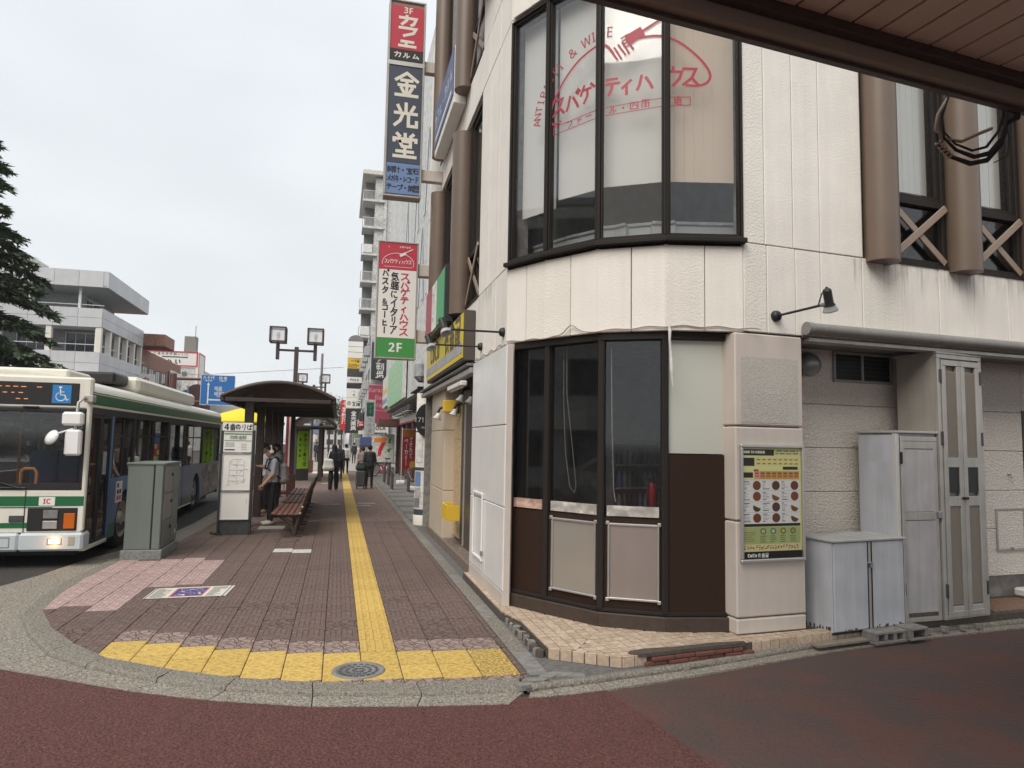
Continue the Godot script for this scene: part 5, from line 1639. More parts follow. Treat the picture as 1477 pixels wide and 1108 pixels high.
# ---------------------------------------------------------------- signs on the corner building
func corner_signs() -> void:
	# tall blade sign
	var w := wl(0.64, -13.0, 1.34, -13.0)
	var t := thing("blade_sign", "tall blade sign, red cafe panel above navy jeweller panel", "sign", v3(1.0, 6.36, -13.12), 0.0, "blade signs on the street front")
	wb(t, "box", w, 0.0, 0.70, 6.36, 10.24, -0.26, -0.02, MT.bronze_flat, 0.008)
	wframe(t, "frame", w, 0.0, 0.70, 6.36, 10.24, -0.03, 0.012, 0.035, MT.alu_dull, 0.006)
	var p := wb(t, "red_panel", w, 0.04, 0.66, 9.25, 10.12, -0.018, 0.0, MT.sign_red)
	wtext(p, "lettering", "3F", w, 0.36, 10.035, 0.12, 0.002, MT.sign_cream)
	jtext(p, "lettering", "カフェ", w, 0.36, 9.605, Vector2(0.40, 0.20), 0.225, 0.055, 0.002, MT.sign_cream, true)
	p = wb(t, "black_panel", w, 0.04, 0.66, 9.03, 9.245, -0.018, 0.0, MT.ink)
	jtext(p, "lettering", "カルム", w, 0.35, 9.135, Vector2(0.15, 0.11), 0.17, 0.02, 0.002, MT.sign_cream)
	wb(t, "divider", w, 0.0, 0.70, 8.92, 9.01, -0.018, 0.014, MT.alu, 0.004)
	p = wb(t, "navy_panel", w, 0.04, 0.66, 7.02, 8.91, -0.018, 0.0, MT.sign_navy)
	jtext(p, "lettering", "金光堂", w, 0.35, 7.97, Vector2(0.46, 0.44), 0.60, 0.062, 0.002, MT.sign_cream, true)
	p = wb(t, "blue_panel", w, 0.04, 0.66, 6.42, 7.01, -0.018, 0.0, MT.sign_blue)
	jtext(p, "lettering", "時計・宝石", w, 0.35, 6.88, Vector2(0.12, 0.12), 0.118, 0.017, 0.002, MT.ink)
	jtext(p, "lettering", "メガネ・レコード", w, 0.35, 6.71, Vector2(0.085, 0.12), 0.073, 0.015, 0.002, MT.ink)
	jtext(p, "lettering", "テープ・楽器", w, 0.35, 6.54, Vector2(0.11, 0.12), 0.10, 0.016, 0.002, MT.ink)
	for y in [6.85, 9.0]:
		bx(t, "bracket", v3(1.545, y, -13.13), v3(0.41, 0.22, 0.14), MT.pillar, 0.01)
	# restaurant sign
	w = wl(0.58, -13.0, 1.33, -13.0)
	t = thing("blade_sign", "white restaurant blade sign, red logo on top and green foot", "sign", v3(0.95, 3.3, -13.1), 0.0, "blade signs on the street front")
	wb(t, "box", w, 0.0, 0.75, 3.30, 5.50, -0.22, -0.02, MT.off_white, 0.008)
	wframe(t, "frame", w, 0.0, 0.75, 3.30, 5.50, -0.03, 0.012, 0.026, MT.alu_dull, 0.006)
	p = wb(t, "red_panel", w, 0.03, 0.72, 4.97, 5.47, -0.018, 0.0, MT.sign_red)
	var b := MB.new()
	for i in 8:
		glyph(b, "スパゲティハウス"[i], Vector2(0.155 + i * 0.063, 5.12), Vector2(0.066, 0.08), 0.009, w, 0.002)
	var arc: Array[Vector2] = []
	for i in 21:
		var a := PI * 1.05 - i * PI * 1.15 / 20.0
		arc.append(Vector2(0.375 + cos(a) * 0.29, 5.09 + sin(a) * 0.19))
	stroke(b, arc, 0.009, w, 0.007)
	stroke(b, [Vector2(0.46, 5.27), Vector2(0.64, 5.37)] as Array[Vector2], 0.016, w, 0.008)
	stroke(b, [Vector2(0.42, 5.24), Vector2(0.50, 5.28)] as Array[Vector2], 0.05, w, 0.0085)
	stroke(b, [Vector2(0.12, 5.02), Vector2(0.63, 5.02)] as Array[Vector2], 0.007, w, 0.002)
	for i in 11:
		glyph(b, "ちょっと違った街の宝石"[i], Vector2(0.16 + i * 0.042, 5.40), Vector2(0.034, 0.034), 0.005, w, 0.002)
	put(p, "lettering", b.done(), MT.sign_white)
	p = wb(t, "white_panel", w, 0.03, 0.72, 3.69, 4.965, -0.018, 0.0, MT.sign_white)
	jtext(p, "lettering", "スパゲティハウス", w, 0.515, 4.32, Vector2(0.17, 0.145), 0.148, 0.024, 0.002, MT.sign_red, true)
	jtext(p, "lettering", "気軽にイタリア", w, 0.325, 4.34, Vector2(0.14, 0.15), 0.166, 0.022, 0.002, MT.ink, true)
	jtext(p, "lettering", "パスタ", w, 0.155, 4.74, Vector2(0.12, 0.13), 0.158, 0.022, 0.002, MT.ink, true)
	wtext(p, "lettering", "&", w, 0.155, 4.36, 0.10, 0.002, MT.ink)
	jtext(p, "lettering", "コ|ヒ|", w, 0.155, 4.04, Vector2(0.12, 0.12), 0.145, 0.022, 0.002, MT.ink, true)
	p = wb(t, "green_panel", w, 0.03, 0.72, 3.33, 3.685, -0.018, 0.0, MT.sign_green)
	wtext(p, "lettering", "2F", w, 0.37, 3.51, 0.17, 0.002, MT.sign_white)
	for y in [3.75, 5.0]:
		bx(t, "bracket", v3(1.54, y, -13.12), v3(0.42, 0.24, 0.16), MT.pillar, 0.015)
	# red, white and green box sign
	w = wl(1.45, -12.6, 1.45, -10.28)
	t = thing("flag_sign", "red, white and green striped box sign above the yellow sign", "sign", wp(w, 1.0, 3.6, -0.1), 0.0)
	wb(t, "box", w, 0.0, w.len, 3.58, 4.45, -0.14, -0.012, mk("sign_case", Color(0.022, 0.026, 0.03), 0.4), 0.008)
	var cols := [mk("flag_red", Color(0.34, 0.05, 0.09), 0.45), MT.sign_white, mk("flag_green", Color(0.05, 0.34, 0.14), 0.45)]
	for i in 3:
		p = wb(t, "colour_panel", w, [0.05, 0.88, 1.46][i], [0.88, 1.46, w.len - 0.05][i], 3.63, 4.40, -0.01, 0.002, cols[i])
	b = MB.new()
	for i in 40:
		var q := Vector2(rng.randf_range(0.94, 1.40), rng.randf_range(3.7, 4.3))
		stroke(b, [q, q + Vector2(rng.randf_range(-0.05, 0.05), rng.randf_range(0.01, 0.06)), q + Vector2(rng.randf_range(-0.06, 0.06), rng.randf_range(0.03, 0.09))] as Array[Vector2], 0.008, w, 0.004 + i * 0.0003)
	put(t, "ink_drawing", b.done(), MT.grey_mid)
	bx(t, "bracket", v3(1.68, 4.0, -12.3), v3(0.16, 0.06, 0.06), MT.black)
	# yellow shop sign
	w = wl(1.58, -13.3, 1.58, -9.28)
	t = thing("shop_sign", "yellow curry shop box sign over the shuttered entrance", "sign", wp(w, 1.8, 2.9, -0.1), 0.0)
	wb(t, "box", w, 0.0, w.len, 2.89, 3.58, -0.165, -0.012, mk("sign_taupe", Color(0.075, 0.062, 0.055), 0.5, "streak", 0.8), 0.01)
	p = wb(t, "yellow_face", w, 0.04, w.len - 0.04, 2.93, 3.54, -0.01, 0.004, MT.sign_yellow)
	wb(p, "grey_band", w, 0.05, w.len - 0.05, 3.0, 3.14, 0.003, 0.007, MT.grey_light)
	wtext(p, "lettering", "CoCo", w, 1.15, 3.34, 0.34, 0.008, mk("sign_brown", Color(0.10, 0.075, 0.03), 0.5))
	jtext(p, "lettering", "壱番屋", w, 3.05, 3.34, Vector2(0.42, 0.34), 0.52, 0.055, 0.008, MT.sign_brown)
	# blue sign between the upper floors
	w = wl(1.53, -12.7, 1.53, -10.45)
	t = thing("blue_sign", "blue box sign with white print between the upper floors", "sign", wp(w, 1.2, 7.05, -0.1), 0.0)
	wb(t, "box", w, 0.0, w.len, 7.05, 8.0, -0.21, -0.012, MT.sign_white, 0.008)
	p = wb(t, "blue_face", w, 0.03, w.len - 0.03, 7.20, 7.97, -0.01, 0.003, mk("sign_indigo", Color(0.07, 0.10, 0.24), 0.4))
	jtext(p, "lettering", "カフェ・カルム", w, w.len / 2, 7.62, Vector2(0.24, 0.24), 0.29, 0.03, 0.005, MT.sign_white)
	wb(p, "white_band", w, 0.2, w.len - 0.2, 7.28, 7.35, 0.002, 0.006, MT.sign_white)
	w = wl(1.45, -9.2, 1.45, -8.2)
	t = thing("blue_sign", "dark blue box sign at the very top of the street front", "sign", wp(w, 0.5, 8.1, -0.15), 0.0)
	wb(t, "box", w, 0.0, w.len, 8.0, 8.8, -0.3, 0.0, MT.sign_indigo, 0.008)
	wb(t, "rim", w, 0.0, w.len, 7.95, 7.998, -0.3, 0.01, MT.grey_dark, 0.006)
	# fittings over the recessed entrance
	t = thing("strip_light", "white fluorescent strip light under the shop awning", "lamp", v3(1.75, 2.62, -9.9))
	bx(t, "housing", v3(1.64, 2.60, -10.1), v3(0.09, 0.07, 1.25), MT.white, 0.012)
	rod(t, "tube", [v3(1.64, 2.555, -9.55), v3(1.64, 2.555, -10.65)], 0.014, MT.white_gloss, 8)
	t = thing("light_box", "small yellow light box hanging over the plywood entrance", "sign", v3(1.62, 2.3, -11.6))
	bx(t, "box", v3(1.80, 2.39, -11.7), v3(0.24, 0.20, 0.12), MT.yellow, 0.012)
	bx(t, "back_plate", v3(1.935, 2.39, -11.7), v3(0.03, 0.24, 0.14), MT.black, 0.006)
	var n := 0
	for q in [[1.66, 2.28, -12.2], [1.82, 2.32, -11.4], [1.84, 2.52, -10.9], [1.88, 2.46, -10.3]]:
		n += 1
		t = thing("entrance_spotlight", "small white spotlight over the shuttered entrance, %s counted from the far end" % ["first", "second", "third", "fourth"][n - 1], "spotlight", v3(q[0], q[1], q[2]), 0.0, "entrance spotlights")
		lathed(t, "shade", [Vector2(0.0, 0.07), Vector2(0.03, 0.065), Vector2(0.04, 0.02), Vector2(0.075, -0.04), Vector2(0.07, -0.045), Vector2(0.0, -0.01)], v3(q[0], q[1] - 0.05, q[2]), MT.white, 14, Basis(Vector3.BACK, -0.3))
		rod(t, "holder", [v3(q[0], q[1] + 0.01, q[2]), v3(q[0] + 0.04, q[1] + 0.10, q[2]), v3(q[0] + 0.14, q[1] + 0.12, q[2])], 0.024, MT.black, 8)
		rod(t, "bracket", [v3(q[0] + 0.10, q[1] + 0.11, q[2]), v3(1.93, q[1] + 0.12, q[2])], 0.014, MT.black, 6)
	t = thing("planter_box", "small yellow wall box low on the plywood entrance", "planter", v3(1.8, 0.6, -11.3))
	bx(t, "front", v3(1.72, 0.67, -11.45), v3(0.02, 0.24, 0.62), MT.yellow, 0.004)
	bx(t, "end", v3(1.82, 0.67, -11.15), v3(0.18, 0.24, 0.02), MT.yellow, 0.004)
	bx(t, "end", v3(1.82, 0.67, -11.75), v3(0.18, 0.24, 0.02), MT.yellow, 0.004)
	bx(t, "floor", v3(1.82, 0.56, -11.45), v3(0.18, 0.02, 0.58), MT.yellow)
	# round pillar with notices, at the end of the building
	t = thing("round_pillar", "cream round pillar wrapped with posters at the building end", "pillar", v3(2.0, 0, -15.6))
	lathed(t, "shaft", [Vector2(0.23, 0.0), Vector2(0.23, 2.86), Vector2(0.0, 2.86)], v3(1.88, 0.0, -15.55), MT.off_white, 28)
	lathed(t, "foot_ring", [Vector2(0.24, 0.0), Vector2(0.245, 0.20), Vector2(0.235, 0.215)], v3(1.88, 0.0, -15.55), MT.sign_cream, 28)
	for q in [[1.17, 1.24, "sign_navy"], [0.22, 0.34, "sign_navy"], [2.0, 2.03, "grey_dark"]]:
		lathed(t, "printed_band", [Vector2(0.233, q[0]), Vector2(0.233, q[1])], v3(1.88, 0, -15.55), MT[q[2]], 28)
	for q in [[0.84, 1.15, "sign_blue", 0.2], [0.60, 0.80, "grey_light", 0.15], [0.38, 0.58, "grey_mid", 0.25], [1.35, 1.85, "white", 0.1], [0.7, 1.1, "sign_white", -0.55], [2.08, 2.24, "grey_dark", 0.2]]:
		var bb := MB.new()
		for i in 5:
			var a0: float = PI * 0.62 + q[3] + i * 0.14
			bb.quad(v3(cos(a0) * 0.238, q[0], sin(a0) * 0.238), v3(cos(a0 + 0.14) * 0.238, q[0], sin(a0 + 0.14) * 0.238), v3(cos(a0 + 0.14) * 0.238, q[1], sin(a0 + 0.14) * 0.238), v3(cos(a0) * 0.238, q[1], sin(a0) * 0.238))
		put(t, "poster", bb.done(), MT[q[2]], v3(1.88, 0, -15.55))
	t = thing("oval_sign", "black oval cafe sign on the round pillar", "sign", v3(1.85, 2.3, -15.28))
	w = wl(1.57, -15.29, 2.11, -15.29)
	var ov := MB.new()
	var op := PackedVector2Array()
	for i in 24:
		op.append(Vector2(cos(TAU * i / 24.0) * 0.24, sin(TAU * i / 24.0) * 0.36))
	ov.prism(op, 0.0, 0.03, true)
	put(t, "disc", ov.done(), MT.ink, v3(1.84, 2.26, -15.30), Basis(Vector3.RIGHT, PI / 2))
	wtext(t, "lettering", "171 Cafe", w, 0.27, 2.26, 0.10, 0.035, MT.sign_cream, false)
	wtext(t, "lettering", "dining", w, 0.24, 2.10, 0.04, 0.035, MT.sign_cream, false)

# ---------------------------------------------------------------- buildings along the street
# a flat outline on a wall (u, y), drawn out from o0 to o1
func wpoly(parent: Node, called: String, w: Dictionary, pts: Array, o0: float, o1: float, m: Material) -> MeshInstance3D:
	var pl := PackedVector2Array()
	for e in pts:
		pl.append(Vector2(e[0], -e[1]))
	var b := MB.new()
	b.prism(pl, o0, o1, true)
	return put(parent, called, b.done(), m, wp(w, 0, 0, 0), wbasis(w) * Basis(Vector3.RIGHT, PI / 2))

func window_at(parent: Node, w: Dictionary, u0: float, u1: float, y0: float, y1: float, fm: Material, panes := 2) -> void:
	var f := wframe(parent, "window", w, u0, u1, y0, y1, -0.02, 0.03, 0.05, fm, 0.0)
	var n := panes
	for i in n:
		var a := u0 + 0.05 + (u1 - u0 - 0.1) * i / n
		var b := u0 + 0.05 + (u1 - u0 - 0.1) * (i + 1) / n
		wb(f, "pane", w, a + 0.015, b - 0.015, y0 + 0.05, y1 - 0.05, -0.01, 0.006, MT.pane_flat)
		if i:
			wb(f, "mullion", w, a - 0.015, a + 0.015, y0 + 0.05, y1 - 0.05, -0.01, 0.02, fm)

func right_row() -> void:
	mk("pane_flat", Color(0.03, 0.036, 0.04), 0.08)
	mk("white_tile", Color(0.66, 0.66, 0.64), 0.6, "mottle", 0.5)
	mk("white_tile_b", Color(0.60, 0.60, 0.585), 0.6, "mottle", 0.5)
	# --- white building with slanted slits
	var b := thing("white_building", "white panelled building with slanted window slits beyond the corner building", "building", v3(4.5, 0, -29))
	var w := wl(2.6, -42.0, 2.6, -16.0)
	var hb := MB.new()
	hb.prism(poly([[2.66, -42], [2.66, -16], [9, -16], [9, -42]]), 3.45, 15.5, true)
	put(b, "core", hb.done(), MT.wall_core)
	for i in 20:
		for r in 4:
			wb(b, "wall_panel", w, i * 1.3 + 0.008, (i + 1) * 1.3 - 0.008, 3.5 + r * 3.0 + 0.008, 6.5 + r * 3.0 - 0.008, -0.06, 0.0, MT.white_tile if (i + r) % 3 else MT.white_tile_b)
	for s in [[16.6, 6.6], [19.2, 6.6], [12.5, 6.6], [8.5, 6.6], [14.5, 9.6], [18.0, 9.6], [10.5, 9.6], [21.5, 6.6], [21.0, 9.6]]:
		wpoly(b, "slanted_window", w, [[s[0], s[1]], [s[0] + 0.5, s[1]], [s[0] + 1.1, s[1] + 2.7], [s[0] + 0.9, s[1] + 2.7]], 0.002, 0.02, MT.pane_flat)
		wpoly(b, "slanted_window", w, [[s[0] + 1.5, s[1]], [s[0] + 2.0, s[1]], [s[0] + 1.25, s[1] + 2.7], [s[0] + 1.12, s[1] + 2.7]], 0.002, 0.02, MT.pane_flat)
	for z in [-17.0, -23.0]:
		bx(b, "wall_block", v3(6.0, 1.7, z - 2), v3(5.4, 3.6, 3.9), MT.wall_core)
	# --- brick fronted shop below it
	var sh := thing("brick_shop", "brick red shop front with dark doorways behind the bollards", "shop", v3(3.3, 0, -33))
	var sw := wl(3.2, -41.0, 3.2, -17.0)
	wb(sh, "inner_wall", sw, 0.0, sw.len, 0.0, 3.4, -3.2, -3.0, MT.off_white)
	for i in 9:
		wb(sh, "brick_pier", sw, i * 2.9 + 0.2, i * 2.9 + 0.75, 0.0, 2.75, -0.3, 0.0, MT.red_brown, 0.01)
		wb(sh, "glass_door", sw, i * 2.9 + 0.8, minf(i * 2.9 + 3.05, sw.len), 0.0, 2.7, -0.35, -0.3, MT.pane_far)
	wb(sh, "fascia_board", sw, 0.0, sw.len, 2.75, 3.1, -0.2, 0.05, MT.off_white, 0.01)
	wb(sh, "red_trim", sw, 0.0, sw.len, 2.68, 2.75, -0.1, 0.07, MT.sign_red, 0.006)
	wb(sh, "dark_canopy", wl(3.2, -40.5, 3.2, -38.0), 0.0, 2.4, 2.6, 3.0, 0.0, 1.15, MT.red_brown, 0.02)
	for i in 4:
		rod(sh, "rail_wire", [v3(2.9, 3.2 + i * 0.14, -41), v3(2.9, 3.2 + i * 0.14, -29)], 0.015, MT.dark_brown, 6)
	var gp := thing("green_panel", "pale green shop panel under the white building", "sign", v3(2.5, 3.6, -33))
	wb(gp, "panel", wl(2.5, -38.0, 2.5, -29.5), 0.0, 8.5, 3.55, 5.6, -0.05, 0.02, mk("pale_green", Color(0.36, 0.60, 0.36), 0.5, "mottle", 0.6), 0.02)
	wb(gp, "white_end", wl(2.5, -29.4, 2.5, -28.2), 0.0, 1.2, 3.55, 5.6, -0.05, 0.02, MT.white_tile, 0.02)
	wb(gp, "striped_board", wl(2.45, -42.0, 2.45, -38.2), 0.0, 3.8, 3.7, 5.4, -0.05, 0.02, MT.off_white, 0.02)
	wb(gp, "blue_stripe", wl(2.45, -42.0, 2.45, -38.2), 0.0, 3.8, 3.9, 4.15, 0.021, 0.03, MT.sign_blue)
	wb(gp, "yellow_stripe", wl(2.45, -42.0, 2.45, -38.2), 0.0, 3.8, 4.5, 4.7, 0.021, 0.03, MT.sign_yellow)
	for i in 6:
		var t := thing("shop_floodlight", "floodlight over the brick shop front, %s from the corner building" % ["nearest", "second", "third", "fourth", "fifth", "farthest"][i], "floodlight", v3(2.7, 3.0, -27.5 - i * 1.4), 0.0, "floodlights over the brick shop")
		var c := v3(2.72, 3.12, -27.5 - i * 1.4)
		bx(t, "lamp_box", c, v3(0.34, 0.22, 0.26), MT.grey_dark, 0.03, 0.3)
		bx(t, "lens", c + v3(-0.10, -0.125, 0.03), v3(0.22, 0.02, 0.2), MT.white, 0.006, 0.3)
		rod(t, "arm", [c + v3(0.05, 0.05, 0), c + v3(0.45, -0.1, 0)], 0.03, MT.steel, 6)
	# awning of the neighbour
	var aw := thing("dark_awning", "dark ribbed awning hanging next to the curry shop sign", "awning", v3(2.0, 2.9, -16.6))
	for i in 4:
		bx(aw, "awning_slat", v3(1.75 + i * 0.16, 2.98 + i * 0.07, -16.6), v3(0.15, 0.025, 1.6), MT.frame, 0.004)
	bx(aw, "bracket", v3(2.1, 3.02, -16.0), v3(0.8, 0.05, 0.05), MT.frame, 0.0, 0.0)
	bx(aw, "grey_cowl", v3(1.9, 3.42, -16.2), v3(0.5, 0.5, 0.6), MT.grey_light, 0.12)
	# --- tiled building across the side street
	b = thing("tiled_building", "white tiled building carrying the karaoke bar sign", "building", v3(5, 0, -52))
	var W := wl(1.8, -45.0, 9.0, -45.0)
	bx(b, "core", v3(5.46, 4.5, -52.55), v3(7.2, 9.0, 14.9), MT.wall_core)
	for i in 8:
		for r in 10:
			wb(b, "wall_tile", W, i * 0.9 + 0.012, (i + 1) * 0.9 - 0.012, r * 0.9 + 0.012, (r + 1) * 0.9 - 0.012, -0.05, 0.0, MT.white_tile if (i * 3 + r) % 4 else MT.white_tile_b)
	var W2 := wl(1.8, -60.0, 1.8, -45.0)
	for i in 10:
		for r in 5:
			wb(b, "wall_tile", W2, i * 1.5 + 0.012, (i + 1) * 1.5 - 0.012, 1.0 + r * 1.6, 2.58 + r * 1.6, -0.05, 0.0, MT.white_tile if (i + r) % 3 else MT.white_tile_b)
	for i in 4:
		for r in 3:
			window_at(b, W2, 1.2 + i * 3.6, 3.0 + i * 3.6, 3.0 + r * 2.2, 4.3 + r * 2.2, MT.grey_mid)
			bx(b, "air_conditioner", v3(1.6, 3.2 + r * 2.2, -46.5 - i * 3.6), v3(0.36, 0.6, 0.8), MT.grey_light, 0.03)
	var t := thing("karaoke_sign", "dark red karaoke bar sign on the white tiled building", "sign", v3(2.4, 3.2, -44.8))
	var kw := wl(1.72, -44.7, 3.1, -44.7)
	wb(t, "board", kw, 0.0, 1.38, 2.95, 5.3, -0.15, 0.0, MT.flag_red, 0.02)
	wtext(t, "lettering", "Karaoke", kw, 0.66, 4.98, 0.26, 0.004, mk("sign_pink", Color(0.62, 0.36, 0.36), 0.5), false)
	wtext(t, "lettering", "Bar", kw, 0.66, 4.52, 0.26, 0.004, MT.sign_pink, false)
	wtext(t, "lettering", "Mirage", kw, 0.66, 4.05, 0.26, 0.004, MT.sign_pink, false)
	wtext(t, "lettering", "with drink bar system", kw, 0.66, 3.72, 0.09, 0.004, MT.sign_pink, false)
	t = thing("black_sign", "black sign with white brush characters above the karaoke sign", "sign", v3(2.3, 5.7, -44.8))
	wb(t, "board", kw, 0.1, 1.15, 5.65, 8.0, -0.12, 0.0, mk("sign_slate", Color(0.035, 0.042, 0.052), 0.5), 0.02)
	jtext(t, "lettering", "多劇場", kw, 0.64, 6.5, Vector2(0.46, 0.46), 0.54, 0.055, 0.004, MT.sign_white, true)
	t = thing("store_sign", "white and dark arrow sign below the karaoke sign", "sign", v3(2.4, 1.9, -44.8))
	wb(t, "board", kw, 0.25, 1.3, 2.1, 2.9, -0.1, -0.01, MT.sign_white, 0.01)
	wtext(t, "lettering", "POLA", kw, 0.70, 2.62, 0.24, 0.0, MT.ink)
	wb(t, "dark_strip", kw, 0.45, 1.2, 2.16, 2.34, -0.009, 0.002, MT.ink)
	wb(t, "arrow", kw, 0.62, 1.0, 2.235, 2.265, 0.003, 0.006, MT.sign_white)
	wpoly(t, "arrow_head", kw, [[1.0, 2.19], [1.12, 2.25], [1.0, 2.31]], 0.003, 0.006, MT.sign_white)
	# convenience store sign cabinet
	t = thing("convenience_store_sign", "white convenience store sign cabinet with orange, red and green stripes", "sign", v3(2.3, 0, -40.2))
	var cw := wl(1.72, -40.0, 3.06, -40.0)
	wb(t, "cabinet", cw, 0.0, 1.34, 0.62, 2.2, -0.3, 0.0, MT.off_white, 0.04)
	wframe(t, "frame", cw, 0.0, 1.34, 0.62, 2.2, 0.001, 0.02, 0.05, MT.alu, 0.01)
	wb(t, "plinth", cw, 0.15, 1.2, -0.02, 0.62, -0.25, -0.05, MT.steel)
	wpoly(t, "orange_stripe", cw, [[0.22, 1.98], [0.92, 1.98], [0.86, 1.74], [0.22, 1.74]], 0.002, 0.008, mk("stripe_orange", Color(0.72, 0.22, 0.02), 0.5))
	wpoly(t, "red_stripe", cw, [[0.62, 1.74], [0.86, 1.735], [0.66, 1.30], [0.58, 0.98], [0.42, 0.98], [0.46, 1.35]], 0.0025, 0.009, mk("stripe_red", Color(0.55, 0.02, 0.04), 0.5))
	wpoly(t, "green_stripe", cw, [[1.0, 1.95], [1.14, 1.98], [1.12, 1.70], [0.98, 1.66]], 0.002, 0.008, MT.sign_green)
	wpoly(t, "green_stripe", cw, [[0.94, 1.36], [1.18, 1.44], [1.06, 1.18], [0.96, 1.22]], 0.002, 0.008, MT.sign_green)
	wb(t, "joint_line", cw, 0.06, 1.28, 1.58, 1.60, 0.002, 0.006, MT.grey_light)
	t = thing("cash_machine_sign", "small red ATM sign below the convenience store sign", "sign", v3(2.5, 0.2, -39.8))
	var aw2 := wl(2.25, -39.7, 2.85, -39.7)
	wb(t, "board", aw2, 0.0, 0.6, 0.05, 0.52, -0.08, 0.0, MT.flag_red, 0.02)
	wtext(t, "lettering", "ATM", aw2, 0.3, 0.32, 0.22, 0.003, MT.sign_white)
	# pole sign beside it
	t = thing("pole_sign", "slim grey pole sign with dark green panel on top", "sign", v3(1.75, 0, -41.0))
	var pw := wl(1.40, -40.9, 2.0, -40.9)
	wb(t, "post", pw, 0.0, 0.6, -0.02, 4.15, -0.2, 0.0, MT.grey_light, 0.02)
	wb(t, "green_panel", pw, 0.10, 0.5, 3.2, 4.0, -0.01, 0.006, mk("dark_green", Color(0.01, 0.06, 0.045), 0.4))
	jtext(t, "lettering", "イエ", pw, 0.3, 3.62, Vector2(0.18, 0.16), 0.26, 0.03, 0.008, MT.sign_green, true)
	jtext(t, "lettering", "四街道駅前", pw, 0.3, 2.4, Vector2(0.2, 0.2), 0.3, 0.02, 0.003, MT.grey_mid, true)
	# tall sign tower
	t = thing("sign_tower", "tall stack of white, yellow and black shop signs with rounded grey top", "sign", v3(1.1, 0, -58))
	var tw := wl(0.48, -58.0, 1.70, -58.0)
	var rows := [[2.4, 4.4, "ink", "", "sign_white"], [4.4, 5.25, "sign_white", "", "ink"], [5.25, 6.0, "sign_white", "", "ink"], [6.0, 6.45, "ink", "", "sign_cream"], [6.45, 6.95, "sign_white", "POLA", "ink"], [6.95, 7.6, "grey_dark", "", "sign_pink"], [7.6, 8.45, "yellow", "", "ink"], [8.45, 8.95, "sign_white", "", "sign_red"], [8.95, 9.4, "sign_white", "", "ink"], [9.4, 9.85, "sign_white", "", "ink"]]
	for i in rows.size():
		var r: Array = rows[i]
		var p := wb(t, "sign_panel", tw, 0.0, 1.2, r[0] + 0.015, r[1] - 0.015, -0.35, 0.0, MT[r[2]], 0.02)
		if r[3] != "":
			wtext(p, "lettering", r[3], tw, 0.6, (r[0] + r[1]) / 2, 0.2, 0.003, MT[r[4]])
	jtext(t, "lettering", "エビロート", tw, 0.6, 7.85, Vector2(0.26, 0.28), 0.22, 0.045, 0.004, MT.ink)
	jtext(t, "lettering", "八千屋", tw, 0.6, 8.25, Vector2(0.2, 0.2), 0.22, 0.03, 0.004, MT.ink)
	jtext(t, "lettering", "の宝屋", tw, 0.6, 4.8, Vector2(0.3, 0.36), 0.36, 0.045, 0.004, MT.ink)
	jtext(t, "lettering", "つの", tw, 0.6, 5.6, Vector2(0.2, 0.2), 0.25, 0.025, 0.004, MT.ink, true)
	jtext(t, "lettering", "金光楽場", tw, 0.62, 3.4, Vector2(0.42, 0.34), 0.4, 0.05, 0.004, MT.sign_white, true)
	var cap := []
	for i in 13:
		cap.append([0.6 - cos(PI * i / 12.0) * 0.6, 9.86 + sin(PI * i / 12.0) * 0.5])
	wpoly(t, "rounded_top", tw, cap, -0.35, 0.0, MT.grey_mid)
	bx(t, "bracket", v3(1.74, 6.0, -58.18), v3(0.12, 0.2, 0.2), MT.steel)
	bx(t, "bracket", v3(1.74, 9.0, -58.18), v3(0.12, 0.2, 0.2), MT.steel)
	t = thing("bank_sign", "red vertical bank sign beyond the sign tower", "sign", v3(0.5, 0, -75))
	var bw := wl(0.13, -75.0, 0.9, -75.0)
	wb(t, "board", bw, 0.0, 0.77, 2.9, 6.0, -0.3, 0.0, mk("bank_red", Color(0.60, 0.02, 0.03), 0.4), 0.02)
	jtext(t, "lettering", "千葉銀行", bw, 0.38, 4.7, Vector2(0.5, 0.5), 0.6, 0.07, 0.004, MT.sign_white, true)
	rod(t, "post", [v3(0.5, -0.05, -75.15), v3(0.5, 2.9, -75.15)], 0.08, MT.grey_light, 8)
	# --- tall apartment block
	b = thing("apartment_tower", "tall pale apartment block with stacked railed balconies", "building", v3(5, 0, -78))
	var AW := wl(1.5, -70.0, 9.0, -70.0)
	bx(b, "core", v3(6.0, 14.0, -78.0), v3(6.6, 28.4, 15.6), MT.white_tile_b)
	bx(b, "roof_slab", v3(5.2, 28.6, -77.0), v3(7.6, 0.5, 14.6), MT.off_white, 0.05)
	wb(b, "side_wall", AW, 2.1, 2.35, 0.0, 28.3, -0.2, 0.0, MT.white_tile)
	for i in 10:
		var y := 1.0 + i * 2.75
		var bal := bx(b, "balcony", v3(2.6, y, -71.2), v3(2.2, 0.2, 2.6), MT.white_tile, 0.03)
		bx(bal, "soffit_wall", v3(2.7, y + 1.4, -72.2), v3(1.9, 2.6, 0.2), MT.grey_mid)
		var rb := MB.new()
		for k in 18:
			rb.box(v3(-1.05 + k * 0.124, 0.55, 0), v3(0.025, 0.9, 0.025))
		rb.box(v3(0, 1.02, 0), v3(2.2, 0.06, 0.05))
		rb.box(v3(0, 0.15, 0), v3(2.2, 0.04, 0.04))
		put(bal, "railing", rb.done(), MT.white_tile, v3(2.6, y, -69.95))
		var rs := MB.new()
		for k in 18:
			rs.box(v3(0, 0.55, -1.2 + k * 0.14), v3(0.025, 0.9, 0.025))
		rs.box(v3(0, 1.02, 0), v3(0.05, 0.06, 2.5))
		put(bal, "railing", rs.done(), MT.white_tile, v3(1.53, y, -71.2))
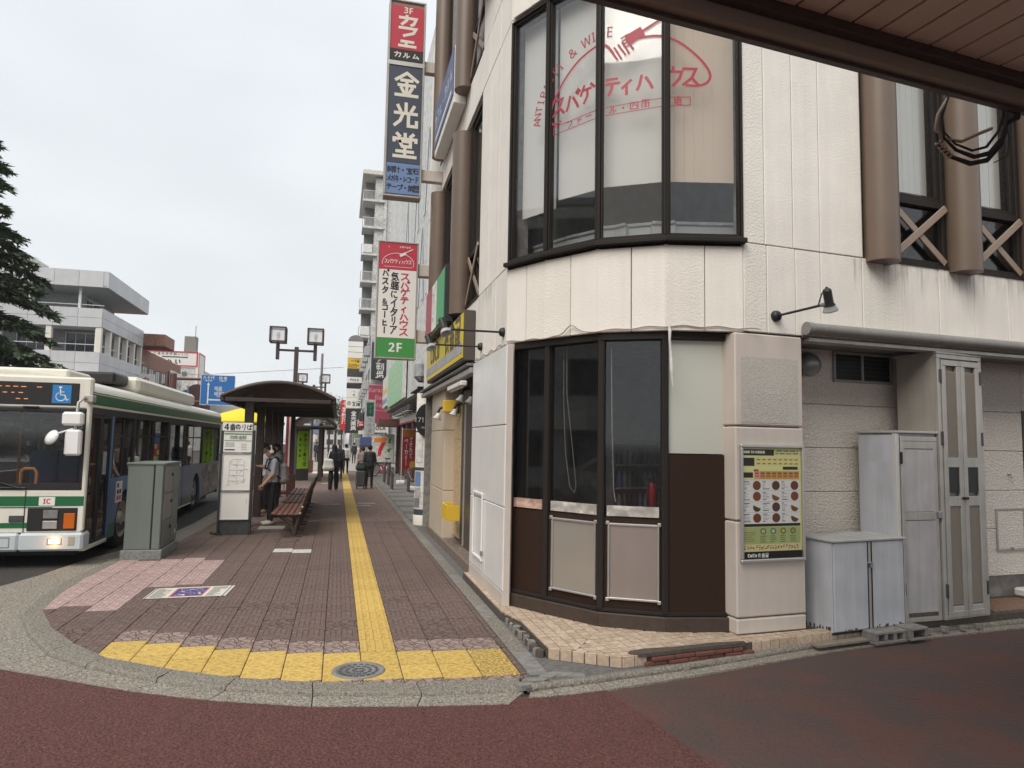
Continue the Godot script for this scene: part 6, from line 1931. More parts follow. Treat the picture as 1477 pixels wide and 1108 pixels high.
		if i % 3 == 1:
			bx(bal, "white_screen", v3(2.1, y + 0.6, -69.9), v3(0.9, 0.8, 0.05), MT.white)

func left_row() -> void:
	mk("silver_panel", Color(0.58, 0.60, 0.64), 0.45, "streak", 0.3)
	mk("silver_panel_b", Color(0.55, 0.57, 0.61), 0.45, "streak", 0.3)
	mk("salmon", Color(0.34, 0.16, 0.115), 0.75, "mottle", 0.4)
	# --- silver clad building
	var b := thing("silver_building", "silver clad building with open loggias and a flat roof across the road", "building", v3(-22, 0, -58))
	var F := wl(-34.0, -53.0, -16.0, -53.0)
	var S := wl(-16.0, -53.0, -16.0, -63.2)
	for y in [[0.0, 6.0, "ground_core"], [6.05, 7.5, "band_core"], [9.2, 10.5, "band_core"]]:
		bx(b, y[2], v3(-25.1, (y[0] + y[1]) / 2, -58.1), v3(18.0, y[1] - y[0], 10.0), MT.silver_panel_b)
	bx(b, "loggia_wall", v3(-26.0, 8.35, -58.8), v3(18.0, 1.7, 8.4), MT.grey_mid)
	bx(b, "terrace_wall", v3(-27.2, 11.2, -59.5), v3(18.0, 1.45, 7.2), MT.grey_light)
	wb(b, "roof_slab", F, 0.0, 18.2, 11.93, 12.1, -10.5, 0.3, MT.grey_light)
	for y in [[6.0, 7.5], [9.2, 10.5], [11.93, 13.05]]:
		var hi: bool = y[0] > 11
		var n := 12
		for i in n:
			wb(b, "facing_panel", F, i * 1.5 + 0.01, (i + 1) * 1.5 - 0.01, y[0] + 0.01, y[1], -0.05, 0.32 if hi else 0.06, MT.silver_panel if i % 2 else MT.silver_panel_b)
			if not hi:
				wb(b, "panel_joint", F, i * 1.5 + 0.01, (i + 1) * 1.5 - 0.01, (y[0] + y[1]) / 2 - 0.01, (y[0] + y[1]) / 2 + 0.01, 0.05, 0.066, MT.grey_mid)
				if i % 3 == 1:
					var dm: float = (y[0] + y[1]) / 2
					wpoly(b, "diamond_boss", F, [[i * 1.5 - 0.25, dm], [i * 1.5, dm + 0.25], [i * 1.5 + 0.25, dm], [i * 1.5, dm - 0.25]], 0.06, 0.075, MT.silver_panel)
		for i in 7:
			wb(b, "facing_panel", S, i * 1.46 + 0.01 - (0.3 if hi and i == 0 else 0.0), (i + 1) * 1.46 - 0.01, y[0] + 0.01, y[1], -0.05, 0.32 if hi else 0.06, MT.silver_panel if i % 2 else MT.silver_panel_b)
			if not hi:
				wb(b, "panel_joint", S, i * 1.46 + 0.01, (i + 1) * 1.46 - 0.01, (y[0] + y[1]) / 2 - 0.01, (y[0] + y[1]) / 2 + 0.01, 0.05, 0.066, MT.grey_mid)
	for i in 6:
		wb(b, "loggia_post", F, 3.0 * i + 2.6, 3.0 * i + 2.95, 7.5, 9.2, -0.35, 0.0, MT.wall_b, 0.02)
		window_at(b, wl(-34.0, -54.55, -16.0, -54.55), 3.0 * i + 0.3, 3.0 * i + 2.2, 7.6, 9.0, MT.silver_panel, 3)
		wb(b, "loggia_rail", F, 3.0 * i - 0.05, 3.0 * i + 2.6, 8.0, 8.05, -0.2, -0.16, MT.silver_panel)
		wb(b, "terrace_rail", F, 3.0 * i, 3.0 * i + 2.98, 10.75, 10.8, -0.3, -0.26, MT.silver_panel)
		wb(b, "terrace_post", F, 3.0 * i + 1.4, 3.0 * i + 1.55, 10.5, 11.93, -0.3, -0.15, MT.white)
	for i in 6:
		wb(b, "loggia_post", S, 2.0 * i - 0.02, 2.0 * i + 0.3, 7.5, 9.2, -0.35, 0.0, MT.wall_b, 0.02)
		wb(b, "loggia_rail", S, 2.0 * i, 2.0 * i + 1.9, 8.0, 8.05, -0.2, -0.16, MT.silver_panel)
	for i in 4:
		window_at(b, wl(-17.05, -54.6, -17.05, -63.0), 0.4 + i * 2.0, 2.0 + i * 2.0, 7.7, 9.0, MT.silver_panel)
		window_at(b, wl(-18.15, -56.0, -18.15, -63.0), 0.3 + i * 1.6, 1.7 + i * 1.6, 10.6, 11.7, MT.silver_panel)
	bx(b, "roof_hut", v3(-23.2, 13.6, -57), v3(3.4, 1.6, 3.0), MT.off_white, 0.03)
	for i in 9:
		wb(b, "shop_awning", F, i * 2.0 + 0.05, (i + 1) * 2.0 - 0.05, 5.1, 5.75, 0.0, 0.9, MT.white if i % 2 else MT.off_white, 0.05)
		window_at(b, F, i * 2.0 + 0.1, i * 2.0 + 1.9, 0.4, 4.6, MT.grey_mid, 2)
	# --- salmon building
	b = thing("salmon_building", "salmon tiled building with projecting upper balcony next to the silver one", "building", v3(-20, 0, -71))
	S = wl(-16.2, -63.4, -16.2, -79.0)
	bx(b, "body", v3(-20.2, 4.6, -71.2), v3(8.0, 9.2, 15.6), MT.salmon, 0.03)
	bx(b, "balcony", v3(-15.8, 9.85, -65.0), v3(3.0, 1.0, 3.4), MT.salmon, 0.03)
	for r in 2:
		for i in 4:
			window_at(b, S, 1.0 + i * 2.2, 2.6 + i * 2.2, 3.3 + r * 3.1, 4.7 + r * 3.1, MT.grey_dark)
	var t := thing("wall_sign", "white sign board with grey lettering on the salmon building", "sign", v3(-16.0, 6, -76))
	var sw := wl(-16.0, -73.6, -16.0, -78.6)
	wb(t, "board", sw, 0.0, 5.0, 6.1, 8.3, -0.1, 0.05, MT.sign_white, 0.03)
	jtext(t, "lettering", "シアトレ", sw, 2.5, 7.1, Vector2(0.8, 0.9), 0.95, 0.13, 0.06, MT.grey_mid)
	t = thing("vertical_sign", "white blade sign with red katakana at the silver building end", "sign", v3(-15.6, 4, -62.6))
	var kb := wl(-16.0, -62.4, -14.7, -62.4)
	wb(t, "board", kb, 0.0, 1.25, 3.6, 6.9, -0.25, 0.0, MT.sign_white, 0.03)
	jtext(t, "lettering", "カラフネ", kb, 0.62, 5.3, Vector2(0.55, 0.55), 0.72, 0.08, 0.006, MT.sign_red, true)
	t = thing("banner", "blue flag with white mountain mark behind the bus", "flag", v3(-12.3, 2, -60))
	var fb := wl(-13.2, -60.0, -11.7, -60.0)
	wpoly(t, "cloth", fb, [[0.0, 2.6], [1.4, 2.1], [1.45, 5.6], [0.0, 5.2]], -0.01, 0.01, mk("flag_blue", Color(0.03, 0.06, 0.25), 0.8))
	var mb := MB.new()
	stroke(mb, [Vector2(0.05, 3.7), Vector2(0.5, 4.6), Vector2(0.85, 4.0), Vector2(1.3, 5.2)] as Array[Vector2], 0.16, fb, 0.013)
	stroke(mb, [Vector2(0.3, 3.7), Vector2(0.62, 4.15), Vector2(1.2, 3.4)] as Array[Vector2], 0.12, fb, 0.016)
	put(t, "white_mark", mb.done(), MT.sign_white)
	rod(t, "pole", [v3(-11.7, -0.05, -60.0), v3(-11.7, 5.9, -60.0)], 0.06, MT.steel, 8)
	# --- building with the big roof sign
	b = thing("roof_sign_building", "white building topped by a red framed roof sign", "building", v3(-19, 0, -87))
	bx(b, "body", v3(-19.5, 4.75, -87.2), v3(8.6, 9.5, 9.0), MT.white_tile, 0.03)
	var rw := wl(-22.9, -82.6, -15.27, -82.6)
	wb(b, "roof_sign", rw, 0.0, 7.63, 9.55, 11.2, -0.3, 0.0, MT.sign_white, 0.03)
	wframe(b, "red_frame", rw, 0.0, 7.63, 9.55, 11.2, 0.002, 0.04, 0.14, MT.sign_red, 0.0)
	var rs := wl(-15.15, -82.6, -15.15, -86.0)
	wb(b, "roof_sign", rs, 0.0, 3.4, 7.0, 11.15, -0.3, 0.0, MT.sign_white, 0.03)
	wframe(b, "red_frame", rs, 0.0, 3.4, 7.0, 11.15, 0.002, 0.04, 0.14, MT.sign_red, 0.0)
	jtext(b, "lettering", "にあたきの前いいに", rw, 4.9, 10.88, Vector2(0.32, 0.28), 0.40, 0.045, 0.02, MT.grey_mid)
	wb(b, "grey_bar", rw, 4.0, 6.6, 10.5, 10.62, 0.0, 0.02, MT.sign_navy)
	jtext(b, "lettering", "ハい", rw, 5.2, 10.08, Vector2(0.62, 0.6), 0.8, 0.12, 0.02, MT.ink)
	bx(b, "roof_frame", v3(-16.3, 12.1, -84), v3(1.2, 1.8, 1.2), mk("lattice", Color(0.36, 0.36, 0.34), 0.7, "speck", 1.0))
	rod(b, "aerial", [v3(-15.9, 12.9, -84), v3(-15.9, 14.3, -84)], 0.04, MT.steel, 6)
	for i in 3:
		bx(b, "vent", v3(-16.6, 8.8, -82.65), v3(0.45, 0.4, 0.1), MT.grey_mid)
	b = thing("arched_building", "dark red brick building with an arched gable and slit windows", "building", v3(-15, 0, -80.5))
	var aw := wl(-17.4, -80.0, -13.6, -80.0)
	var arch := [[0.0, 0.0], [0.0, 6.2], [1.6, 6.2]]
	for i in 9:
		arch.append([2.7 - cos(PI * i / 8.0) * 1.1, 6.4 + sin(PI * i / 8.0) * 1.1])
	arch.append([3.8, 0.0])
	wpoly(b, "gable_wall", aw, arch, -1.6, 0.0, mk("maroon", Color(0.09, 0.04, 0.04), 0.8, "mottle", 0.6))
	for i in 3:
		wpoly(b, "slit_window", aw, [[2.0 + i * 0.55, 2.2], [2.25 + i * 0.55, 2.2], [2.25 + i * 0.55, 5.0], [2.12 + i * 0.55, 5.25], [2.0 + i * 0.55, 5.0]], 0.003, 0.03, MT.pane_flat)
	# --- overhead road sign
	t = thing("road_sign", "blue overhead direction sign on brown arms behind the shelter", "road sign", v3(-11.7, 0, -55))
	rod(t, "post", [v3(-11.75, -0.06, -55), v3(-11.75, 6.4, -55)], 0.24, MT.red_brown, 12)
	for y in [4.4, 6.05]:
		rod(t, "arm", [v3(-11.75, y, -55), v3(-7.6, y + 0.04, -55)], 0.1, MT.red_brown, 10)
	var bs := wl(-9.85, -54.8, -7.5, -54.8)
	wb(t, "board", bs, 0.0, 2.35, 4.2, 6.4, -0.06, 0.0, MT.deep_blue, 0.02)
	wframe(t, "rim", bs, 0.0, 2.35, 4.2, 6.4, 0.001, 0.012, 0.03, MT.white, 0.0)
	jtext(t, "lettering", "八千代", bs, 0.52, 6.18, Vector2(0.24, 0.24), 0.27, 0.03, 0.006, MT.white)
	jtext(t, "lettering", "佐倉", bs, 1.5, 6.18, Vector2(0.26, 0.24), 0.3, 0.03, 0.006, MT.white)
	wtext(t, "lettering", "Yachiyo", bs, 0.52, 5.98, 0.10, 0.005, MT.white)
	wtext(t, "lettering", "Sakura", bs, 1.5, 5.98, 0.10, 0.005, MT.white)
	jtext(t, "lettering", "国道", bs, 1.2, 5.45, Vector2(0.24, 0.24), 0.27, 0.03, 0.006, MT.white)
	jtext(t, "lettering", "国道", bs, 1.2, 5.05, Vector2(0.24, 0.24), 0.27, 0.03, 0.006, MT.white)
	wtext(t, "lettering", "51", bs, 1.66, 5.05, 0.22, 0.005, MT.white)
	wtext(t, "lettering", "Route 51", bs, 1.4, 4.85, 0.10, 0.005, MT.white)
	wtext(t, "lettering", "Route", bs, 1.3, 5.26, 0.10, 0.005, MT.white)
	wb(t, "arrow", bs, 0.48, 0.57, 4.28, 5.7, 0.002, 0.008, MT.white)
	wpoly(t, "arrow", bs, [[0.42, 5.66], [0.525, 5.86], [0.63, 5.66]], 0.0025, 0.009, MT.white)
	wb(t, "arrow", bs, 0.572, 1.85, 4.54, 4.64, 0.002, 0.008, MT.white)
	wpoly(t, "arrow", bs, [[1.84, 4.48], [2.05, 4.59], [1.84, 4.70]], 0.0025, 0.009, MT.white)
	var wr := thing("overhead_wire", "thin wire crossing the sky behind the street lamp", "wire", v3(-6, 6.5, -62))
	rod(wr, "wire", [v3(-30, 8.4, -70), v3(-12, 7.3, -66), v3(0.2, 8.1, -62)], 0.02, MT.grey_mid, 5)

# ---------------------------------------------------------------- the bus
func wheel(parent: Node, c: Vector3, side: float) -> void:
	var B := Basis(Vector3.BACK, -PI / 2 * side)
	var w := lathed(parent, "wheel", [Vector2(0.30, 0.0), Vector2(0.40, 0.0), Vector2(0.455, -0.03), Vector2(0.47, -0.07), Vector2(0.47, -0.22), Vector2(0.44, -0.27), Vector2(0.0, -0.27)], c, MT.rubber, 28, B)
	lathed(w, "rim", [Vector2(0.30, 0.002), Vector2(0.285, 0.004), Vector2(0.27, -0.02), Vector2(0.24, -0.06), Vector2(0.15, -0.08), Vector2(0.12, -0.02), Vector2(0.10, 0.0), Vector2(0.0, 0.005)], c, MT.alu_dull, 28, B)
	var nb := MB.new()
	for i in 8:
		var a := TAU * i / 8.0
		nb.box(v3(cos(a) * 0.19, -0.058, sin(a) * 0.19), v3(0.035, 0.03, 0.035), 0.006)
	put(w, "wheel_nuts", nb.done(), MT.steel, c, B)

func bus() -> void:
	var cream := mk("bus_cream", Color(0.76, 0.75, 0.68), 0.28, "streak", 0.5)
	var green := mk("bus_green", Color(0.016, 0.13, 0.05), 0.28)
	var blue := mk("bus_blue", Color(0.11, 0.21, 0.40), 0.3, "streak", 0.4)
	var silver := mk("bus_silver", Color(0.36, 0.36, 0.36), 0.4, "blotch", 0.7)
	var bump := mk("bus_bumper", Color(0.50, 0.55, 0.58), 0.35)
	var Y := ROAD_Y
	var t := thing("bus", "white and green city bus with blue side panels standing at the stop", "bus", v3(-4.65, Y, -17))
	var R := wl(-3.45, -11.2, -3.45, -22.7)
	var L := wl(-5.85, -22.7, -5.85, -11.2)
	var F := wl(-5.85, -11.2, -3.45, -11.2)
	# chassis and floor
	bx(t, "floor", v3(-4.65, 0.28, -17.0), v3(2.3, 0.12, 11.3), MT.grey_dark)
	bx(t, "underbody", v3(-4.65, 0.14, -17.0), v3(1.9, 0.18, 10.6), MT.black)
	# lower right side with wheel arches
	var arch := func(uc: float) -> Array:
		var a := []
		for i in 11:
			a.append([uc - cos(PI * i / 10.0) * 0.57, 0.20 + sin(PI * i / 10.0) * 0.72])
		return a
	wpoly(t, "side_panel", R, [[1.12, 0.2]] + arch.call(2.02) + [[4.95, 0.2], [4.95, 1.13], [1.12, 1.13]], -0.05, 0.0, blue)
	wpoly(t, "side_panel", R, [[6.45, 0.2]] + arch.call(8.1) + [[8.8, 0.2], [8.8, 1.13], [6.45, 1.13]], -0.05, 0.0, blue)
	wpoly(t, "printed_panel", R, [[8.82, 0.24], [11.35, 0.30], [11.45, 0.6], [11.45, 1.13], [8.82, 1.13]], -0.05, 0.0, silver)
	for i in 3:
		wb(t, "green_skirt", R, [1.13, 2.62, 6.46][i], [1.42, 4.94, 7.5][i], 0.21, 0.42, 0.002, 0.006, green)
	wb(t, "skirt_trim", R, 2.62, 7.5, 0.195, 0.225, -0.02, 0.012, cream, 0.004)
	var gn := MB.new()
	for i in 40:
		gn.box(wp(R, rng.randf_range(9.0, 11.2), rng.randf_range(0.4, 1.05), 0.001), Vector3(0.004, rng.randf_range(0.02, 0.10), rng.randf_range(0.03, 0.16)))
	put(t, "side_print", gn.done(), MT.grey_mid)
	wb(t, "side_notice", R, 1.42, 1.75, 0.72, 1.06, 0.001, 0.005, MT.sign_white)
	for i in 5:
		wb(t, "side_mark", R, 1.47 + (i % 2) * 0.13, 1.56 + (i % 2) * 0.13, 0.76 + (i / 2) * 0.1, 0.83 + (i / 2) * 0.1, 0.005, 0.007, MT.sign_red if i < 2 else MT.ink)
	# left side
	wb(t, "side_panel", L, 0.02, 11.45, 0.2, 1.13, -0.05, 0.0, cream)
	# window pillars and bands
	for u in [1.14, 2.34, 4.92, 6.47, 8.72, 11.38]:
		wb(t, "pillar", R, u - 0.06, u + 0.06, 1.13, 2.14, -0.06, -0.004, MT.black)
	for u in [0.05, 2.3, 4.6, 6.9, 9.2, 11.4]:
		wb(t, "pillar", L, u - 0.06, u + 0.06, 1.13, 2.14, -0.06, -0.004, MT.black)
	for s in [R, L]:
		wb(t, "window_header", s, 0.02, 11.48, 2.10, 2.20, -0.06, -0.002, MT.black)
		wb(t, "white_band", s, 0.0, 11.5, 2.20, 2.235, -0.06, 0.006, cream)
		wb(t, "green_band", s, 0.04, 11.5, 2.237, 2.42, -0.06, 0.003, green)
		wb(t, "white_line", s, 0.04, 11.5, 2.39, 2.405, 0.0, 0.006, cream)
	# roof: curved section drawn along the bus
	var prof := []
	for i in 15:
		var a := PI * i / 14.0
		prof.append(Vector2(cos(a) * 1.2, 2.42 + pow(sin(a), 0.7) * 0.26))
	var rb := MB.new()
	rb.st.set_smooth_group(3)
	for i in 14:
		for e in [[-11.26, -22.7]]:
			rb.quad(v3(-4.65 + prof[i].x, prof[i].y, e[0]), v3(-4.65 + prof[i + 1].x, prof[i + 1].y, e[0]), v3(-4.65 + prof[i + 1].x, prof[i + 1].y, e[1]), v3(-4.65 + prof[i].x, prof[i].y, e[1]))
	rb.st.set_smooth_group(-1)
	for z in [-11.26, -22.7]:
		for i in 14:
			rb.tri(v3(-4.65, 2.42, z), v3(-4.65 + prof[i].x, prof[i].y, z), v3(-4.65 + prof[i + 1].x, prof[i + 1].y, z))
	put(t, "roof", rb.done(), cream)
	bx(t, "ceiling", v3(-4.65, 2.38, -17.0), v3(2.3, 0.04, 11.3), MT.off_white)
	bx(t, "rear_wall", v3(-4.65, 1.3, -22.66), v3(2.38, 2.2, 0.08), green)
	var ac := bx(t, "roof_unit", v3(-4.55, 2.74, -16.8), v3(1.9, 0.30, 5.2), cream, 0.10)
	bx(ac, "dark_grille", v3(-4.55, 2.80, -13.9), v3(1.5, 0.20, 0.9), MT.black, 0.04)
	bx(t, "roof_hatch", v3(-4.65, 2.72, -12.4), v3(1.3, 0.14, 1.0), cream, 0.05)
	# windows on the right
	var bg := glass("bus_glass", Color(0.012, 0.012, 0.013), 0.42)
	for e in [[1.2, 2.28], [2.4, 4.86], [6.53, 8.66], [8.78, 11.32]]:
		pane(t, R, e[0], e[1], 1.14, 2.10, -0.03, bg)
		wb(t, "window_bar", R, e[0], e[1], 1.78, 1.81, -0.05, -0.018, MT.black)
		wb(t, "window_bar", R, (e[0] + e[1]) / 2 - 0.02, (e[0] + e[1]) / 2 + 0.02, 1.14, 2.10, -0.05, -0.02, MT.black)
	for e in [[0.1, 2.25], [2.35, 4.55], [4.65, 6.85], [6.95, 9.15], [9.25, 11.35]]:
		pane(t, L, e[0], e[1], 1.14, 2.10, -0.03, bg)
	# front door of two leaves, and the open middle door
	for k in 2:
		var d := wframe(t, "front_door", R, 0.10 + k * 0.48, 0.57 + k * 0.48, 0.22, 2.10, -0.05, -0.008, 0.05, MT.black, 0.006)
		pane(d, R, 0.14 + k * 0.48, 0.53 + k * 0.48, 0.28, 2.05, -0.03, bg)
		rod(d, "hand_rail", [wp(R, 0.2 + k * 0.48, 0.7, -0.07), wp(R, 0.2 + k * 0.48, 1.6, -0.07)], 0.015, MT.steel, 6)
	wb(t, "blue_post", R, 1.06, 1.11, 0.2, 2.1, -0.05, 0.004, blue, 0.004)
	wb(t, "door_step", R, 0.08, 1.06, 0.16, 0.215, -0.06, 0.012, cream, 0.006)
	var md := wframe(t, "middle_door", R, 4.98, 6.41, 0.2, 2.12, -0.08, -0.01, 0.06, MT.black, 0.006)
	wb(md, "door_leaf", R, 6.02, 6.36, 0.24, 1.13, -0.04, 0.01, blue)
	pane(md, R, 6.02, 6.36, 1.14, 2.06, -0.02, bg)
	wb(md, "door_leaf", R, 5.05, 5.48, 0.24, 1.13, -0.04, 0.01, blue)
	pane(md, R, 5.05, 5.48, 1.14, 2.06, -0.02, bg)
	wb(md, "green_foot", R, 5.05, 5.48, 0.24, 0.42, 0.011, 0.016, green)
	# front
	var fx := func(x: float) -> float: return x + 5.85
	wb(t, "front_panel", F, 0.02, 2.38, 0.43, 1.02, -0.06, 0.0, cream, 0.02)
	wb(t, "green_stripe", F, 0.01, 2.39, 0.80, 0.935, -0.05, 0.006, green, 0.002)
	wb(t, "green_line", F, 0.01, 2.0, 0.775, 0.788, -0.05, 0.006, green)
	wb(t, "green_stripe", F, 0.01, 1.9, 0.50, 0.57, -0.05, 0.006, green)
	for e in [[0.0, 1.62], [1.63, 2.42]]:
		wb(t, "bumper", F, e[0] - 0.01, e[1], 0.18, 0.43, -0.25, 0.05, bump, 0.03)
	wframe(t, "plate_recess", F, 1.25, 1.52, 0.24, 0.38, 0.05, 0.055, 0.008, MT.grey_mid, 0.0)
	var fr := wframe(t, "windscreen", F, 0.03, 2.37, 1.02, 2.17, -0.06, 0.002, 0.06, MT.black, 0.01)
	pane(fr, F, 0.09, 2.31, 1.08, 2.11, -0.03, glass("screen_glass", Color(0.02, 0.022, 0.022), 0.12))
	wb(fr, "black_sill", F, 0.05, 2.35, 1.03, 1.10, -0.02, 0.006, MT.black)
	for s in [0.0, 2.34]:
		wb(t, "corner_post", F, s, s + 0.06, 0.45, 2.24, -0.08, 0.004, cream, 0.02)
	wb(t, "header", F, 0.0, 2.4, 2.16, 2.62, -0.12, 0.0, cream, 0.06)
	var led := wb(t, "destination_display", F, 0.25, 2.24, 2.21, 2.53, -0.02, 0.010, MT.black, 0.02)
	var amber := glow("amber", Color(0.55, 0.18, 0.05), 0.55)
	var lb := MB.new()
	for r in 3:
		for i in 9:
			if rng.randf() < 0.7:
				var u := 0.95 + i * 0.098 - 0.03 * r
				if u < 1.82:
					lb.box(wp(F, u, 2.46 - r * 0.085, 0.012), v3(rng.randf_range(0.03, 0.07), 0.012, 0.002))
	put(led, "lit_segments", lb.done(), amber)
	var wc := wb(led, "wheelchair_sign", F, 1.90, 2.14, 2.24, 2.50, 0.011, 0.014, mk("sign_cyan", Color(0.02, 0.20, 0.50), 0.4))
	var cb := MB.new()
	var ring: Array[Vector2] = []
	for i in 15:
		var a := 0.9 + i * 4.2 / 14.0 + 1.2
		ring.append(Vector2(2.01 + cos(a) * 0.062, 2.335 + sin(a) * 0.06))
	stroke(cb, ring, 0.013, F, 0.016)
	stroke(cb, [Vector2(2.0, 2.44), Vector2(2.005, 2.36), Vector2(2.06, 2.355), Vector2(2.085, 2.285), Vector2(2.105, 2.295)] as Array[Vector2], 0.015, F, 0.0165)
	stroke(cb, [Vector2(2.005, 2.40), Vector2(2.05, 2.40)] as Array[Vector2], 0.012, F, 0.0172)
	stroke(cb, [Vector2(1.99, 2.465), Vector2(2.012, 2.465)] as Array[Vector2], 0.024, F, 0.0178)
	put(wc, "white_figure", cb.done(), MT.white)
	wb(t, "panel_gap", F, 1.655, 1.665, 0.44, 1.01, 0.0, 0.0075, MT.black)
	for k in 2:
		var u := 0.05 if k else 1.70
		var hl := wb(t, "headlamp_housing", F, u, u + 0.62, 0.455, 0.775, -0.02, 0.012, MT.black, 0.02)
		wb(hl, "headlamp", F, u + 0.20, u + 0.38, 0.49, 0.595, 0.01, 0.03, MT.alu, 0.015)
		wb(hl, "headlamp", F, u + 0.20, u + 0.38, 0.63, 0.745, 0.01, 0.028, MT.grey_mid, 0.015)
		wb(hl, "indicator", F, u + 0.46, u + 0.60, 0.49, 0.70, 0.01, 0.036, mk("amber_lens", Color(0.50, 0.12, 0.015), 0.15), 0.02)
	var fog := wb(t, "fog_lamp", F, 1.98, 2.16, 0.27, 0.36, 0.045, 0.056, MT.alu, 0.01)
	var fl := wb(fog, "lit_lens", F, 2.0, 2.14, 0.285, 0.345, 0.057, 0.06, glow("fog_lit", Color(1.0, 0.6, 0.38), 0.8))
	fl.name = "lit_lamp"
	var om := OmniLight3D.new()
	om.name = "fog_lamp_light"
	t.add_child(om)
	om.global_position = wp(F, 2.07, 0.315, 0.10)
	om.light_color = Color(1.0, 0.75, 0.5)
	om.light_energy = 0.02
	om.light_size = 0.05
	om.omni_range = 4.0
	om.omni_attenuation = 2.0
	om.shadow_enabled = true
	wb(t, "round_marker", F, 2.24, 2.32, 0.26, 0.38, 0.045, 0.055, mk("marker", Color(0.35, 0.34, 0.28), 0.3), 0.03)
	wb(t, "card_badge", F, 1.83, 2.03, 0.805, 0.925, 0.006, 0.010, MT.sign_white, 0.003)
	wtext(t, "badge_lettering", "IC", F, 1.93, 0.865, 0.07, 0.011, MT.sign_red)
	wb(t, "oval_handle", F, 1.48, 1.66, 0.58, 0.67, 0.0, 0.02, MT.grey_dark, 0.03)
	wb(t, "grab_handle", F, 1.55, 1.75, 2.165, 2.19, 0.0, 0.03, MT.black, 0.008)
	rod(t, "wiper", [wp(F, 0.75, 1.62, 0.012), wp(F, 1.22, 1.16, 0.02), wp(F, 1.58, 1.05, 0.02)], 0.016, MT.black, 6)
	rod(t, "wiper", [wp(F, 1.0, 1.055, 0.016), wp(F, 1.66, 1.05, 0.016)], 0.012, MT.black, 6)
	# mirrors
	rod(t, "mirror_arm", [wp(F, 2.38, 2.30, 0.0), wp(F, 2.36, 2.32, 0.16), wp(F, 2.30, 2.25, 0.20), wp(F, 2.27, 1.72, 0.20)], 0.02, MT.alu_dull, 8)
	bx(t, "mirror_bracket", wp(F, 2.40, 2.31, 0.06), v3(0.12, 0.1, 0.14), MT.alu_dull, 0.01)
	var mr := bx(t, "mirror", wp(F, 2.25, 2.02, 0.20), v3(0.26, 0.19, 0.13), MT.white_gloss, 0.05)
	mr.name = "mirror"
	bx(t, "mirror", wp(F, 2.27, 1.69, 0.20), v3(0.20, 0.36, 0.12), MT.white_gloss, 0.06)
	rod(t, "mirror_stalk", [wp(F, 2.26, 1.88, 0.22), wp(F, 2.06, 1.80, 0.28)], 0.014, MT.white_gloss, 6)
	lathed(t, "round_mirror", [Vector2(0.0, 0.04), Vector2(0.06, 0.03), Vector2(0.11, 0.0), Vector2(0.105, -0.015), Vector2(0.0, -0.02)], wp(F, 2.02, 1.76, 0.28), MT.white_gloss, 18, Basis(Vector3.RIGHT, 1.1) * Basis(Vector3.BACK, 0.5))
	# wheels
	for z in [-13.22, -19.3]:
		wheel(t, v3(-3.50, 0.41, z), 1.0)
		wheel(t, v3(-5.80, 0.41, z), -1.0)
	# inside
	for i in 6:
		for x in [-3.95, -5.35]:
			var s := bx(t, "seat", v3(x, 0.78, -14.8 - i * 1.15), v3(0.46, 0.14, 0.46), mk("seat_blue", Color(0.05, 0.09, 0.20), 0.9), 0.04)
			bx(s, "seat_back", v3(x, 1.16, -15.02 - i * 1.15), v3(0.46, 0.68, 0.10), MT.seat_blue, 0.04)
			bx(s, "seat_box", v3(x, 0.52, -14.8 - i * 1.15), v3(0.3, 0.36, 0.3), MT.grey_dark)
	for p in [[-3.75, -12.5], [-5.0, -13.0], [-4.3, -14.2], [-4.0, -16.3]]:
		rod(t, "grab_pole", [v3(p[0], 0.33, p[1]), v3(p[0], 2.36, p[1])], 0.02, mk("pole_orange", Color(0.45, 0.20, 0.06), 0.4), 8)
	var st := MB.new()
	for i in 24:
		var a := TAU * i / 24.0
		var a2 := TAU * (i + 1) / 24.0
		st.tube([v3(cos(a) * 0.22, 0, sin(a) * 0.22), v3(cos(a2) * 0.22, 0, sin(a2) * 0.22)], 0.016, 6)
	st.tube([v3(-0.2, 0, 0), v3(0.2, 0, 0)], 0.02, 6)
	rod(t, "orange_rail", [v3(-4.42, 1.05, -11.6), v3(-4.42, 1.25, -11.6), v3(-4.38, 1.30, -11.6), v3(-4.26, 1.30, -11.6), v3(-4.22, 1.25, -11.6), v3(-4.22, 1.05, -11.6)], 0.025, MT.pole_orange, 8)
	put(t, "steering_wheel", st.done(), MT.black, v3(-5.2, 1.22, -11.85), Basis(Vector3.RIGHT, 0.9))
	bx(t, "dashboard", v3(-4.65, 0.95, -11.55), v3(2.2, 0.28, 0.5), MT.grey_dark, 0.05)

